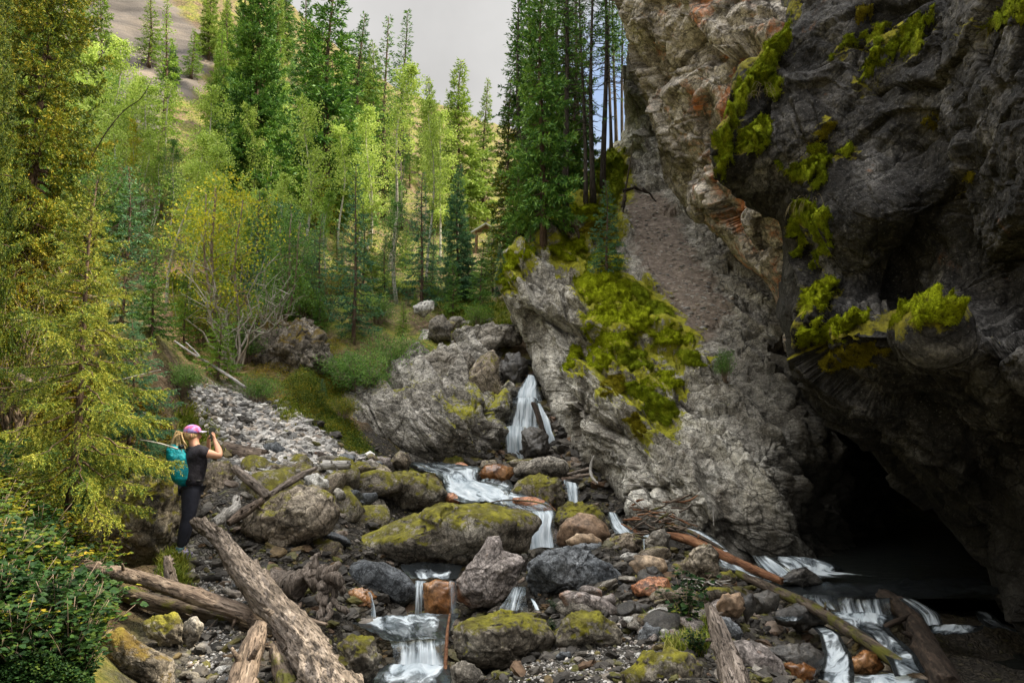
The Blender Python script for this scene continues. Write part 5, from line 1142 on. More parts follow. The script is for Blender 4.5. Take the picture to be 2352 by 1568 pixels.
def leaf_quads(c, d, L, W, rng, flat=0.0):
    """diamond leaves at c pointing along d"""
    n = len(c); s_ = np.cross(d, rng.normal(0, 1, (n, 3))+np.array([0, 0, flat*4])); s_ /= np.linalg.norm(s_, axis=1)[:, None]+1e-9
    L = np.asarray(L).reshape(-1, 1); W = np.asarray(W).reshape(-1, 1)
    return np.stack([c, c+d*L*0.45+s_*W*0.5, c+d*L, c+d*L*0.45-s_*W*0.5], 1)
def make_spruce(h, r, nb, twig_d, nl, nw, sp, seed, clear=0.06, droop=0.35, up=0.25, power=0.8, name='spruce', needle='spruce', bark=None, thin=1.0, spread=0.55, trunk_r=0.013, twl=0.34, dead=0.0, cone=True):
    rng = np.random.default_rng(seed)
    root = empty(name, (0, 0, 0))
    tb = Buf(); zz = np.linspace(0, h*0.985, 14)
    wx = 0.018*h*np.stack([np.sin(zz/h*5+seed), np.cos(zz/h*4+seed)], -1)*(zz/h)[:, None]
    tr = np.concatenate([wx, zz[:, None]], 1); rad = h*trunk_r*(1-zz/h*0.93)+0.004; rad[0] *= 1.35
    tr[0, 2] = -0.25
    tb.tube(tr, rad, 8)
    C_, D_, S_ = [], [], []
    tws = []
    for i in range(nb):
        t = clear+(0.985-clear)*((i+rng.random())/nb)**(0.92)
        prof = (1-t)**power
        if cone and t < 0.18: prof *= 0.72+1.55*t
        L = r*prof*rng.uniform(0.62, 1.08)+0.03*r
        az = i*2.39996+rng.uniform(-.5, .5)
        o = np.array([np.interp(t*h, zz, tr[:, 0]), np.interp(t*h, zz, tr[:, 1]), t*h])
        dh = np.array([math.cos(az), math.sin(az), 0])
        el = (0.9*t**2.2-0.10+rng.uniform(-.12, .12))
        s = np.linspace(0, 1, 8)
        pts = o+dh*(L*s)[:, None]*math.cos(min(el, 1.1))+np.array([0, 0, 1.0])*(L*(s*math.sin(el)-droop*(1-t*0.6)*s**1.6+up*s**3.2))[:, None]
        pts[1:-1] += rng.normal(0, 0.02*L, (6, 3))
        tb.tube(pts, np.linspace(max(0.004, rad[0]*0.22*prof+0.003), 0.002, 8), 4)
        if t < dead and rng.random() < 0.9: continue
        nt_ = max(3, int(L*twig_d*thin))
        ss = rng.uniform(0.10, 1.0, nt_)**0.85
        P0 = np.stack([np.interp(ss, s, pts[:, k]) for k in range(3)], -1)
        T = np.stack([np.interp(ss, s, np.gradient(pts[:, k], s)) for k in range(3)], -1); T /= np.linalg.norm(T, axis=1)[:, None]
        side = np.where(rng.random(nt_) < 0.5, -1, 1)[:, None]*np.cross(T, [0, 0, 1.0]); side /= np.linalg.norm(side, axis=1)[:, None]+1e-9
        a = rng.uniform(0.35, 1.15, nt_)[:, None]
        tw = T*np.cos(a)+side*np.sin(a)+np.array([0, 0, 1.0])*rng.uniform(-0.65, 0.10, (nt_, 1))*spread
        tw /= np.linalg.norm(tw, axis=1)[:, None]
        tl = (twl*L*(1.05-ss)+0.10*L+0.04)*rng.uniform(0.6, 1.15, nt_)
        tws.append((P0, tw, tl))
    P0 = np.concatenate([x[0] for x in tws]); TW = np.concatenate([x[1] for x in tws]); TL = np.concatenate([x[2] for x in tws])
    k = np.maximum(2, (TL/sp).astype(int)); idx = np.repeat(np.arange(len(TL)), k)
    f = rng.random(len(idx)); sag = -0.22*f**2*TL[idx]
    c = P0[idx]+TW[idx]*(TL[idx]*f)[:, None]; c[:, 2] += sag
    x, y, d = frame_of(TW[idx]); an = rng.uniform(0, 2*math.pi, len(idx)); spl = rng.uniform(0.35, 0.95, len(idx))
    dd = d*np.cos(spl)[:, None]+(x*np.cos(an)[:, None]+y*np.sin(an)[:, None])*np.sin(spl)[:, None]
    q = leaf_quads(c, dd, nl*rng.uniform(0.7, 1.2, len(c)), nw*rng.uniform(0.7, 1.2, len(c)), rng)
    tb.build('trunk', bark or M_BARK, root)
    Buf().quads(q).build('crown', L_[needle], root, smooth=False)
    root['_h'] = h
    return root
def make_aspen(h, r, nleaf, ls, seed, name='aspen', leaf='aspen', clear=0.3, lean=0.0, bark=None, stems=1, tr_=0.009):
    rng = np.random.default_rng(seed); root = empty(name, (0, 0, 0)); tb = Buf(); cl = []
    for sidx in range(stems):
        off = np.array([rng.uniform(-.25, .25)*(stems > 1), rng.uniform(-.2, .2)*(stems > 1), 0])
        hh = h*(1 if stems == 1 else rng.uniform(0.72, 0.9))
        zz = np.linspace(0, hh, 12); bend = lean*(zz/hh)**1.5*hh+0.02*hh*np.sin(zz/hh*7+seed)
        bx = off[0]*(1+2*zz/hh)+bend; by = off[1]+0.02*hh*np.cos(zz/hh*6+seed*2)
        tr = np.stack([bx, by, zz], -1); tr[0, 2] = -0.2
        tb.tube(tr, h*tr_*(1-zz/hh*0.85)+0.004, 7)
        for i in range(int(34/stems)+4):
            t = clear+(1-clear)*rng.random()**0.8*0.98
            L = r*(0.35+0.9*math.sin(math.pi*min(1, (t-clear)/(1-clear)*0.85+0.12)))*rng.uniform(0.5, 1.1)
            az = rng.uniform(0, 2*math.pi); o = np.array([np.interp(t*hh, zz, tr[:, k]) for k in range(2)]+[t*hh])
            s = np.linspace(0, 1, 6); el = rng.uniform(0.3, 1.0)
            pts = o+np.array([math.cos(az)*math.cos(el), math.sin(az)*math.cos(el), math.sin(el)])*(L*s)[:, None]
            pts[:, 2] -= 0.18*L*s**2; pts[1:] += rng.normal(0, 0.03*L, (5, 3))
            tb.tube(pts, np.linspace(max(0.004, h*tr_*0.35*(1-t)+0.003), 0.002, 6), 4)
            m = int(nleaf/(34+4*stems)); ss = rng.uniform(0.2, 1.1, m)
            c = np.stack([np.interp(ss, s, pts[:, k]) for k in range(3)], -1)
            # leaves hang in small sprays
            nsp = max(3, m//14); cs = rng.normal(0, 0.17*L+0.05, (nsp, 3)); c = c+cs[rng.integers(0, nsp, m)]+rng.normal(0, 0.06*L+0.02, (m, 3))
            cl.append(c)
    c = np.concatenate(cl); d = rng.normal(0, 1, (len(c), 3)); d[:, 2] -= 0.5; d /= np.linalg.norm(d, axis=1)[:, None]
    L = ls*rng.uniform(0.7, 1.25, len(c))
    tb.build('trunk', bark or M_ASP, root)
    Buf().quads(leaf_quads(c, d, L, L*0.85, rng)).build('crown', L_[leaf], root, smooth=False)
    root['_h'] = h
    return root
def make_shrub(h, w, nst, nleaf, ls, seed, name='shrub', leaf='shrub', bark=None, bare=0.0, asp=0.6, lt='stems'):
    rng = np.random.default_rng(seed); root = empty(name, (0, 0, 0)); tb = Buf(); cl = []
    for i in range(nst):
        az = rng.uniform(0, 2*math.pi); sp_ = w*rng.uniform(0.1, 1.0); hh = h*rng.uniform(0.55, 1.0)*(1-0.25*sp_/w)
        s = np.linspace(0, 1, 8)
        pts = np.stack([math.cos(az)*(0.08*w+sp_*s**1.2), math.sin(az)*(0.08*w+sp_*s**1.2), hh*s**0.8], -1); pts[1:] += rng.normal(0, 0.025*h, (7, 3)); pts[0, 2] = -0.1
        tb.tube(pts, np.linspace(0.010*h+0.002, 0.0018, 8), 4)
        for j in range(5):
            t = rng.uniform(0.3, 0.95); o = np.array([np.interp(t, s, pts[:, k]) for k in range(3)])
            dv = rng.normal(0, 1, 3); dv[2] = abs(dv[2])*0.9; dv /= np.linalg.norm(dv); q = o+dv*(h*0.25*rng.uniform(0.4, 1)*np.linspace(0, 1, 4))[:, None]
            tb.tube(q, np.linspace(0.004*h+0.001, 0.0012, 4), 3)
            m = int(nleaf*(1-bare)/(nst*5))
            if m:
                ss = rng.uniform(0.1, 1.1, m); c = o+dv*(h*0.25*ss)[:, None]+rng.normal(0, 0.045*h, (m, 3)); cl.append(c)
    tb.build(lt, bark or M_TWIG, root)
    if cl:
        c = np.concatenate(cl); d = rng.normal(0, 1, (len(c), 3)); d /= np.linalg.norm(d, axis=1)[:, None]; L = ls*rng.uniform(0.6, 1.3, len(c))
        Buf().quads(leaf_quads(c, d, L, L*asp, rng)).build('foliage', L_[leaf], root, smooth=False)
    root['_h'] = h
    return root

PROTO = dict(
 s1=make_spruce(9, 1.75, 150, 26, 0.17, 0.050, 0.035, 11),
 s2=make_spruce(10, 1.5, 150, 26, 0.16, 0.048, 0.035, 12, droop=0.5, up=0.3),
 s3=make_spruce(8, 1.1, 110, 24, 0.15, 0.045, 0.036, 13, thin=0.8, droop=0.25),
 t1=make_spruce(5, 1.05, 90, 30, 0.095, 0.030, 0.026, 14, needle='teal', droop=0.1, up=0.1, clear=0.05, thin=0.75),
 t2=make_spruce(4, 1.0, 90, 34, 0.085, 0.028, 0.022, 15, needle='teal', droop=0.15, up=0.15),
 th=make_spruce(12, 1.15, 140, 24, 0.15, 0.042, 0.040, 16, thin=0.75, clear=0.34, droop=0.5, bark=M_BARKD, trunk_r=0.009, dead=0.46),
 bare=make_spruce(12, 1.0, 130, 20, 0.14, 0.036, 0.05, 17, thin=0.6, clear=0.22, droop=0.5, bark=M_BARKD, trunk_r=0.0080, dead=0.45),
 bigf=make_spruce(11, 2.3, 230, 34, 0.085, 0.024, 0.0155, 48, droop=0.4, up=0.35, clear=0.12, power=0.65),
 big=make_spruce(11, 2.3, 210, 30, 0.16, 0.052, 0.030, 18, droop=0.35, up=0.35, clear=0.12, power=0.65),
 sm=make_spruce(1.6, 0.55, 50, 50, 0.06, 0.018, 0.014, 19, needle='bright', droop=0.05, up=0.1),
 a1=make_aspen(9, 1.25, 6500, 0.085, 21), a2=make_aspen(9, 1.0, 5200, 0.085, 22, lean=0.12), a3=make_aspen(8, 1.1, 5200, 0.08, 23, lean=-0.08),
 a4=make_aspen(6, 0.8, 3600, 0.07, 24, clear=0.35, stems=2), a5=make_aspen(10, 1.1, 5600, 0.085, 25, clear=0.45, lean=0.05),
 y1=make_aspen(4.2, 1.1, 4500, 0.05, 26, leaf='yellow', clear=0.2, stems=4, bark=M_TWIG, name='yellow_shrub'),
 sh1=make_shrub(1.8, 1.1, 26, 5200, 0.055, 31), shf=make_shrub(1.8, 1.0, 34, 15000, 0.024, 37), sh2=make_shrub(1.3, 1.1, 24, 4200, 0.05, 32), bs=make_shrub(2.6, 1.3, 15, 700, 0.05, 33, bark=M_GTWIG),
)
for k in PROTO: tag(PROTO[k], 'proto', 'tree')
def set_mat(root, leaf):
    for ch in root.children:
        if ch.name.split('.')[0] in ('crown', 'foliage'):
            ch.material_slots[0].link = 'OBJECT'; ch.material_slots[0].material = L_[leaf]
_used = {}
def tree(key, u, vtop, Y=None, vbase=None, label='', cat='tree', leaf=None, group=None, width=1.0, rot=None, surf=None, lean=0.0, name=None, z=None):
    if surf is not None:
        h_, n_ = surf.hit(u, vbase); b = h_ if h_ is not None else P(u, vbase, Y)
    elif Y is None:
        b = ground_hit(u, vbase); 
        if b is None: return None
        b = np.array([b[0], b[1], hgt(b[:1], b[1:2])[0]])
    else:
        x = P(u, vbase if vbase is not None else 600, Y)[0]; b = np.array([x, Y, hgt([x], [Y])[0] if z is None else z])
    top = P(u, vtop, b[1])
    h = top[2]-b[2]; 
    if h < 0.2: return None
    pr = PROTO[key]; sc = h/pr['_h']
    r = dup(pr, b, rot if rot is not None else random.uniform(0, 6.28), (sc*width, sc*width, sc), label, group, tilt=(0, lean))
    r['category'] = cat
    if name: r.name = name
    if leaf: set_mat(r, leaf)
    return r
G = 'spruces on the near slopes'
# the large conifers of the left slope
tree('big', 578, -110, 30, 430, 'tall broad spruce with bare orange trunk showing, left of the aspens', 'spruce', width=0.80, rot=0.4)
tree('s1', 752, -90, 34, 380, 'second tall dark spruce, just left of the open sky', 'spruce', width=1.15)
tree('s2', 690, -40, 40, 400, 'slender spruce between the two tallest left spruces', 'spruce', width=0.9)
tree('s3', 884, 28, 46, 330, 'narrow spruce with ragged top against the sky, left one of the close pair', 'spruce')
tree('th', 922, 12, 44, 330, 'thin-topped spruce against the sky, right one of the close pair', 'spruce', width=1.3)
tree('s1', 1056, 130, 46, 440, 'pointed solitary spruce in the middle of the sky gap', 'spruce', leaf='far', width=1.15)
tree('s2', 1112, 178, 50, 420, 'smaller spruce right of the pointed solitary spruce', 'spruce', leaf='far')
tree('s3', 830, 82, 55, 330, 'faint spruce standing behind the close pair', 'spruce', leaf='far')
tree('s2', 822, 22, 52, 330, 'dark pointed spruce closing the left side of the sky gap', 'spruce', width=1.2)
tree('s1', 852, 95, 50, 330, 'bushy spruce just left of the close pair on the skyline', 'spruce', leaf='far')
tree('t1', 285, 378, 14.5, 640, 'dark blue-green spruce behind the young lime-green spruce', 'spruce', width=1.0)
tree('t2', 345, 560, 12.6, 850, 'small dark green spruce beside the dirt slope', 'spruce', leaf='spruce', width=1.1)
tree('t1', 812, 372, 19.5, 765, 'thin see-through teal spruce in front of the aspens', 'spruce', width=0.85, rot=1)
tree('t1', 968, 392, 24, 680, 'teal young spruce between two white aspen trunks', 'spruce', width=0.9)
tree('s1', 1052, 375, 26, 650, 'dense bright green spruce right of the white aspen trunk', 'spruce', leaf='teal', width=0.95)
tree('t2', 1105, 560, 23, 700, 'short dark spruce at the left edge of the spur', 'spruce', leaf='spruce')
tree('t2', 1160, 535, 26, 700, 'bushy spruce half hidden behind the mossy head of the spur', 'spruce')
tree('sm', 502, 722, 15.2, 860, 'small lime-green sapling at the edge of the scree', 'spruce', width=1.2)
tree('t2', 738, 868, 15.9, 975, 'little blue-green spruce sapling against the pale rock shoulder', 'spruce', width=1.1)
tree('t2', 735, 655, 20, 740, 'low green spruce above the brown rock bank', 'spruce', leaf='spruce')
tree('t2', 925, 690, 20.5, 800, 'small bush-like spruce growing from the upper bedrock', 'spruce', leaf='bright')
tree('t2', 1040, 590, 23.5, 700, 'young spruce on the valley floor below the dense bright spruce', 'spruce', leaf='spruce')
tree('t1', 640, 610, 21, 720, 'hazy green young spruce right of the grey twiggy shrub', 'spruce', leaf='far')
tree('t2', 425, 640, 17, 740, 'low spruce seedling in the sunny patch', 'spruce', leaf='bright')
tree('s1', 215, -30, 33, 330, 'spruce below the rock face at the upper left', 'spruce', leaf='far')
tree('s3', 440, 68, 47, 170, 'bright green small tree at the foot of the upper rock face', 'spruce', leaf='bright', width=1.9)
tree('s1', 392, 102, 45, 190, 'dark little spruce on the upper rock face', 'spruce', width=1.6)
tree('s3', 345, -20, 47, 90, 'small conifer on top of the upper rock face', 'spruce', leaf='far', width=1.6)
tree('s1', 480, -60, 50, 120, 'spruce on the skyline right of the upper rock face', 'spruce', leaf='far')
tree('s1', 985, 175, 70, 330, 'distant spruce on the skyline left of the pointed solitary spruce', 'spruce', leaf='far')
# the stand on top of the spur
tree('s1', 1248, -160, None, 556, 'big spruce at the edge of the spur with reddish trunk and sunlit branches', 'spruce', surf=spur, width=0.72, rot=2)
tree('th', 1196, -60, 22, 580, 'leftmost spruce of the spur stand, reaching out over the valley', 'spruce', leaf='spruce', width=1.25, z=P(1196,600,22)[2])
tree('s2', 1170, 175, 22, 620, 'olive-lit spruce at the left foot of the spur stand', 'spruce', leaf='bronze', width=0.95, z=P(1170,640,22)[2])
tree('th', 1300, -260, None, 515, 'tall dense spruce in the middle of the spur stand', 'spruce', surf=spur, width=1.1)
tree('bare', 1345, -200, None, 468, 'nearly bare spruce with grey lichen twigs on the spur', 'spruce', surf=spur, leaf='dead', width=0.9)
tree('th', 1384, -260, None, 440, 'straight dark trunk standing free right of the spur stand', 'spruce', surf=spur, lean=-0.03)
tree('bare', 1362, -240, None, 452, 'slender dark trunk just left of the free-standing one', 'spruce', surf=spur)
tree('th', 1404, -120, 29, 352, 'slim spruce trunk against the blue sky, left of three', 'spruce', z=P(1404,352,29)[2], width=0.9)
tree('bare', 1416, -160, 31, 350, 'slim spruce trunk against the blue sky, middle of three', 'spruce', z=P(1416,352,31)[2])
tree('th', 1430, -100, 33, 345, 'slim spruce trunk against the blue sky, right of three', 'spruce', z=P(1430,350,33)[2], width=0.9)
tree('s3', 1320, 60, 24.5, 470, 'green spruce filling the back of the spur stand', 'spruce', z=P(1320,480,24.5)[2])
tree('s3', 1275, 120, 24, 500, 'dark spruce behind the big reddish-trunk spruce', 'spruce', z=P(1275,520,24)[2])
tree('bare', 1214, 250, 20.5, 580, 'dead grey-twigged spruce at the foot of the big reddish-trunk spruce', 'spruce', leaf='dead', width=1.5, z=P(1214,600,20.5)[2])
tree('t1', 1394, 412, None, 635, 'small blue-green spruce growing alone on the moss of the spur', 'spruce', surf=spur, width=1.15)
tree('t2', 1150, 560, 19.8, 640, 'small spruce hanging over the mossy head of the spur', 'spruce', z=P(1150,650,19.8)[2])
tree('t2', 1218, 505, 19.8, 600, 'low green spruce bough cluster at the foot of the spur trees', 'spruce', leaf='spruce', z=P(1218,610,19.8)[2])
tree('s2', 1225, -120, 23, 560, 'dense spruce between the leaning valley spruce and the reddish trunk', 'spruce', z=P(1225,590,23)[2], width=0.95)
tree('s1', 1285, -150, 25, 500, 'dense dark spruce rising behind the middle of the spur stand', 'spruce', z=P(1285,520,25)[2], width=0.7)
tree('s2', 1330, -140, 27, 470, 'dark spruce behind the bare-trunked trees of the spur', 'spruce', z=P(1330,480,27)[2], width=0.7)
tree('s3', 1190, 300, 21, 600, 'short dark green spruce below the leaning valley spruce', 'spruce', z=P(1190,625,21)[2], width=1.2)
# aspens
tree('a1', 1010, 260, 33, 520, 'bright round-crowned aspen behind the straight white trunk', 'aspen', width=0.9)
tree('a1', 845, 250, 31, 520, 'bright airy aspen left of the tall pale one', 'aspen', width=1.0)
tree('a5', 893, 150, 28, 500, 'tall pale aspen with a long white trunk in the centre', 'aspen', width=1.0, rot=0.3, lean=0.03)
tree('a5', 988, 225, 25, 655, 'aspen with the brightest straight white trunk, right of the thin teal spruce', 'aspen', width=0.8, rot=2)
tree('a4', 903, 425, 24, 650, 'twin-stemmed young aspen at the edge of the clearing', 'aspen', leaf='shrub', width=1.0)
tree('a3', 705, 235, 25, 560, 'aspen with leaning forked white trunk below the dark spruces', 'aspen', rot=0.5, lean=0.05)
tree('a2', 385, 300, 20, 600, 'slim white-stemmed aspen above the sunny slope', 'aspen', rot=0, lean=0.06)
tree('a2', 443, 330, 19.5, 610, 'aspen with kinked white stem beside the sunny slope', 'aspen', rot=0.4)
tree('a1', 470, 200, 25, 520, 'broad pale green aspen below the upper rock face', 'aspen')
tree('a1', 250, 90, 27, 420, 'large airy aspen with forked pale trunk beneath the upper rock face', 'aspen', width=1.1, leaf='aspen')
tree('a5', 325, 180, 29, 450, 'thin aspen in front of the upper rock face', 'aspen')
tree('y1', 540, 325, 17.5, 620, 'yellow-leaved small tree glowing in the middle of the left slope', 'small tree', leaf='yellow', rot=1, width=0.9)
tree('y1', 640, 420, 19, 640, 'yellow-green small tree right of the yellow-leaved one', 'small tree', leaf='shrub', rot=3)
tree('a4', 500, 420, 18.5, 650, 'green multi-stem young aspen left of the grey twiggy shrub', 'aspen')
tree('bs', 532, 555, 17, 725, 'grey twiggy almost leafless shrub at the top of the brown bank', 'shrub', width=1.1)
tree('bs', 610, 600, 17.8, 735, 'tangle of bare twigs right of the grey shrub', 'shrub', width=1.2)
tree('sh1', 832, 785, 17.3, 905, 'light green bush on the ledge above the mossy wall', 'shrub', width=1.15)
tree('sh1', 905, 745, 18.5, 850, 'green bush behind the one on the ledge', 'shrub')
tree('sh2', 775, 800, 17.6, 900, 'loose willow bush at the left end of the ledge', 'shrub', width=1.2)
tree('sh2', 690, 900, 16.2, 985, 'yellow-green bush beside the scree foot', 'shrub', leaf='herby', width=1.3)
tree('sh2', 745, 935, 15.6, 1010, 'yellow-green bush at the base of the pale rock shoulder', 'shrub', leaf='herby', width=1.2)
for _u, _vt, _vb, _lf, _lb in [(612, 655, 740, 'shrub', 'round green bush at the upper edge of the brown outcrop'), (700, 640, 750, 'bright', 'yellow-green bush between the brown outcrop and the thin teal spruce'), (470, 700, 790, 'herby', 'yellowish bush beside the bleached pole'), (590, 850, 930, 'shrub', 'green bush growing below the brown outcrop'), (785, 900, 985, 'herby', 'bright bush against the left end of the bedrock wall'), (415, 820, 900, 'shrub', 'small green bush at the left edge of the scree'), (860, 840, 905, 'shrub', 'low green bush draping over the bedrock wall')]:
    tree('sh1', _u, _vt, None, _vb, _lb, 'shrub', leaf=_lf, width=1.2)
tree('sh1', 1100, 690, 21.5, 770, 'olive bush on the valley floor left of the spur', 'shrub', leaf='bright')
tree('sh1', 1668, 790, None, 880, 'green shrub rooted in a crack of the right flank of the spur', 'shrub', surf=spur, width=0.7)
# left edge
tree('bigf', 60, -500, 11.5, 700, 'huge dark spruce filling the upper left corner', 'spruce', leaf='bronze', width=0.68, rot=0.7)
tree('bigf', -60, -200, 9.8, 800, 'tall spruce cut by the left edge of the picture', 'spruce', leaf='bronze', width=0.42)
for i, (u, vt, Y, lf, lab) in enumerate([(20, 470, 11.2, 'autumn', 'orange-tinged shrub below the huge corner spruce'), (95, 520, 11.6, 'autumn', 'yellow-brown shrub right of the orange-tinged one'), (-40, 560, 10.6, 'autumn', 'rusty shrub cut by the left edge'), (55, 640, 10.4, 'herby', 'yellow-green shrub under the orange-tinged ones'), (130, 620, 12.3, 'shrub', 'green shrub between the corner spruce and the young spruce')]):
    tree('shf', u, vt, Y, None, lab, 'shrub', leaf=lf, width=0.85, group=None)
# filler woods
HILLP = [(-60,420),(250,300),(330,380),(560,360),(820,330),(1000,320),(1110,400),(1090,560),(980,620),(850,640),(700,600),(560,560),(360,560),(200,600),(-60,640)]
HILLT = [(-80,-100),(120,-60),(130,200),(300,330),(450,220),(500,60),(700,100),(820,200),(1000,330),(1100,380),(1110,420),(1000,500),(700,500),(300,480),(-80,420)]
sky_u = [-100, 560, 700, 800, 850, 950, 1000, 1055, 1110, 1150, 1200]; sky_v = [-300, -200, -60, 70, 110, 200, 225, 170, 215, 240, 260]
rf = np.random.default_rng(5)
def filler(n, poly, keys, leaves, hr, lab, cat, grp, mn=12):
    k = 0; tries = 0
    while k < n and tries < n*6:
        tries += 1
        u, v = rand_in(poly, rf); b = ground_hit(u, v)
        if b is None or b[1] < mn: continue
        h = rf.uniform(*hr); limit = np.interp(u, sky_u, sky_v)+rf.uniform(0, 70)
        vt = 784-F*0 # placeholder
        top = project(np.array([[b[0], b[1], b[2]+h]]))[1][0]
        if 180 < u < 500 and v < 420 and rf.random() < 0.88: continue
        vt = max(top, limit)
        if v-vt < 25: continue
        t = tree(keys[rf.integers(len(keys))], u, vt, None, v, lab, cat, leaf=leaves[rf.integers(len(leaves))], group=grp, width=rf.uniform(0.8, 1.15))
        k += t is not None
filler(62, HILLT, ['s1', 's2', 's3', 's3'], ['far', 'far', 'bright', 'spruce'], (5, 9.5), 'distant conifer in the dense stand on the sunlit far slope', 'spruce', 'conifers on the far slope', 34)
filler(52, HILLP, ['a1', 'a2', 'a3', 'a4', 'a5'], ['aspen', 'aspen', 'aspen', 'shrub', 'bright'], (3.5, 6.5), 'slim pale green aspen in the thicket on the left slope', 'aspen', 'aspens in the thicket', 19)
filler(28, [(130,480),(360,400),(700,420),(760,600),(560,640),(360,560),(150,640)], ['a4', 'a2', 'y1', 'sh1'], ['aspen', 'shrub', 'yellow', 'bright'], (2.2, 4.5), 'leafy young tree in the mixed thicket above the sunny slope', 'small tree', 'young trees in the mixed thicket', 15)
filler(18, [(400,560),(640,560),(780,600),(760,700),(600,710),(420,660)], ['a2', 'a4', 'a5', 'a1'], ['aspen', 'aspen', 'bright', 'shrub'], (2.0, 3.6), 'thin young aspen with a pale stem on the sunny middle slope', 'aspen', 'young aspens on the middle slope', 15)
filler(26, [(380,600),(760,600),(1120,640),(1130,740),(960,720),(740,800),(560,860),(420,860)], ['sh1', 'sh2', 'sh2', 't2'], ['shrub', 'bright', 'herby', 'aspen'], (0.5, 1.3), 'low bush scattered on the middle slope', 'shrub', 'low bushes on the middle slope', 14)
filler(30, [(560,640),(700,560),(1120,600),(1140,700),(900,700),(760,740),(600,760)], ['t1', 't2', 's3', 'a4'], ['teal', 'bright', 'far', 'shrub'], (1.5, 3.5), 'young tree on the slope behind the waterfall', 'small tree', 'young trees behind the waterfall', 18)
for k in list(PROTO):
    for ch in list(PROTO[k].children): bpy.data.objects.remove(ch)
    bpy.data.objects.remove(PROTO[k])

# the young lime-green spruce in the left foreground: every needle
PROTO = {}
yg = make_spruce(3.75, 1.30, 84, 56, 0.034, 0.0085, 0.0042, 77, needle='young', clear=0.0, droop=0.50, up=0.30, power=0.72, spread=1.3, trunk_r=0.012, twl=0.26, name='young_spruce', bark=M_BARK)
b = P(165, 1120, 8.3); tp_ = P(200, 385, 8.3); yg.location = Vector(b); sc = (tp_[2]-b[2])/3.75; yg.scale = (sc*0.93, sc*0.93, sc); yg.rotation_euler = (0, 0.02, 0.8)
tag(yg, 'young lime-green spruce with drooping boughs in the left foreground beside the hiker', 'spruce'); del yg['_h']
b2 = P(292, 1075, 9.3); yd = dup(yg, b2, 2.4, 0.50, 'dark blue-green young spruce with low boughs between the lime-green spruce and the hiker')
yd.scale = (.60, .60, .50); yd.name = 'young_spruce'; set_mat(yd, 'teal')
for o in list(COL.objects):
    if '_h' in o: del o['_h']
# ================================================================== logs and driftwood
W_ = dict(
 log=wood_mat('weathered_log_wood', (0.05, 0.040, 0.031), (0.165, 0.133, 0.108), (0.34, 0.285, 0.24), sc=2.0, bump=1.0),
 brown=wood_mat('brown_log_wood', (0.045, 0.033, 0.025), (0.155, 0.115, 0.087), (0.31, 0.245, 0.19), sc=1.6, bump=0.8),
 darkm=wood_mat('mossy_dark_log_wood', (0.03, 0.023, 0.017), (0.10, 0.075, 0.055), (0.20, 0.16, 0.12), sc=1.6, bump=0.8, moss=0.10),
 red=wood_mat('wet_red_brown_wood', (0.06, 0.025, 0.013), (0.20, 0.09, 0.045), (0.36, 0.19, 0.10), sc=1.6, bump=0.5),
 pale=wood_mat('bleached_driftwood', (0.16, 0.15, 0.135), (0.38, 0.36, 0.33), (0.60, 0.57, 0.53), sc=2.2, bump=0.6),
 black=wood_mat('soaked_black_wood', (0.010, 0.007, 0.005), (0.035, 0.025, 0.018), (0.08, 0.055, 0.04), sc=1.6, bump=0.5),
)
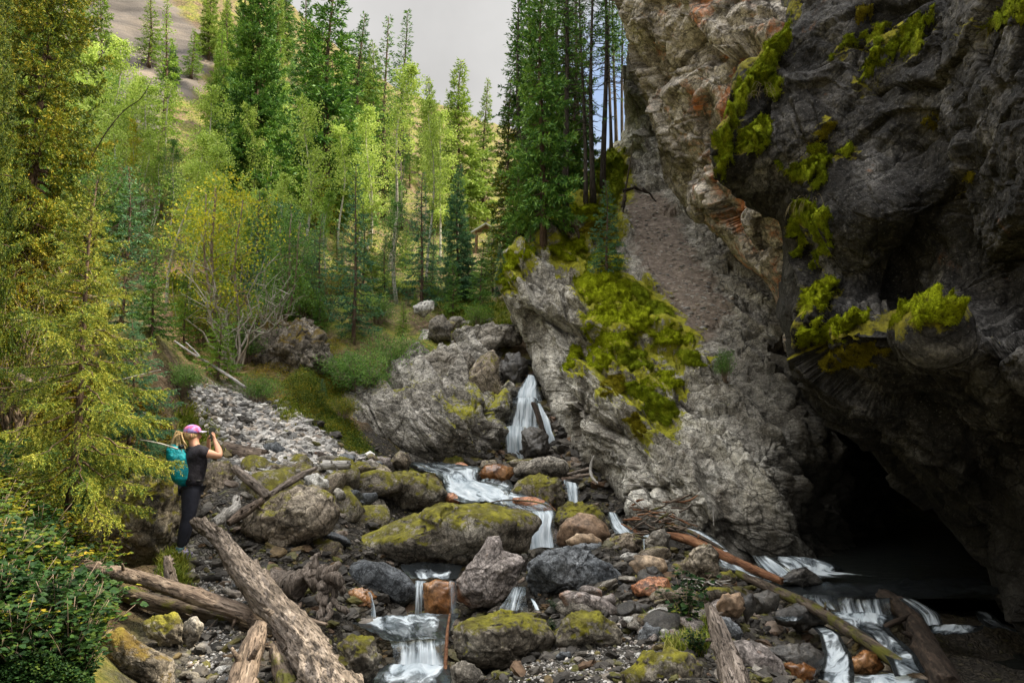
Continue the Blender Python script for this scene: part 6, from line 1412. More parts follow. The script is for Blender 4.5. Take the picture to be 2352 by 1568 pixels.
def log(name, pts, conv, rad, mat, label, cat='log', seed=1, rough=0.12, sides=20, knots=2, group=None, taper_end=False, parent=None, hollow=0.0):
    """pts: (x, y, Y); one worn log with knots and broken ends"""
    w_ = np.array([P(*conv(p[0], p[1]), p[2]) for p in pts]); rng = np.random.default_rng(seed)
    n = len(w_); t = np.linspace(0, n-1, max(24, n*(22 if sides > 18 else 10))); i = np.clip(t.astype(int), 0, n-2); f = (t-i)[:, None]
    p0 = w_[np.maximum(i-1, 0)]; p1 = w_[i]; p2 = w_[i+1]; p3 = w_[np.minimum(i+2, n-1)]
    c = 0.5*(2*p1+(p2-p0)*f+(2*p0-5*p1+4*p2-p3)*f*f+(3*p1-p0-3*p2+p3)*f**3)
    r = 0.9*np.interp(t, np.arange(n), rad if hasattr(rad, '__len__') else [rad]*n)
    v, fc = tube(c, r, sides)
    m = len(c)*sides; ring = np.repeat(np.arange(len(c)), sides); ctr = c[ring]; dv = v[:m]-ctr
    ax = w_[-1]-w_[0]; L = np.linalg.norm(ax); ax = ax/L
    q = Vector(ax).to_track_quat('Z', 'Y'); Mi = np.array(q.to_matrix()).T
    loc = (v-w_[0]) @ Mi.T
    rm = float(np.mean(r)); stubs = []
    st = loc*np.array([1/rm*1.1, 1/rm*1.1, 0.22/rm])+seed*3.1
    disp = rough*(1.2*fbm(st*0.5, 4, seed)+0.7*fbm(st*np.array([2.2, 2.2, 0.5]), 3, seed+1, ridged=True)-0.3)
    if sides > 18:   # drying cracks and broken-out slivers
        cr_ = fbm(st*np.array([4.0, 4.0, 0.35]), 2, seed+7); disp[:] -= rough*1.1*np.exp(-(cr_/0.10)**2)
        sl = vnoise(st*np.array([1.1, 1.1, 0.30])+7, seed+8); disp[:] -= rough*1.3*np.clip((sl-.35)*3, 0, 1)
    v[:m] = ctr+dv*(1+disp[:m])[:, None]
    for k in range(knots):
        kk = rng.integers(3, len(c)-3); an = rng.uniform(0, 6.28); j = kk*sides+int(an/6.28*sides) % sides
        dd = np.linalg.norm(v[:m]-v[j], axis=1); nn = dv[j]/np.linalg.norm(dv[j]); v[:m] += nn*(0.35*r[kk]*np.exp(-(dd/(0.5*r[kk]))**2))[:, None]
    if sides > 18:   # stubs of broken-off limbs
        for k in range(3):
            kk = int(rng.integers(len(c)//6, len(c)*5//6)); an = rng.uniform(0, 6.28); j = kk*sides+int(an/6.28*sides) % sides; nn = dv[j]/np.linalg.norm(dv[j])
            a_ = c[kk]+nn*r[kk]*.6; sv, sf = tube(np.array([a_, a_+nn*r[kk]*.7+np.array([0, 0, .01]), a_+nn*r[kk]*rng.uniform(1.0, 1.6)]), [r[kk]*.26, r[kk]*.20, r[kk]*.12], 8)
            stubs.append((sv, sf))
    # splintered ends
    for e0, sg in ((0, -1), (len(c)-1, 1)):
        a = np.arange(sides)+e0*sides; v[a] += ax*sg*(r[e0]*rng.uniform(-0.2, 0.9, sides))[:, None]
    for sv, sf in stubs:
        fc = np.concatenate([fc, sf+len(v)]); v = np.concatenate([v, sv])
    loc = (v-w_[0]) @ Mi.T
    g = [fc[fc[:, 2] != fc[:, 3]], fc[fc[:, 2] == fc[:, 3]][:, :3]]
    o = mk(name, loc, g, W_[mat]); o.rotation_mode = 'QUATERNION'; o.rotation_quaternion = q; o.location = Vector(w_[0])
    tag(o, label, cat, group); return o
log('fallen_log', [(885,830,9.2),(945,858,9.0),(1010,905,8.6),(1090,1010,8.0),(1200,1150,7.2),(1300,1280,6.5),(1400,1420,5.8),(1500,1560,5.2),(1580,1680,4.8)], tD, [.05,.10,.105,.12,.13,.145,.16,.175,.18], 'log', 'thick weathered log running down to the bottom edge beside the path', seed=3, rough=0.22, sides=56, knots=12)
log('fallen_log', [(200,960,7.9),(430,1040,7.6),(560,1070,7.6),(700,1105,7.6),(900,1175,7.5),(1100,1245,7.4),(1215,1305,7.2)], tD, [.05,.075,.085,.085,.088,.085,.08], 'brown', 'smooth brown log crossing behind the thick weathered log', seed=5, rough=0.12, sides=36, knots=7)
log('fallen_log', [(430,1110,7.95),(600,1165,7.9),(760,1210,7.8),(900,1245,7.7),(1180,1320,7.5)], tD, [.07,.085,.09,.085,.07], 'darkm', 'darker split log lying just under the smooth brown crossing log', seed=7, rough=0.14)
log('broken_log', [(1185,1325,6.3),(1150,1420,5.95),(1120,1520,5.6),(1090,1660,5.2)], tD, [.07,.10,.115,.12], 'brown', 'broken log stub pointing down left of the thick weathered log', seed=9, rough=0.16)
log('broken_log', [(1255,1400,6.0),(1290,1500,5.7),(1330,1640,5.3)], tD, [.05,.07,.08], 'darkm', 'dark rotten log piece hidden beneath the thick weathered log', seed=10, rough=0.2)
log('stick', [(1375,1272,6.9),(1430,1285,6.85),(1492,1298,6.8)], tD, [.035,.03,.02], 'brown', 'short stick poking out right of the thick weathered log', 'stick', seed=11, knots=0, sides=10)
log('stump', [(788,1110,7.9),(775,1050,7.95),(766,995,8.0)], tD, [.075,.06,.045], 'log', 'short upright stump on the path below the hiker feet', 'stump', seed=13, rough=0.2)
log('short_log', [(1078,588,11.0),(1150,650,10.6),(1228,722,10.1)], tD, [.07,.078,.078], 'log', 'left one of the two crossed pale sticks above the flat-topped boulder', seed=15, rough=0.08)
log('short_log', [(1445,585,11.1),(1340,640,10.6),(1235,712,10.15)], tD, [.03,.06,.055], 'log', 'right one of the two crossed pale sticks, split to a sharp end', seed=17, rough=0.16)
log('driftwood', [(1080,722,9.9),(1075,765,9.7),(1030,800,9.5),(980,835,9.35)], tD, [.05,.07,.08,.06], 'pale', 'bent silver-grey driftwood chunk behind the head of the thick log', seed=19, rough=0.12)
log('driftwood', [(1195,735,9.9),(1120,785,9.6),(1050,835,9.4)], tD, [.05,.08,.05], 'brown', 'flat brown wood slab beside the silver-grey driftwood', seed=21, rough=0.12)
log('rotten_log', [(985,490,13.0),(1090,520,12.9),(1200,530,12.8)], tD, [.12,.16,.12], 'brown', 'rotten brown log at the foot of the scree behind the hiker arm', seed=23, rough=0.22)
log('short_log', [(1478,568,12.2),(1530,572,12.2),(1590,570,12.2)], tD, [.08,.085,.08], 'pale', 'pale round log end lying among stones left of the pool', seed=25, rough=0.08)
log('fallen_pole', [(800,5,16.0),(870,55,15.6),(960,110,15.1),(1040,160,14.7),(1120,215,14.3)], tD, [.02,.03,.035,.035,.03], 'pale', 'long bleached pole fallen down the slope above the scree', 'pole', seed=27, rough=0.05, sides=8)
log('fallen_pole', [(850,10,16.0),(905,65,15.6),(955,140,15.2),(975,170,15.1)], tD, [.012,.02,.02,.012], 'pale', 'thin forked bleached branch next to the long bleached pole', 'branch', seed=29, rough=0.05, sides=7)
log('driftwood_stump', [(128,1215,6.7),(160,1290,6.5),(190,1380,6.3),(225,1480,6.05),(260,1640,5.7)], tF, [.04,.075,.085,.11,.13], 'log', 'leaning grizzled driftwood stump at the bottom right of centre', 'driftwood', seed=31, rough=0.24, sides=26)
log('fallen_pole', [(-60,890,11.7),(40,912,11.3),(160,965,10.9),(300,1030,10.4),(460,1100,10.0)], tF, [.06,.075,.075,.07,.055], 'red', 'reddish barkless pole lying along the white rapids', 'pole', seed=33, rough=0.07)
log('fallen_pole', [(260,1065,9.9),(450,1150,9.4),(600,1220,8.9),(800,1345,8.2),(1000,1480,7.5),(1130,1575,7.0)], tF, [.05,.07,.078,.075,.07,.06], 'darkm', 'long brown pole slanting down across the dark stream to the bottom right', 'pole', seed=35, rough=0.07, knots=5)
log('sunken_log', [(930,1170,9.9),(1050,1270,9.1),(1120,1400,8.1),(1220,1600,6.8)], tF, [.12,.14,.15,.16], 'black', 'thick black soaked log at the lower right of the cave stream', seed=37, rough=0.1)
log('stick', [(885,1335,8.6),(960,1300,8.7),(1060,1255,8.9)], tF, [.03,.04,.03], 'black', 'short dark stick propped on the thick black soaked log', 'stick', seed=39, sides=9, knots=0)
log('branch', [(-110,820,12.2),(-20,850,11.9),(70,885,11.5),(200,960,11.0)], tF, [.02,.035,.035,.03], 'darkm', 'dark mossy branch running above the reddish pole', 'branch', seed=41, sides=9)
log('stick', [(884,290,17.25),(915,370,17.0),(945,480,16.75)], tE, [.06,.07,.06], 'black', 'black log stuck upright between the two strands of the waterfall', 'log', seed=43, sides=12)
log('twig', [(648,752,12.95),(740,733,12.9),(860,735,12.75),(940,752,12.6),(990,785,12.5)], tE, [.010,.014,.014,.012,.008], 'darkm', 'thin arched twig across the orange slab of the cascade', 'twig', seed=45, sides=6, knots=0, rough=0.03)
log('stick', [(502,1252,8.7),(490,1340,8.0),(486,1420,7.7),(480,1510,7.55)], tE, [.012,.02,.022,.02], 'red', 'thin red-brown stick standing against the lowest waterfall', 'stick', seed=47, sides=8, knots=0, rough=0.05)
log('driftwood', [(1160,530,14.0),(1146,575,14.0),(1150,620,13.9),(1178,655,13.8)], tE, [.012,.03,.034,.02], 'pale', 'bleached hooked root against the foot of the spur', 'driftwood', seed=49, sides=12)
log('plank', [(1045,612,14.4),(1140,588,14.2)], tE, [.035,.05], 'log', 'weathered wood piece behind the bleached hooked root', 'driftwood', seed=51, sides=8)
log('plank', [(1050,632,14.3),(1150,612,14.1)], tE, [.03,.04], 'brown', 'thin brown wood piece under the bleached hooked root', 'driftwood', seed=52, sides=8)
log('branch', [(1290,668,12.4),(1330,660,12.4),(1375,668,12.4),(1402,695,12.4),(1412,738,12.4)], tE, [.008,.013,.013,.013,.013], 'pale', 'bleached arching branch above the debris heap at the spur foot', 'branch', seed=53, sides=6, knots=0, rough=0.04)
log('branch', [(1300,712,12.3),(1345,738,12.3),(1385,770,12.2)], tE, [.012,.02,.022], 'pale', 'pale straight branch resting on the debris heap at the spur foot', 'branch', seed=54, sides=6, knots=0, rough=0.04)
log('twig', [(152,755,11.9),(152,800,11.8),(154,850,11.7)], tF, [.006,.008,.009], 'pale', 'white vertical twig standing at the cave stream edge', 'twig', seed=55, sides=5, knots=0, rough=0.02)
log('branch', [(415,722,8.9),(480,610,8.9),(560,510,8.9),(640,450,8.9),(690,370,8.9)], tA, [.005,.008,.007,.006,.003], 'black', 'dark curved dead branch with a few brown leaves in the upper left', 'branch', seed=57, sides=6, knots=0, rough=0.04)
log('dead_sapling', [(1285,945,23.3),(1305,840,23.4),(1322,740,23.6),(1335,640,23.8)], tB, [.045,.035,.03,.02], 'darkm', 'thin dead trunk leaning at the top of the dirt gully', 'sapling', seed=59, sides=7, knots=0, rough=0.05)
for i, (pp, rr_, lb) in enumerate([([(640,455,8.9),(730,472,8.9),(812,497,8.9)], [.006,.011,.012], 'pale dead branch pointing at the hiker shoulder'), ([(655,330,9.2),(700,355,9.2),(745,385,9.2)], [.006,.009,.009], 'short pale dead branch among the spruce boughs'), ([(520,190,8.6),(620,165,8.6),(735,135,8.6)], [.012,.011,.005], 'bare dead branch reaching right out of the young spruce'), ([(60,150,9.4),(110,180,9.3),(170,205,9.2),(215,170,9.2)], [.05,.055,.045,.02], 'thick dead root curling out behind the young spruce')]):
    log('branch', pp, tD, rr_, 'pale' if i < 3 else 'brown', lb, 'branch', seed=61+i, sides=7, knots=0, rough=0.06)
log('root_mass', [(1385,470,22),(1420,520,21.7)], tB, [.2,.1], 'darkm', 'dark clump of tree roots at the upper end of the dirt gully', 'roots', seed=70) if False else None
# exposed roots under the edge trees of the spur, debris heap, burl: one mesh per thing
def bundle(name, segs, conv, mat, label, cat, seed, twist=0.25, group=None):
    rng = np.random.default_rng(seed); b_ = Buf(); o0 = None
    for (x0, y0, Y0, x1, y1, Y1, r0, r1) in segs:
        a = P(*conv(x0, y0), Y0); c = P(*conv(x1, y1), Y1); o0 = a if o0 is None else o0
        t = np.linspace(0, 1, 9)[:, None]; L = np.linalg.norm(c-a); nz_ = np.cumsum(rng.normal(0, 1, (9, 3)), 0)*L*twist*0.10; nz_ -= nz_[0]
        p = a*(1-t)+c*t+nz_
        v, fc = tube(p, np.linspace(r0, r1, 9), 9); pc = np.concatenate([np.repeat(p, 9, 0), p[:1], p[-1:]]); v = pc+(v-pc)*(1+0.35*fbm(v*6+seed, 5, seed))[:, None]
        b_.add(v, fc)
    o = b_.build(name, W_[mat], None, o0); tag(o, label, cat, group); return o
bundle('root_burl', [(1235,1095,8.75,1330,1105,8.6,.11,.13),(1320,1105,8.6,1440,1095,8.4,.13,.15),(1400,1110,8.4,1480,1060,8.3,.13,.10),(1440,1080,8.35,1475,945,8.4,.09,.025),(1470,1080,8.3,1540,1010,8.3,.07,.03),(1490,1080,8.3,1560,1120,8.2,.08,.04),
  (1470,1110,8.25,1535,1280,8.0,.06,.03),(1500,1100,8.3,1570,1250,8.1,.05,.03),(1490,1140,8.2,1425,1265,8.0,.06,.035),(1520,1060,8.35,1585,1180,8.2,.06,.03),(1400,1060,8.45,1440,1010,8.5,.06,.03),(1520,1200,8.1,1490,1300,7.9,.04,.02),(1345,1110,8.6,1290,1140,8.6,.09,.05)], tD, 'log',
  'knotted upturned root burl with claw-like roots right of the thick weathered log', 'driftwood', 5, twist=0.5)
bundle('tree_roots', [(950,1060,20.4,1000,1040,20.2,.10,.05),(1000,1010,20.4,1080,1050,20.0,.10,.04),(1000,1050,20.2,960,1110,20.0,.06,.03),(1060,1010,20.3,1090,1070,20.0,.07,.03),(1020,1000,20.4,1050,1070,20.0,.06,.03),(985,1030,20.3,1060,1090,20.0,.05,.02)], tB, 'darkm', 'exposed dark roots below the edge trees on the spur', 'roots', 6)
bundle('tree_roots', [(1290,870,23.4,1350,850,23.3,.06,.03),(1340,850,23.3,1420,880,23.2,.05,.02),(1300,890,23.3,1290,970,23.0,.05,.02),(1380,860,23.3,1450,910,23.0,.05,.02)], tB, 'black', 'black roots hanging at the top of the dirt gully', 'roots', 7)
rs2 = np.random.default_rng(17)
for i in range(46):
    x, y = rs2.uniform(1270, 1560), rs2.uniform(740, 900); Y0 = 12.6-(y-740)/160*1.2
    a_ = rs2.uniform(-0.9, 0.6); Lp = rs2.uniform(40, 150); x1, y1 = x+Lp*math.cos(a_), y+Lp*math.sin(a_)*0.7+10
    log('debris_stick', [(x, y, Y0), ((x+x1)/2+rs2.uniform(-8, 8), (y+y1)/2+rs2.uniform(-8, 8), Y0-0.1), (x1, y1, Y0-rs2.uniform(0, .4))], tE, [.008+.012*rs2.random(), .012+.014*rs2.random(), .006], ['brown', 'red', 'darkm', 'log'][rs2.integers(4)],
        'brown stick jammed in the flood debris at the spur foot', 'stick', seed=200+i, sides=6, knots=0, rough=0.05, group='flood debris sticks')
for i in range(18):
    x, y = rs2.uniform(150, 330), rs2.uniform(1085, 1130); Lp = rs2.uniform(30, 90); a_ = rs2.uniform(-.3, .4)
    log('debris_stick', [(x-150, y, 9.0), (x-150+Lp*0.5, y+rs2.uniform(-10, 10), 8.95), (x-150+Lp*math.cos(a_), y+Lp*math.sin(a_), 8.9)], tF, [.006, .008, .004], 'pale' if i % 3 else 'brown', 'thin washed-up twig on the stones beside the fallen pole', 'twig', seed=260+i, sides=5, knots=0, rough=0.03, group='twigs beside the fallen pole')
for i in range(16):
    u, v = rand_in([(420,1400),(600,1420),(640,1500),(560,1568),(470,1568)], rs2); g = ground_hit(u, v)
    if g is None: continue
    an = rs2.uniform(0, 6.28); L_l = rs2.uniform(.1, .3); k = lambda q_: project(np.array([q_]))
    a = g+[0, 0, .04]; c = a+np.array([math.cos(an)*L_l, math.sin(an)*L_l, rs2.uniform(-.02, .1)])
    (ua, va, _), (uc, vc, _) = [[float(z_[0]) for z_ in k(x_)] for x_ in (a, c)]
    log('stick', [(ua, va, a[1]), ((ua+uc)/2, (va+vc)/2+1, (a[1]+c[1])/2), (uc, vc, c[1])], tV, [.008, .011, .006], 'log', 'splintered stick among the rubble under the crossing log', 'stick', seed=300+i, sides=6, knots=0, group='sticks in the rubble')

# ================================================================== shelter behind the trees
sx = P(1117, 520, 40)
sh = empty('trail_shelter', (sx[0], 40, hgt([sx[0]], [40])[0])); tag(sh, 'little wooden shelter with a pale gable roof glimpsed between the valley trees', 'shelter')
top = sx[2]-sh.location.z
M_ROOF = plain_mat('weathered_roof', (0.35, 0.37, 0.36), (0.58, 0.60, 0.58), 6); M_PL = wood_mat('shelter_wood', (0.10, 0.06, 0.04), (0.26, 0.16, 0.11), (0.38, 0.26, 0.18))
def box(c, s_, rot=None):
    d = np.array([[x, y, z] for x in (-1, 1) for y in (-1, 1) for z in (-1, 1)])*np.array(s_)/2
    if rot is not None: d = d @ np.array(Euler(rot).to_matrix()).T
    return d+np.array(c), np.array([[0, 1, 3, 2], [4, 6, 7, 5], [0, 4, 5, 1], [2, 3, 7, 6], [0, 2, 6, 4], [1, 5, 7, 3]])
for sg in (-1, 1):
    Buf().add(*box((sg*.40, 0, top-.26), (.98, 1.5, .07), (0, sg*0.56, 0))).build('roof', M_ROOF, sh, smooth=False)
    for yy in (-.6, .6): Buf().add(*box((sg*.55, yy, (top-.45)/2-.3), (.1, .1, top+.3))).build('post', M_PL, sh, smooth=False)
Buf().tris(np.array([[[-.62, -.5, top-.46], [.62, -.5, top-.46], [0, -.5, top-.08]], [[-.62, -.44, top-.46], [0, -.44, top-.08], [.62, -.44, top-.46]]])).add(*box((0, -.53, top-.2), (.05, .05, .3))).build('gable', M_PL, sh, smooth=False)
# ================================================================== the hiker
PX = P(*tD(822, 992), 9.5); hk = empty('person', PX)
tag(hk, 'person in a colourful cap, black shirt and leggings holding up a phone with both hands', 'person')
M_SK = plain_mat('skin', (0.52, 0.27, 0.18), (0.62, 0.34, 0.23), 6, rough=0.55, bump=0.05)
M_SH = plain_mat('black_shirt', (0.012, 0.011, 0.014), (0.045, 0.041, 0.052), 11, rough=0.9, bump=0.9, bd=0.03)
M_LG = plain_mat('navy_leggings', (0.008, 0.009, 0.016), (0.030, 0.033, 0.052), 7, rough=0.75, bump=0.5, bd=0.02)
M_HA = wood_mat('blonde_hair', (0.22, 0.13, 0.06), (0.55, 0.38, 0.19), (0.78, 0.60, 0.36), sc=7, bump=0.4)
M_TE = plain_mat('teal_nylon', (0.0, 0.15, 0.19), (0.005, 0.34, 0.40), 6, rough=0.5, bump=1.0, bd=0.05)
M_BK = plain_mat('black_nylon', (0.008, 0.008, 0.009), (0.03, 0.03, 0.032), 20, rough=0.5)
M_SHO = plain_mat('lilac_shoe', (0.14, 0.12, 0.20), (0.38, 0.34, 0.46), 14, rough=0.8)
M_SOLE = plain_mat('pale_sole', (0.35, 0.35, 0.38), (0.5, 0.5, 0.52), 8)
M_SO = plain_mat('grey_teal_sock', (0.05, 0.12, 0.14), (0.12, 0.22, 0.24), 20)
s = NT('patchwork_cap'); v = s.coords(False); vo = s.vor(v, 24, 'F1', 'Color'); sc_ = s.n('ShaderNodeSeparateColor'); s.l(vo, sc_.inputs[0])
M_CAP = s.done(s.bsdf(s.ramp(sc_.outputs[0], [(0.0, (0.42, 0.10, 0.24)), (0.35, (0.60, 0.20, 0.36)), (0.55, (0.24, 0.17, 0.50)), (0.8, (0.36, 0.27, 0.58))], 'CONSTANT'), 0.8))
def skin(name, verts, edges, mat, sub=2, parent=hk, root=0):
    me = bpy.data.meshes.new(name); me.from_pydata([x[:3] for x in verts], edges, []); o = bpy.data.objects.new(name, me); COL.objects.link(o); o.parent = parent
    m = o.modifiers.new('Skin', 'SKIN'); m.use_smooth_shade = True
    for i, x in enumerate(verts):
        r = x[3:]; me.skin_vertices[0].data[i].radius = (r[0], r[-1]); me.skin_vertices[0].data[i].use_root = (i == root)
    sb = o.modifiers.new('Subdivision', 'SUBSURF'); sb.levels = sub; sb.render_levels = sub
    me.materials.append(mat); return o
def mirror_layer_fix(me): pass
_om = bpy.data.meshes.new
def ensure_skin(me):
    bm = bmesh.new(); bm.from_mesh(me); bm.verts.layers.skin.verify(); bm.to_mesh(me); bm.free()
def skin(name, verts, edges, mat, sub=2, parent=hk, root=0):
    me = bpy.data.meshes.new(name); bm = bmesh.new(); ly = bm.verts.layers.skin.verify(); bv = []
    for i, x in enumerate(verts):
        b_ = bm.verts.new(x[:3]); b_[ly].radius = (x[3], x[-1]); b_[ly].use_root = (i == root); bv.append(b_)
    for a, c in edges: bm.edges.new((bv[a], bv[c]))
    bm.to_mesh(me); bm.free(); me.materials.append(mat)
    o = bpy.data.objects.new(name, me); COL.objects.link(o); o.parent = parent
    m = o.modifiers.new('Skin', 'SKIN'); m.use_smooth_shade = True
    sb = o.modifiers.new('Subdivision', 'SUBSURF'); sb.levels = sub; sb.render_levels = sub
    return o
fx, fy = 0.80, 0.60      # facing direction; right hand side (fy, -fx)
V_ = []; E_ = []
def av(*a): V_.append(a); return len(V_)-1
def ch(*ids):
    for a, c in zip(ids, ids[1:]): E_.append((a, c))
pel = av(.100, .00, .93, .090, .08); wa = av(.135, .01, 1.06, .075, .065); chs = av(.155, .02, 1.22, .09, .07); nb_ = av(.125, .01, 1.37, .060); nk = av(.105, .015, 1.44, .050); h1 = av(.085, .02, 1.52, .078, .085); h2 = av(.075, .015, 1.59, .082, .085)
ch(pel, wa, chs, nb_, nk, h1, h2)
nose = av(.178, .085, 1.515, .012); E_.append((h1, nose))
# right arm (nearer the viewer)
rsh = av(.245, -.105, 1.335, .060); rel = av(.460, -.01, 1.262, .050); rfo = av(.418, .04, 1.35, .045); rwr = av(.345, .10, 1.455, .024); rpa = av(.325, .115, 1.492, .028, .016); ch(nb_, rsh, rel, rfo, rwr, rpa)
lsh = av(.02, .13, 1.33, .052); lel = av(.19, .30, 1.24, .040); lwr = av(.225, .19, 1.435, .024); lpa = av(.238, .165, 1.475, .028, .016); ch(nb_, lsh, lel, lwr, lpa)
for k, (dx, dz, L) in enumerate([(-.018, .030, .032), (-.010, .036, .036), (-.002, .036, .034), (.008, .030, .030)]):
    a = av(.318+dx*.4, .118+.006*k, 1.512+dz*.2, .0085); b2 = av(.312+dx, .128+.004*k, 1.515+dz, .008); c2 = av(.297+dx, .132, 1.52+dz+L*.45, .0065); ch(rpa, a, b2, c2)
    a = av(.246-dx*.4, .160-.004*k, 1.495+dz*.2, .0085); b2 = av(.252-dx, .152, 1.500+dz, .008); c2 = av(.266-dx*.5, .148, 1.508+dz+L*.45, .0065); ch(lpa, a, b2, c2)
a = av(.335, .095, 1.505, .010); b2 = av(.320, .088, 1.53, .009); c2 = av(.305, .095, 1.548, .007); ch(rpa, a, b2, c2)
a = av(.240, .140, 1.492, .010); b2 = av(.252, .128, 1.51, .009); c2 = av(.264, .125, 1.53, .007); ch(lpa, a, b2, c2)
# legs
for sx_, sy_, fxo in ((.045, -.055, .0), (-.045, .055, .02)):
    hp = av(.105+sx_, .0+sy_, .86, .060, .06); kn = av(.085+sx_*.7+fxo, sy_, .50, .038); cf = av(.040+sx_*.5+fxo, sy_, .34, .036); an_ = av(.0+sx_*.3+fxo, sy_, .09, .036); ft = av(.06+sx_*.3+fxo, sy_+.05, .04, .034, .028)
    ch(pel, hp, kn, cf, an_, ft)
skin('body', V_, E_, M_SK)
# clothes
skin('shirt', [(.098, 0, .86, .170, .155), (.132, .01, 1.04, .168, .145), (.158, .02, 1.21, .178, .150), (.130, .01, 1.35, .115), (.252, -.108, 1.335, .080), (.352, -.06, 1.300, .074), (.01, .135, 1.33, .066), (.10, .22, 1.285, .060), (.110, .012, 1.41, .06)],
     [(0, 1), (1, 2), (2, 3), (3, 4), (4, 5), (3, 6), (6, 7), (3, 8)], M_SH)
skin('leggings', [(.102, 0, .97, .150, .140), (.140, -.055, .84, .135, .135), (.118, -.055, .68, .112), (.108, -.055, .50, .084), (.065, -.055, .34, .080), (.022, -.055, .12, .050), (.075, .055, .84, .130, .130), (.085, .055, .66, .108), (.070, .055, .50, .082), (.048, .055, .34, .078), (.010, .055, .12, .050)],
     [(0, 1), (1, 2), (2, 3), (3, 4), (4, 5), (0, 6), (6, 7), (7, 8), (8, 9), (9, 10)], M_LG)
def blob(name, c, r, mat, parent=hk, lv=4, rot=None, sq=1.0, noise=0.0, cut=None):
    d, f = ico(lv); p = np.sign(d)*np.abs(d)**sq; p = p*np.array(r); p = p*(1+noise*fbm(d*4, 3, 3))[:, None]
    if cut is not None: p[:, 2] = np.maximum(p[:, 2], cut)
    if rot is not None: p = p @ np.array(Euler(rot).to_matrix()).T
    return mk(name, p+np.array(c), f, mat, parent)
yaw = math.atan2(fy, fx)
for nm, (x, y) in (('shoe', (.045, -.055)), ('shoe', (.03, .055))):
    s1 = blob(nm, (x, y, .045), (.135, .046, .050), M_SHO, rot=(0, 0, yaw*.5), sq=.85, lv=3)
    blob('sole', (x, y, .012), (.142, .050, .018), M_SOLE, parent=s1, rot=(0, 0, yaw*.5), sq=.7, lv=3)
    v1, f1 = tube([(x-.035, y, .06), (x-.030, y, .11), (x-.028, y, .135)], [.043, .042, .044], 12); mk('sock', v1, [f1[f1[:, 2] != f1[:, 3]], f1[f1[:, 2] == f1[:, 3]][:, :3]], M_SO, hk)
hair = blob('hair', (.065, .01, 1.545), (.100, .094, .088), M_HA, noise=0.05)
hb = Buf(); rg = np.random.default_rng(4)
for k in range(26):
    a = rg.normal(0, .018, 3); st = np.array([-.02, -.03, 1.54])+a*.5
    p = np.array([st, st+[-.05, -.03, .0]+a, st+[-.075+a[0]*2, -.04, -.07], st+[-.075+a[0]*3, -.035+a[1], -.15+a[2]*2], st+[-.07+a[0]*4, -.03+a[1]*2, -.21+a[2]*3]])
    hb.tube(p, [.011, .014, .013, .010, .003], 6)
hb.build('ponytail', M_HA, hair)
cp = blob('cap', (.078, .018, 1.585), (.110, .102, .085), M_CAP, cut=-.022)
# brim
an = np.linspace(-1.05, 1.05, 15); ins = np.stack([.100*np.cos(an), .094*np.sin(an), 0*an], -1); outs = np.stack([.100*np.cos(an)+.072*np.cos(an*.7), .094*np.sin(an)*1.02, -.012+0*an], -1)
Rz = np.array(Euler((0, -.10, yaw*.7)).to_matrix()); vv_ = np.concatenate([ins, outs, outs-[0, 0, .006], ins-[0, 0, .006]]) @ Rz.T+np.array([.082, .02, 1.578]); n_ = 15
i = np.arange(n_-1); fcs = np.concatenate([np.stack([i+a*n_, i+1+a*n_, i+1+((a+1) % 4)*n_, i+((a+1) % 4)*n_], -1) for a in range(4)])
mk('brim', vv_, fcs, plain_mat('cap_brim', (0.45, 0.42, 0.60), (0.62, 0.58, 0.72), 10), cp, smooth=False)
blob('ear', (.105, -.072, 1.53), (.014, .010, .026), M_SK, lv=2)
for dy_ in (-.02, .05): blob('eye', (.152-dy_*.3, .055+dy_, 1.545), (.010, .012, .008), plain_mat('eye', (0.02, 0.02, 0.02), (0.3, 0.3, 0.3), 90), lv=2)
# backpack: a thing of its own, carried
bp = empty('backpack', PX+np.array([-.02, -.03, 1.15])); tag(bp, 'teal daypack with black straps on the hiker back', 'backpack')
d, f = ico(5); p = np.sign(d)*np.abs(d)**.72*np.array([.150, .165, .265]); z_ = p[:, 2]; p[:, 0] *= 1+.22*np.clip(-z_/.25, -.6, 1); p[:, 0] += .10*np.clip(-z_/.25, -1, 1)*0.9-.01
p = p*(1+.035*fbm(np.stack([d[:, 0]*2, d[:, 1]*2, d[:, 2]*7+d[:, 1]*3], -1), 4, 9))[:, None]; Rp = np.array(Euler((0, 0, yaw*.55)).to_matrix())
mk('pack_body', p @ Rp.T, f, M_TE, bp)
sb_ = Buf()
for yy in (-.075, .075): sb_.tube(np.array([[.05, yy, .20], [.13, yy, .235], [.235, yy*1.2, .16], [.275, yy*1.25, .0], [.22, yy*1.4, -.14], [.12, yy, -.19]]) @ Rp.T, .018, 8)
sb_.build('shoulder_straps', M_BK, bp)
Buf().tube(np.array([[-.02, -.12, .235], [.02, -.04, .255], [.03, .04, .255], [.0, .12, .24]]) @ Rp.T, .024, 8).build('top_roll', M_BK, bp)
Buf().tube(np.array([[.10, -.15, -.18], [.22, -.14, -.19], [.27, -.04, -.19], [.27, .06, -.19], [.2, .15, -.19]]) @ Rp.T, .016, 8).build('hip_belt', M_BK, bp)
ph = empty('phone', PX+np.array([.283, .138, 1.555])); tag(ph, 'black phone held upright in front of the hiker face', 'phone')
b_ = Buf().add(*box((0, 0, 0), (.076, .010, .150), (0, .05, .15))); ob = b_.build('phone_case', M_BK, ph, smooth=False); bv = ob.modifiers.new('Bevel', 'BEVEL'); bv.width = .004; bv.segments = 2
Buf().add(*box((0, -.0062, 0), (.066, .0015, .138), (0, .05, .15))).build('screen', plain_mat('phone_screen', (0.01, 0.012, 0.015), (0.05, 0.07, 0.06), 20, rough=0.1, spec=0.6), ph, smooth=False)
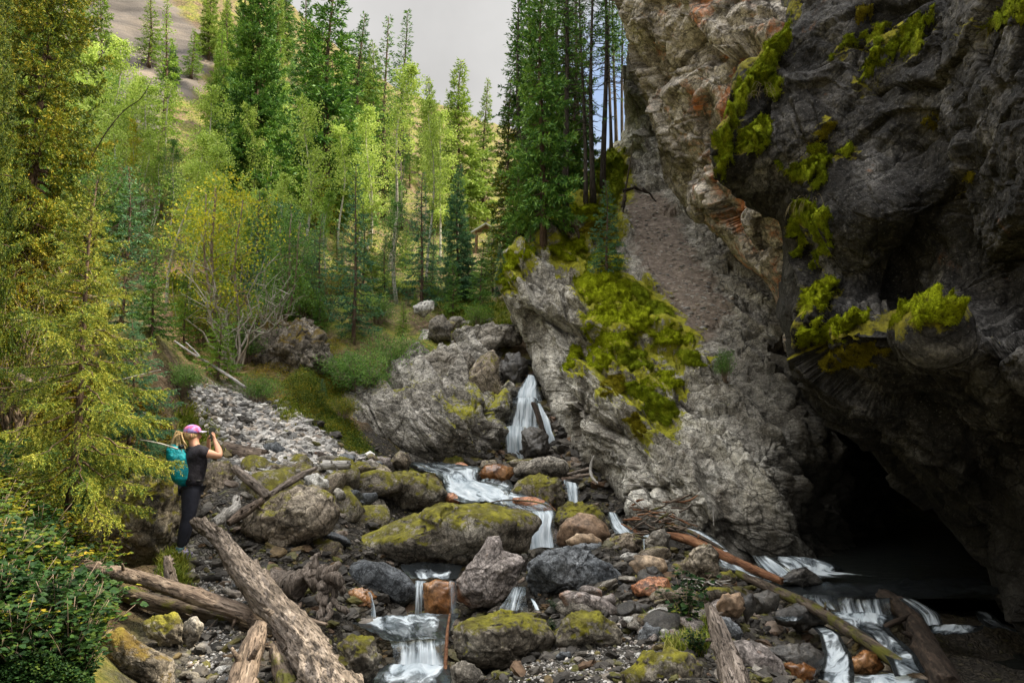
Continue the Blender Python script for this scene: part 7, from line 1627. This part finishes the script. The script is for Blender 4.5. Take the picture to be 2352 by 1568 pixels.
# ================================================================== undergrowth, herbs, grass
def broad(c, d, up, L, W):
    """folded ovate leaves: two quads sharing the midrib"""
    n = len(c); s_ = np.cross(d, up); s_ /= np.linalg.norm(s_, axis=1)[:, None]+1e-9; L = L[:, None]; W = W[:, None]
    nrm = np.cross(s_, d)
    a = c; m1 = c+d*L*.4-nrm*W*.10; tip = c+d*L-nrm*L*.12
    r1 = c+d*L*.33+s_*W*.5+nrm*W*.08; r2 = c+d*L*.72+s_*W*.34; l1 = c+d*L*.33-s_*W*.5+nrm*W*.08; l2 = c+d*L*.72-s_*W*.34
    v = np.stack([a, r1, r2, tip, l2, l1], 1).reshape(-1, 3); k = np.arange(n)[:, None]*6
    return v, np.concatenate([k+np.array([[0, 1, 2, 3]]), k+np.array([[0, 3, 4, 5]])])
def make_herb(h, nst, seed, leaf, ls=0.05, name='leafy_plant'):
    rng = np.random.default_rng(seed); root = empty(name, (0, 0, 0)); tb = Buf(); C_, D_, U_ = [], [], []
    for i in range(nst):
        az = rng.uniform(0, 6.28); lean = rng.uniform(.1, .6)*h; hh = h*rng.uniform(.5, 1); s = np.linspace(0, 1, 7)
        p = np.stack([math.cos(az)*lean*s**1.6, math.sin(az)*lean*s**1.6, hh*s], -1); tb.tube(p, np.linspace(.004, .0015, 7), 4)
        for t in np.linspace(.25, 1, 7):
            o = np.array([np.interp(t, s, p[:, k]) for k in range(3)])
            for m in range(rng.integers(2, 5)):
                a2 = rng.uniform(0, 6.28); d = np.array([math.cos(a2), math.sin(a2), rng.uniform(-.3, .4)]); d /= np.linalg.norm(d)
                pet = o+d*rng.uniform(.01, .05); C_.append(pet); D_.append(d); U_.append(np.array([0, 0, 1.0])+rng.normal(0, .35, 3))
                if rng.random() < .5:   # three-part leaves
                    for sg in (-1, 1):
                        d3 = d+sg*np.cross(d, [0, 0, 1])*1.1; d3 /= np.linalg.norm(d3); C_.append(pet); D_.append(d3); U_.append(np.array([0, 0, 1.0])+rng.normal(0, .25, 3))
    C_, D_, U_ = map(np.array, (C_, D_, U_)); L = ls*rng.uniform(.6, 1.3, len(C_))
    tb.build('stems', M_TWIG, root); Buf().add(*broad(C_, D_, U_, L, L*.8)).build('leaves', L_[leaf], root, smooth=False); return root
HB = [make_herb(.34, 13, 1, 'herb', .034), make_herb(.45, 11, 2, 'herb', .042), make_herb(.30, 13, 3, 'herby', .034), make_herb(.40, 11, 4, 'herby', .038), make_herb(.28, 12, 5, 'herb', .028)]
rh = np.random.default_rng(12)
def plants(poly, n, idx, label, group, sc=(.7, 1.2), cat='plant'):
    for i in range(n):
        u, v = rand_in(poly, rh); g = ground_hit(u, v)
        if g is None: continue
        z = hgt([g[0]], [g[1]])[0]
        r = dup(HB[idx[rh.integers(len(idx))]], (g[0], g[1], z-.02), rh.uniform(0, 6.28), rh.uniform(*sc), label, group); r['category'] = cat
plants([(-60,1130),(60,1120),(260,1260),(300,1330),(120,1330),(-60,1300)], 46, [2, 3, 3, 1], 'yellow-green leafy plant glowing on the bank below the young spruce', 'yellowing plants on the left bank', (.8, 1.3))
plants([(-60,1290),(230,1290),(250,1380),(200,1568),(-60,1568)], 80, [0, 1, 4, 0, 3], 'dark green leafy plant on the shaded bank in the bottom left corner', 'green plants in the bottom left corner', (.8, 1.3))
def single(u, v, i, sc, label):
    g = ground_hit(u, v); r = dup(HB[i], (g[0], g[1], hgt([g[0]], [g[1]])[0]), rh.uniform(0, 6), sc, label); r['category'] = 'plant'
single(1575, 1440, 1, 1.35, 'bright green seedling standing beside the leaning driftwood stump')
single(1275, 1405, 4, .6, 'small green plant in front of the big blue-grey boulder')
single(1268, 1450, 4, .45, 'tiny green weed between the two foreground mossy boulders')
single(1600, 1500, 0, .7, 'green weed at the foot of the leaning driftwood stump')
single(245, 1290, 3, 1.5, 'tall leafy stem leaning over the start of the crossing log')
single(720, 1230, 4, .8, 'little green plant at the base of the flat-topped brown boulder')
for o in HB:
    for c in list(o.children): bpy.data.objects.remove(c)
    bpy.data.objects.remove(o)
def cover(polys, n, leaf, hmax, ls, seed, label, name='undergrowth', clump=0.45, mx=150, wide=.8):
    p, rg = scatter(polys, n, seed, mx); p = p[p[:, 1] < mx]
    m = fbm(np.stack([p[:, 0]*1.1, p[:, 1]*1.1, 0*p[:, 0]+seed], -1), 3, seed)
    keep = m > -clump+rg.normal(0, .2, len(p)); p = p[keep]; m = m[keep]
    hh = hmax*np.clip(.25+m, .08, 1.2)*rg.random(len(p))**.8*np.clip(p[:, 1]/9, .8, 2.5)
    p[:, 2] += hh; d = rg.normal(0, 1, (len(p), 3)); d[:, 2] = d[:, 2]*.5; d /= np.linalg.norm(d, axis=1)[:, None]
    L = ls*rg.uniform(.6, 1.4, len(p))*np.clip(p[:, 1]/8, .8, 5)
    if p[:, 1].mean() < 12: b_ = Buf().add(*broad(p, d, np.array([0, 0, 1.0])+rg.normal(0, .4, (len(p), 3)), L, L*wide))
    else: b_ = Buf().quads(leaf_quads(p, d, L, L*wide, rg))
    o = b_.build(name, L_[leaf], smooth=False); tag(o, label, 'undergrowth', kind='stuff'); return o
BANK = [(-80,1050),(60,1000),(180,1060),(290,1150),(260,1290),(270,1350),(230,1450),(190,1600),(-80,1600)]
cover([BANK, [(-80,1280),(240,1280),(260,1380),(200,1600),(-80,1600)]], 60000, 'herb', .30, .024, 3, 'low green leaves covering the shaded left bank')
cover([[(-80,1040),(180,1060),(290,1180),(300,1290),(180,1340),(-80,1320)]], 26000, 'herby', .30, .022, 4, 'yellow and green leaves covering the upper left bank')
cover([[(-80,900),(120,880),(330,900),(400,1000),(330,1100),(100,1060),(-80,1060)]], 22000, 'autumn', .25, .025, 5, 'brown and olive litter under the young spruce', clump=.8)
cover([[(360,620),(480,600),(740,760),(800,860),(700,960),(560,900),(420,900),(380,760)], [(780,640),(1140,700),(1180,760),(1080,760),(940,740),(800,800),(740,760)]], 60000, 'bright', .10, .012, 6, 'sparse grass and small plants on the sunny middle slope', clump=-.05, wide=.35)
cover([[(-80,300),(300,380),(560,380),(1000,400),(1130,480),(1140,700),(800,640),(560,660),(380,620),(200,700),(-80,700)]], 70000, 'shrub', .45, .016, 7, 'leafy undergrowth beneath the aspens', clump=.35)
cover([[(520,720),(640,740),(780,760),(790,900),(700,960),(560,900)]], 34000, 'autumn', .10, .010, 8, 'brown and orange ground cover on the bank above the scree', clump=.5)
cover([[(660,900),(740,900),(830,1010),(820,1040),(720,985)],[(640,880),(800,900),(790,960),(700,960)],[(740,940),(800,960),(860,1040),(830,1060),(760,1000)]], 46000, 'herby', .28, .012, 9, 'bright yellow-green plants at the edge of the scree', clump=.9)
def grass(polys, n, leaf, L0, seed, label, mx=60):
    p, rg = scatter(polys, n, seed, mx); az = rg.uniform(0, 6.28, len(p)); ln = rg.uniform(.1, .7, len(p)); L = L0*rg.uniform(.5, 1.2, len(p))
    d = np.stack([np.cos(az)*ln, np.sin(az)*ln, np.ones(len(p))], -1); d /= np.linalg.norm(d, axis=1)[:, None]
    s_ = np.cross(d, [0, 0, 1.0])+1e-4; s_ /= np.linalg.norm(s_, axis=1)[:, None]; w_ = (L*.05*np.clip(p[:, 1]/8, .7, 2))[:, None]; L = L[:, None]
    mid = p+d*L*.55; tip = mid+(d+np.stack([np.cos(az), np.sin(az), -.5+0*az], -1)*.6)*L*.45
    v = np.stack([p-s_*w_, p+s_*w_, mid+s_*w_*.7, mid-s_*w_*.7, tip], 1).reshape(-1, 3); k = np.arange(len(p))[:, None]*5
    b_ = Buf(); b_.v.append(v); b_.q.append(k+np.array([[0, 1, 2, 3]])); b_.t.append(k+np.array([[3, 2, 4]])); b_.n = len(v)
    o = b_.build('grass', L_[leaf], smooth=False); tag(o, label, 'grass', kind='stuff')
grass([[(410,960),(470,940),(520,1040),(430,1040)], [(640,930),(670,925),(690,960),(650,965)], [(370,1270),(420,1290),(430,1360),(380,1340)], [(1500,1420),(1620,1400),(1640,1500),(1540,1500)]], 9000, 'grass', .14, 11, 'green grass tufts beside the hiker and along the scree')
grass([[(1000,690),(1160,700),(1180,760),(1080,770)], [(380,640),(520,640),(560,720),(420,760)]], 9000, 'grass', .22, 12, 'pale grass on the valley floor and the sunny slope')
# dry grass hanging from the crag
def hang(wall, pts, conv, n, L0, seed, leaf, label):
    rg = np.random.default_rng(seed); b_ = Buf()
    for i in range(n):
        x, y = pts[rg.integers(len(pts))]; h, nn = wall.hit(*conv(x+rg.normal(0, 12), y+rg.normal(0, 8)))
        if h is None: continue
        h = h+np.array([0, -.22, .05]); a = rg.uniform(-1.2, .5); L = L0*rg.uniform(.5, 1.2); t = np.linspace(0, 1, 6)[:, None]
        p = h+np.array([[math.sin(a)*.8, -.35, .35]])*L*t+np.array([[0, 0, -1.0]])*L*t**2; b_.tube(p, np.linspace(.0025, .001, 6), 3)
    o = b_.build('dry_grass', L_[leaf], None, h); tag(o, label, 'grass tuft')
hang(crag, [(540,950),(580,945),(500,975)], tC, 45, .34, 3, 'dry', 'straw-coloured grass tuft hanging over the bulging moss cushion')
hang(crag, [(350,430),(385,450),(330,470)], tC, 26, .26, 4, 'dry', 'dry grass dangling under the long moss drape')
# ================================================================== air
if HAZE:
    hz, hf = box((10, 60, 48), (420, 330, 110)); s = NT('haze'); pv = s.n('ShaderNodeVolumePrincipled'); pv.inputs['Density'].default_value = HAZE; pv.inputs['Color'].default_value = (0.92, 0.95, 1.0, 1); pv.inputs['Anisotropy'].default_value = 0.3
    s.l(pv.outputs[0], s.out.inputs['Volume']); hb_ = mk('haze', hz, hf, s.m, smooth=False); tag(hb_, 'faint pale haze in the valley air', 'haze', kind='stuff')
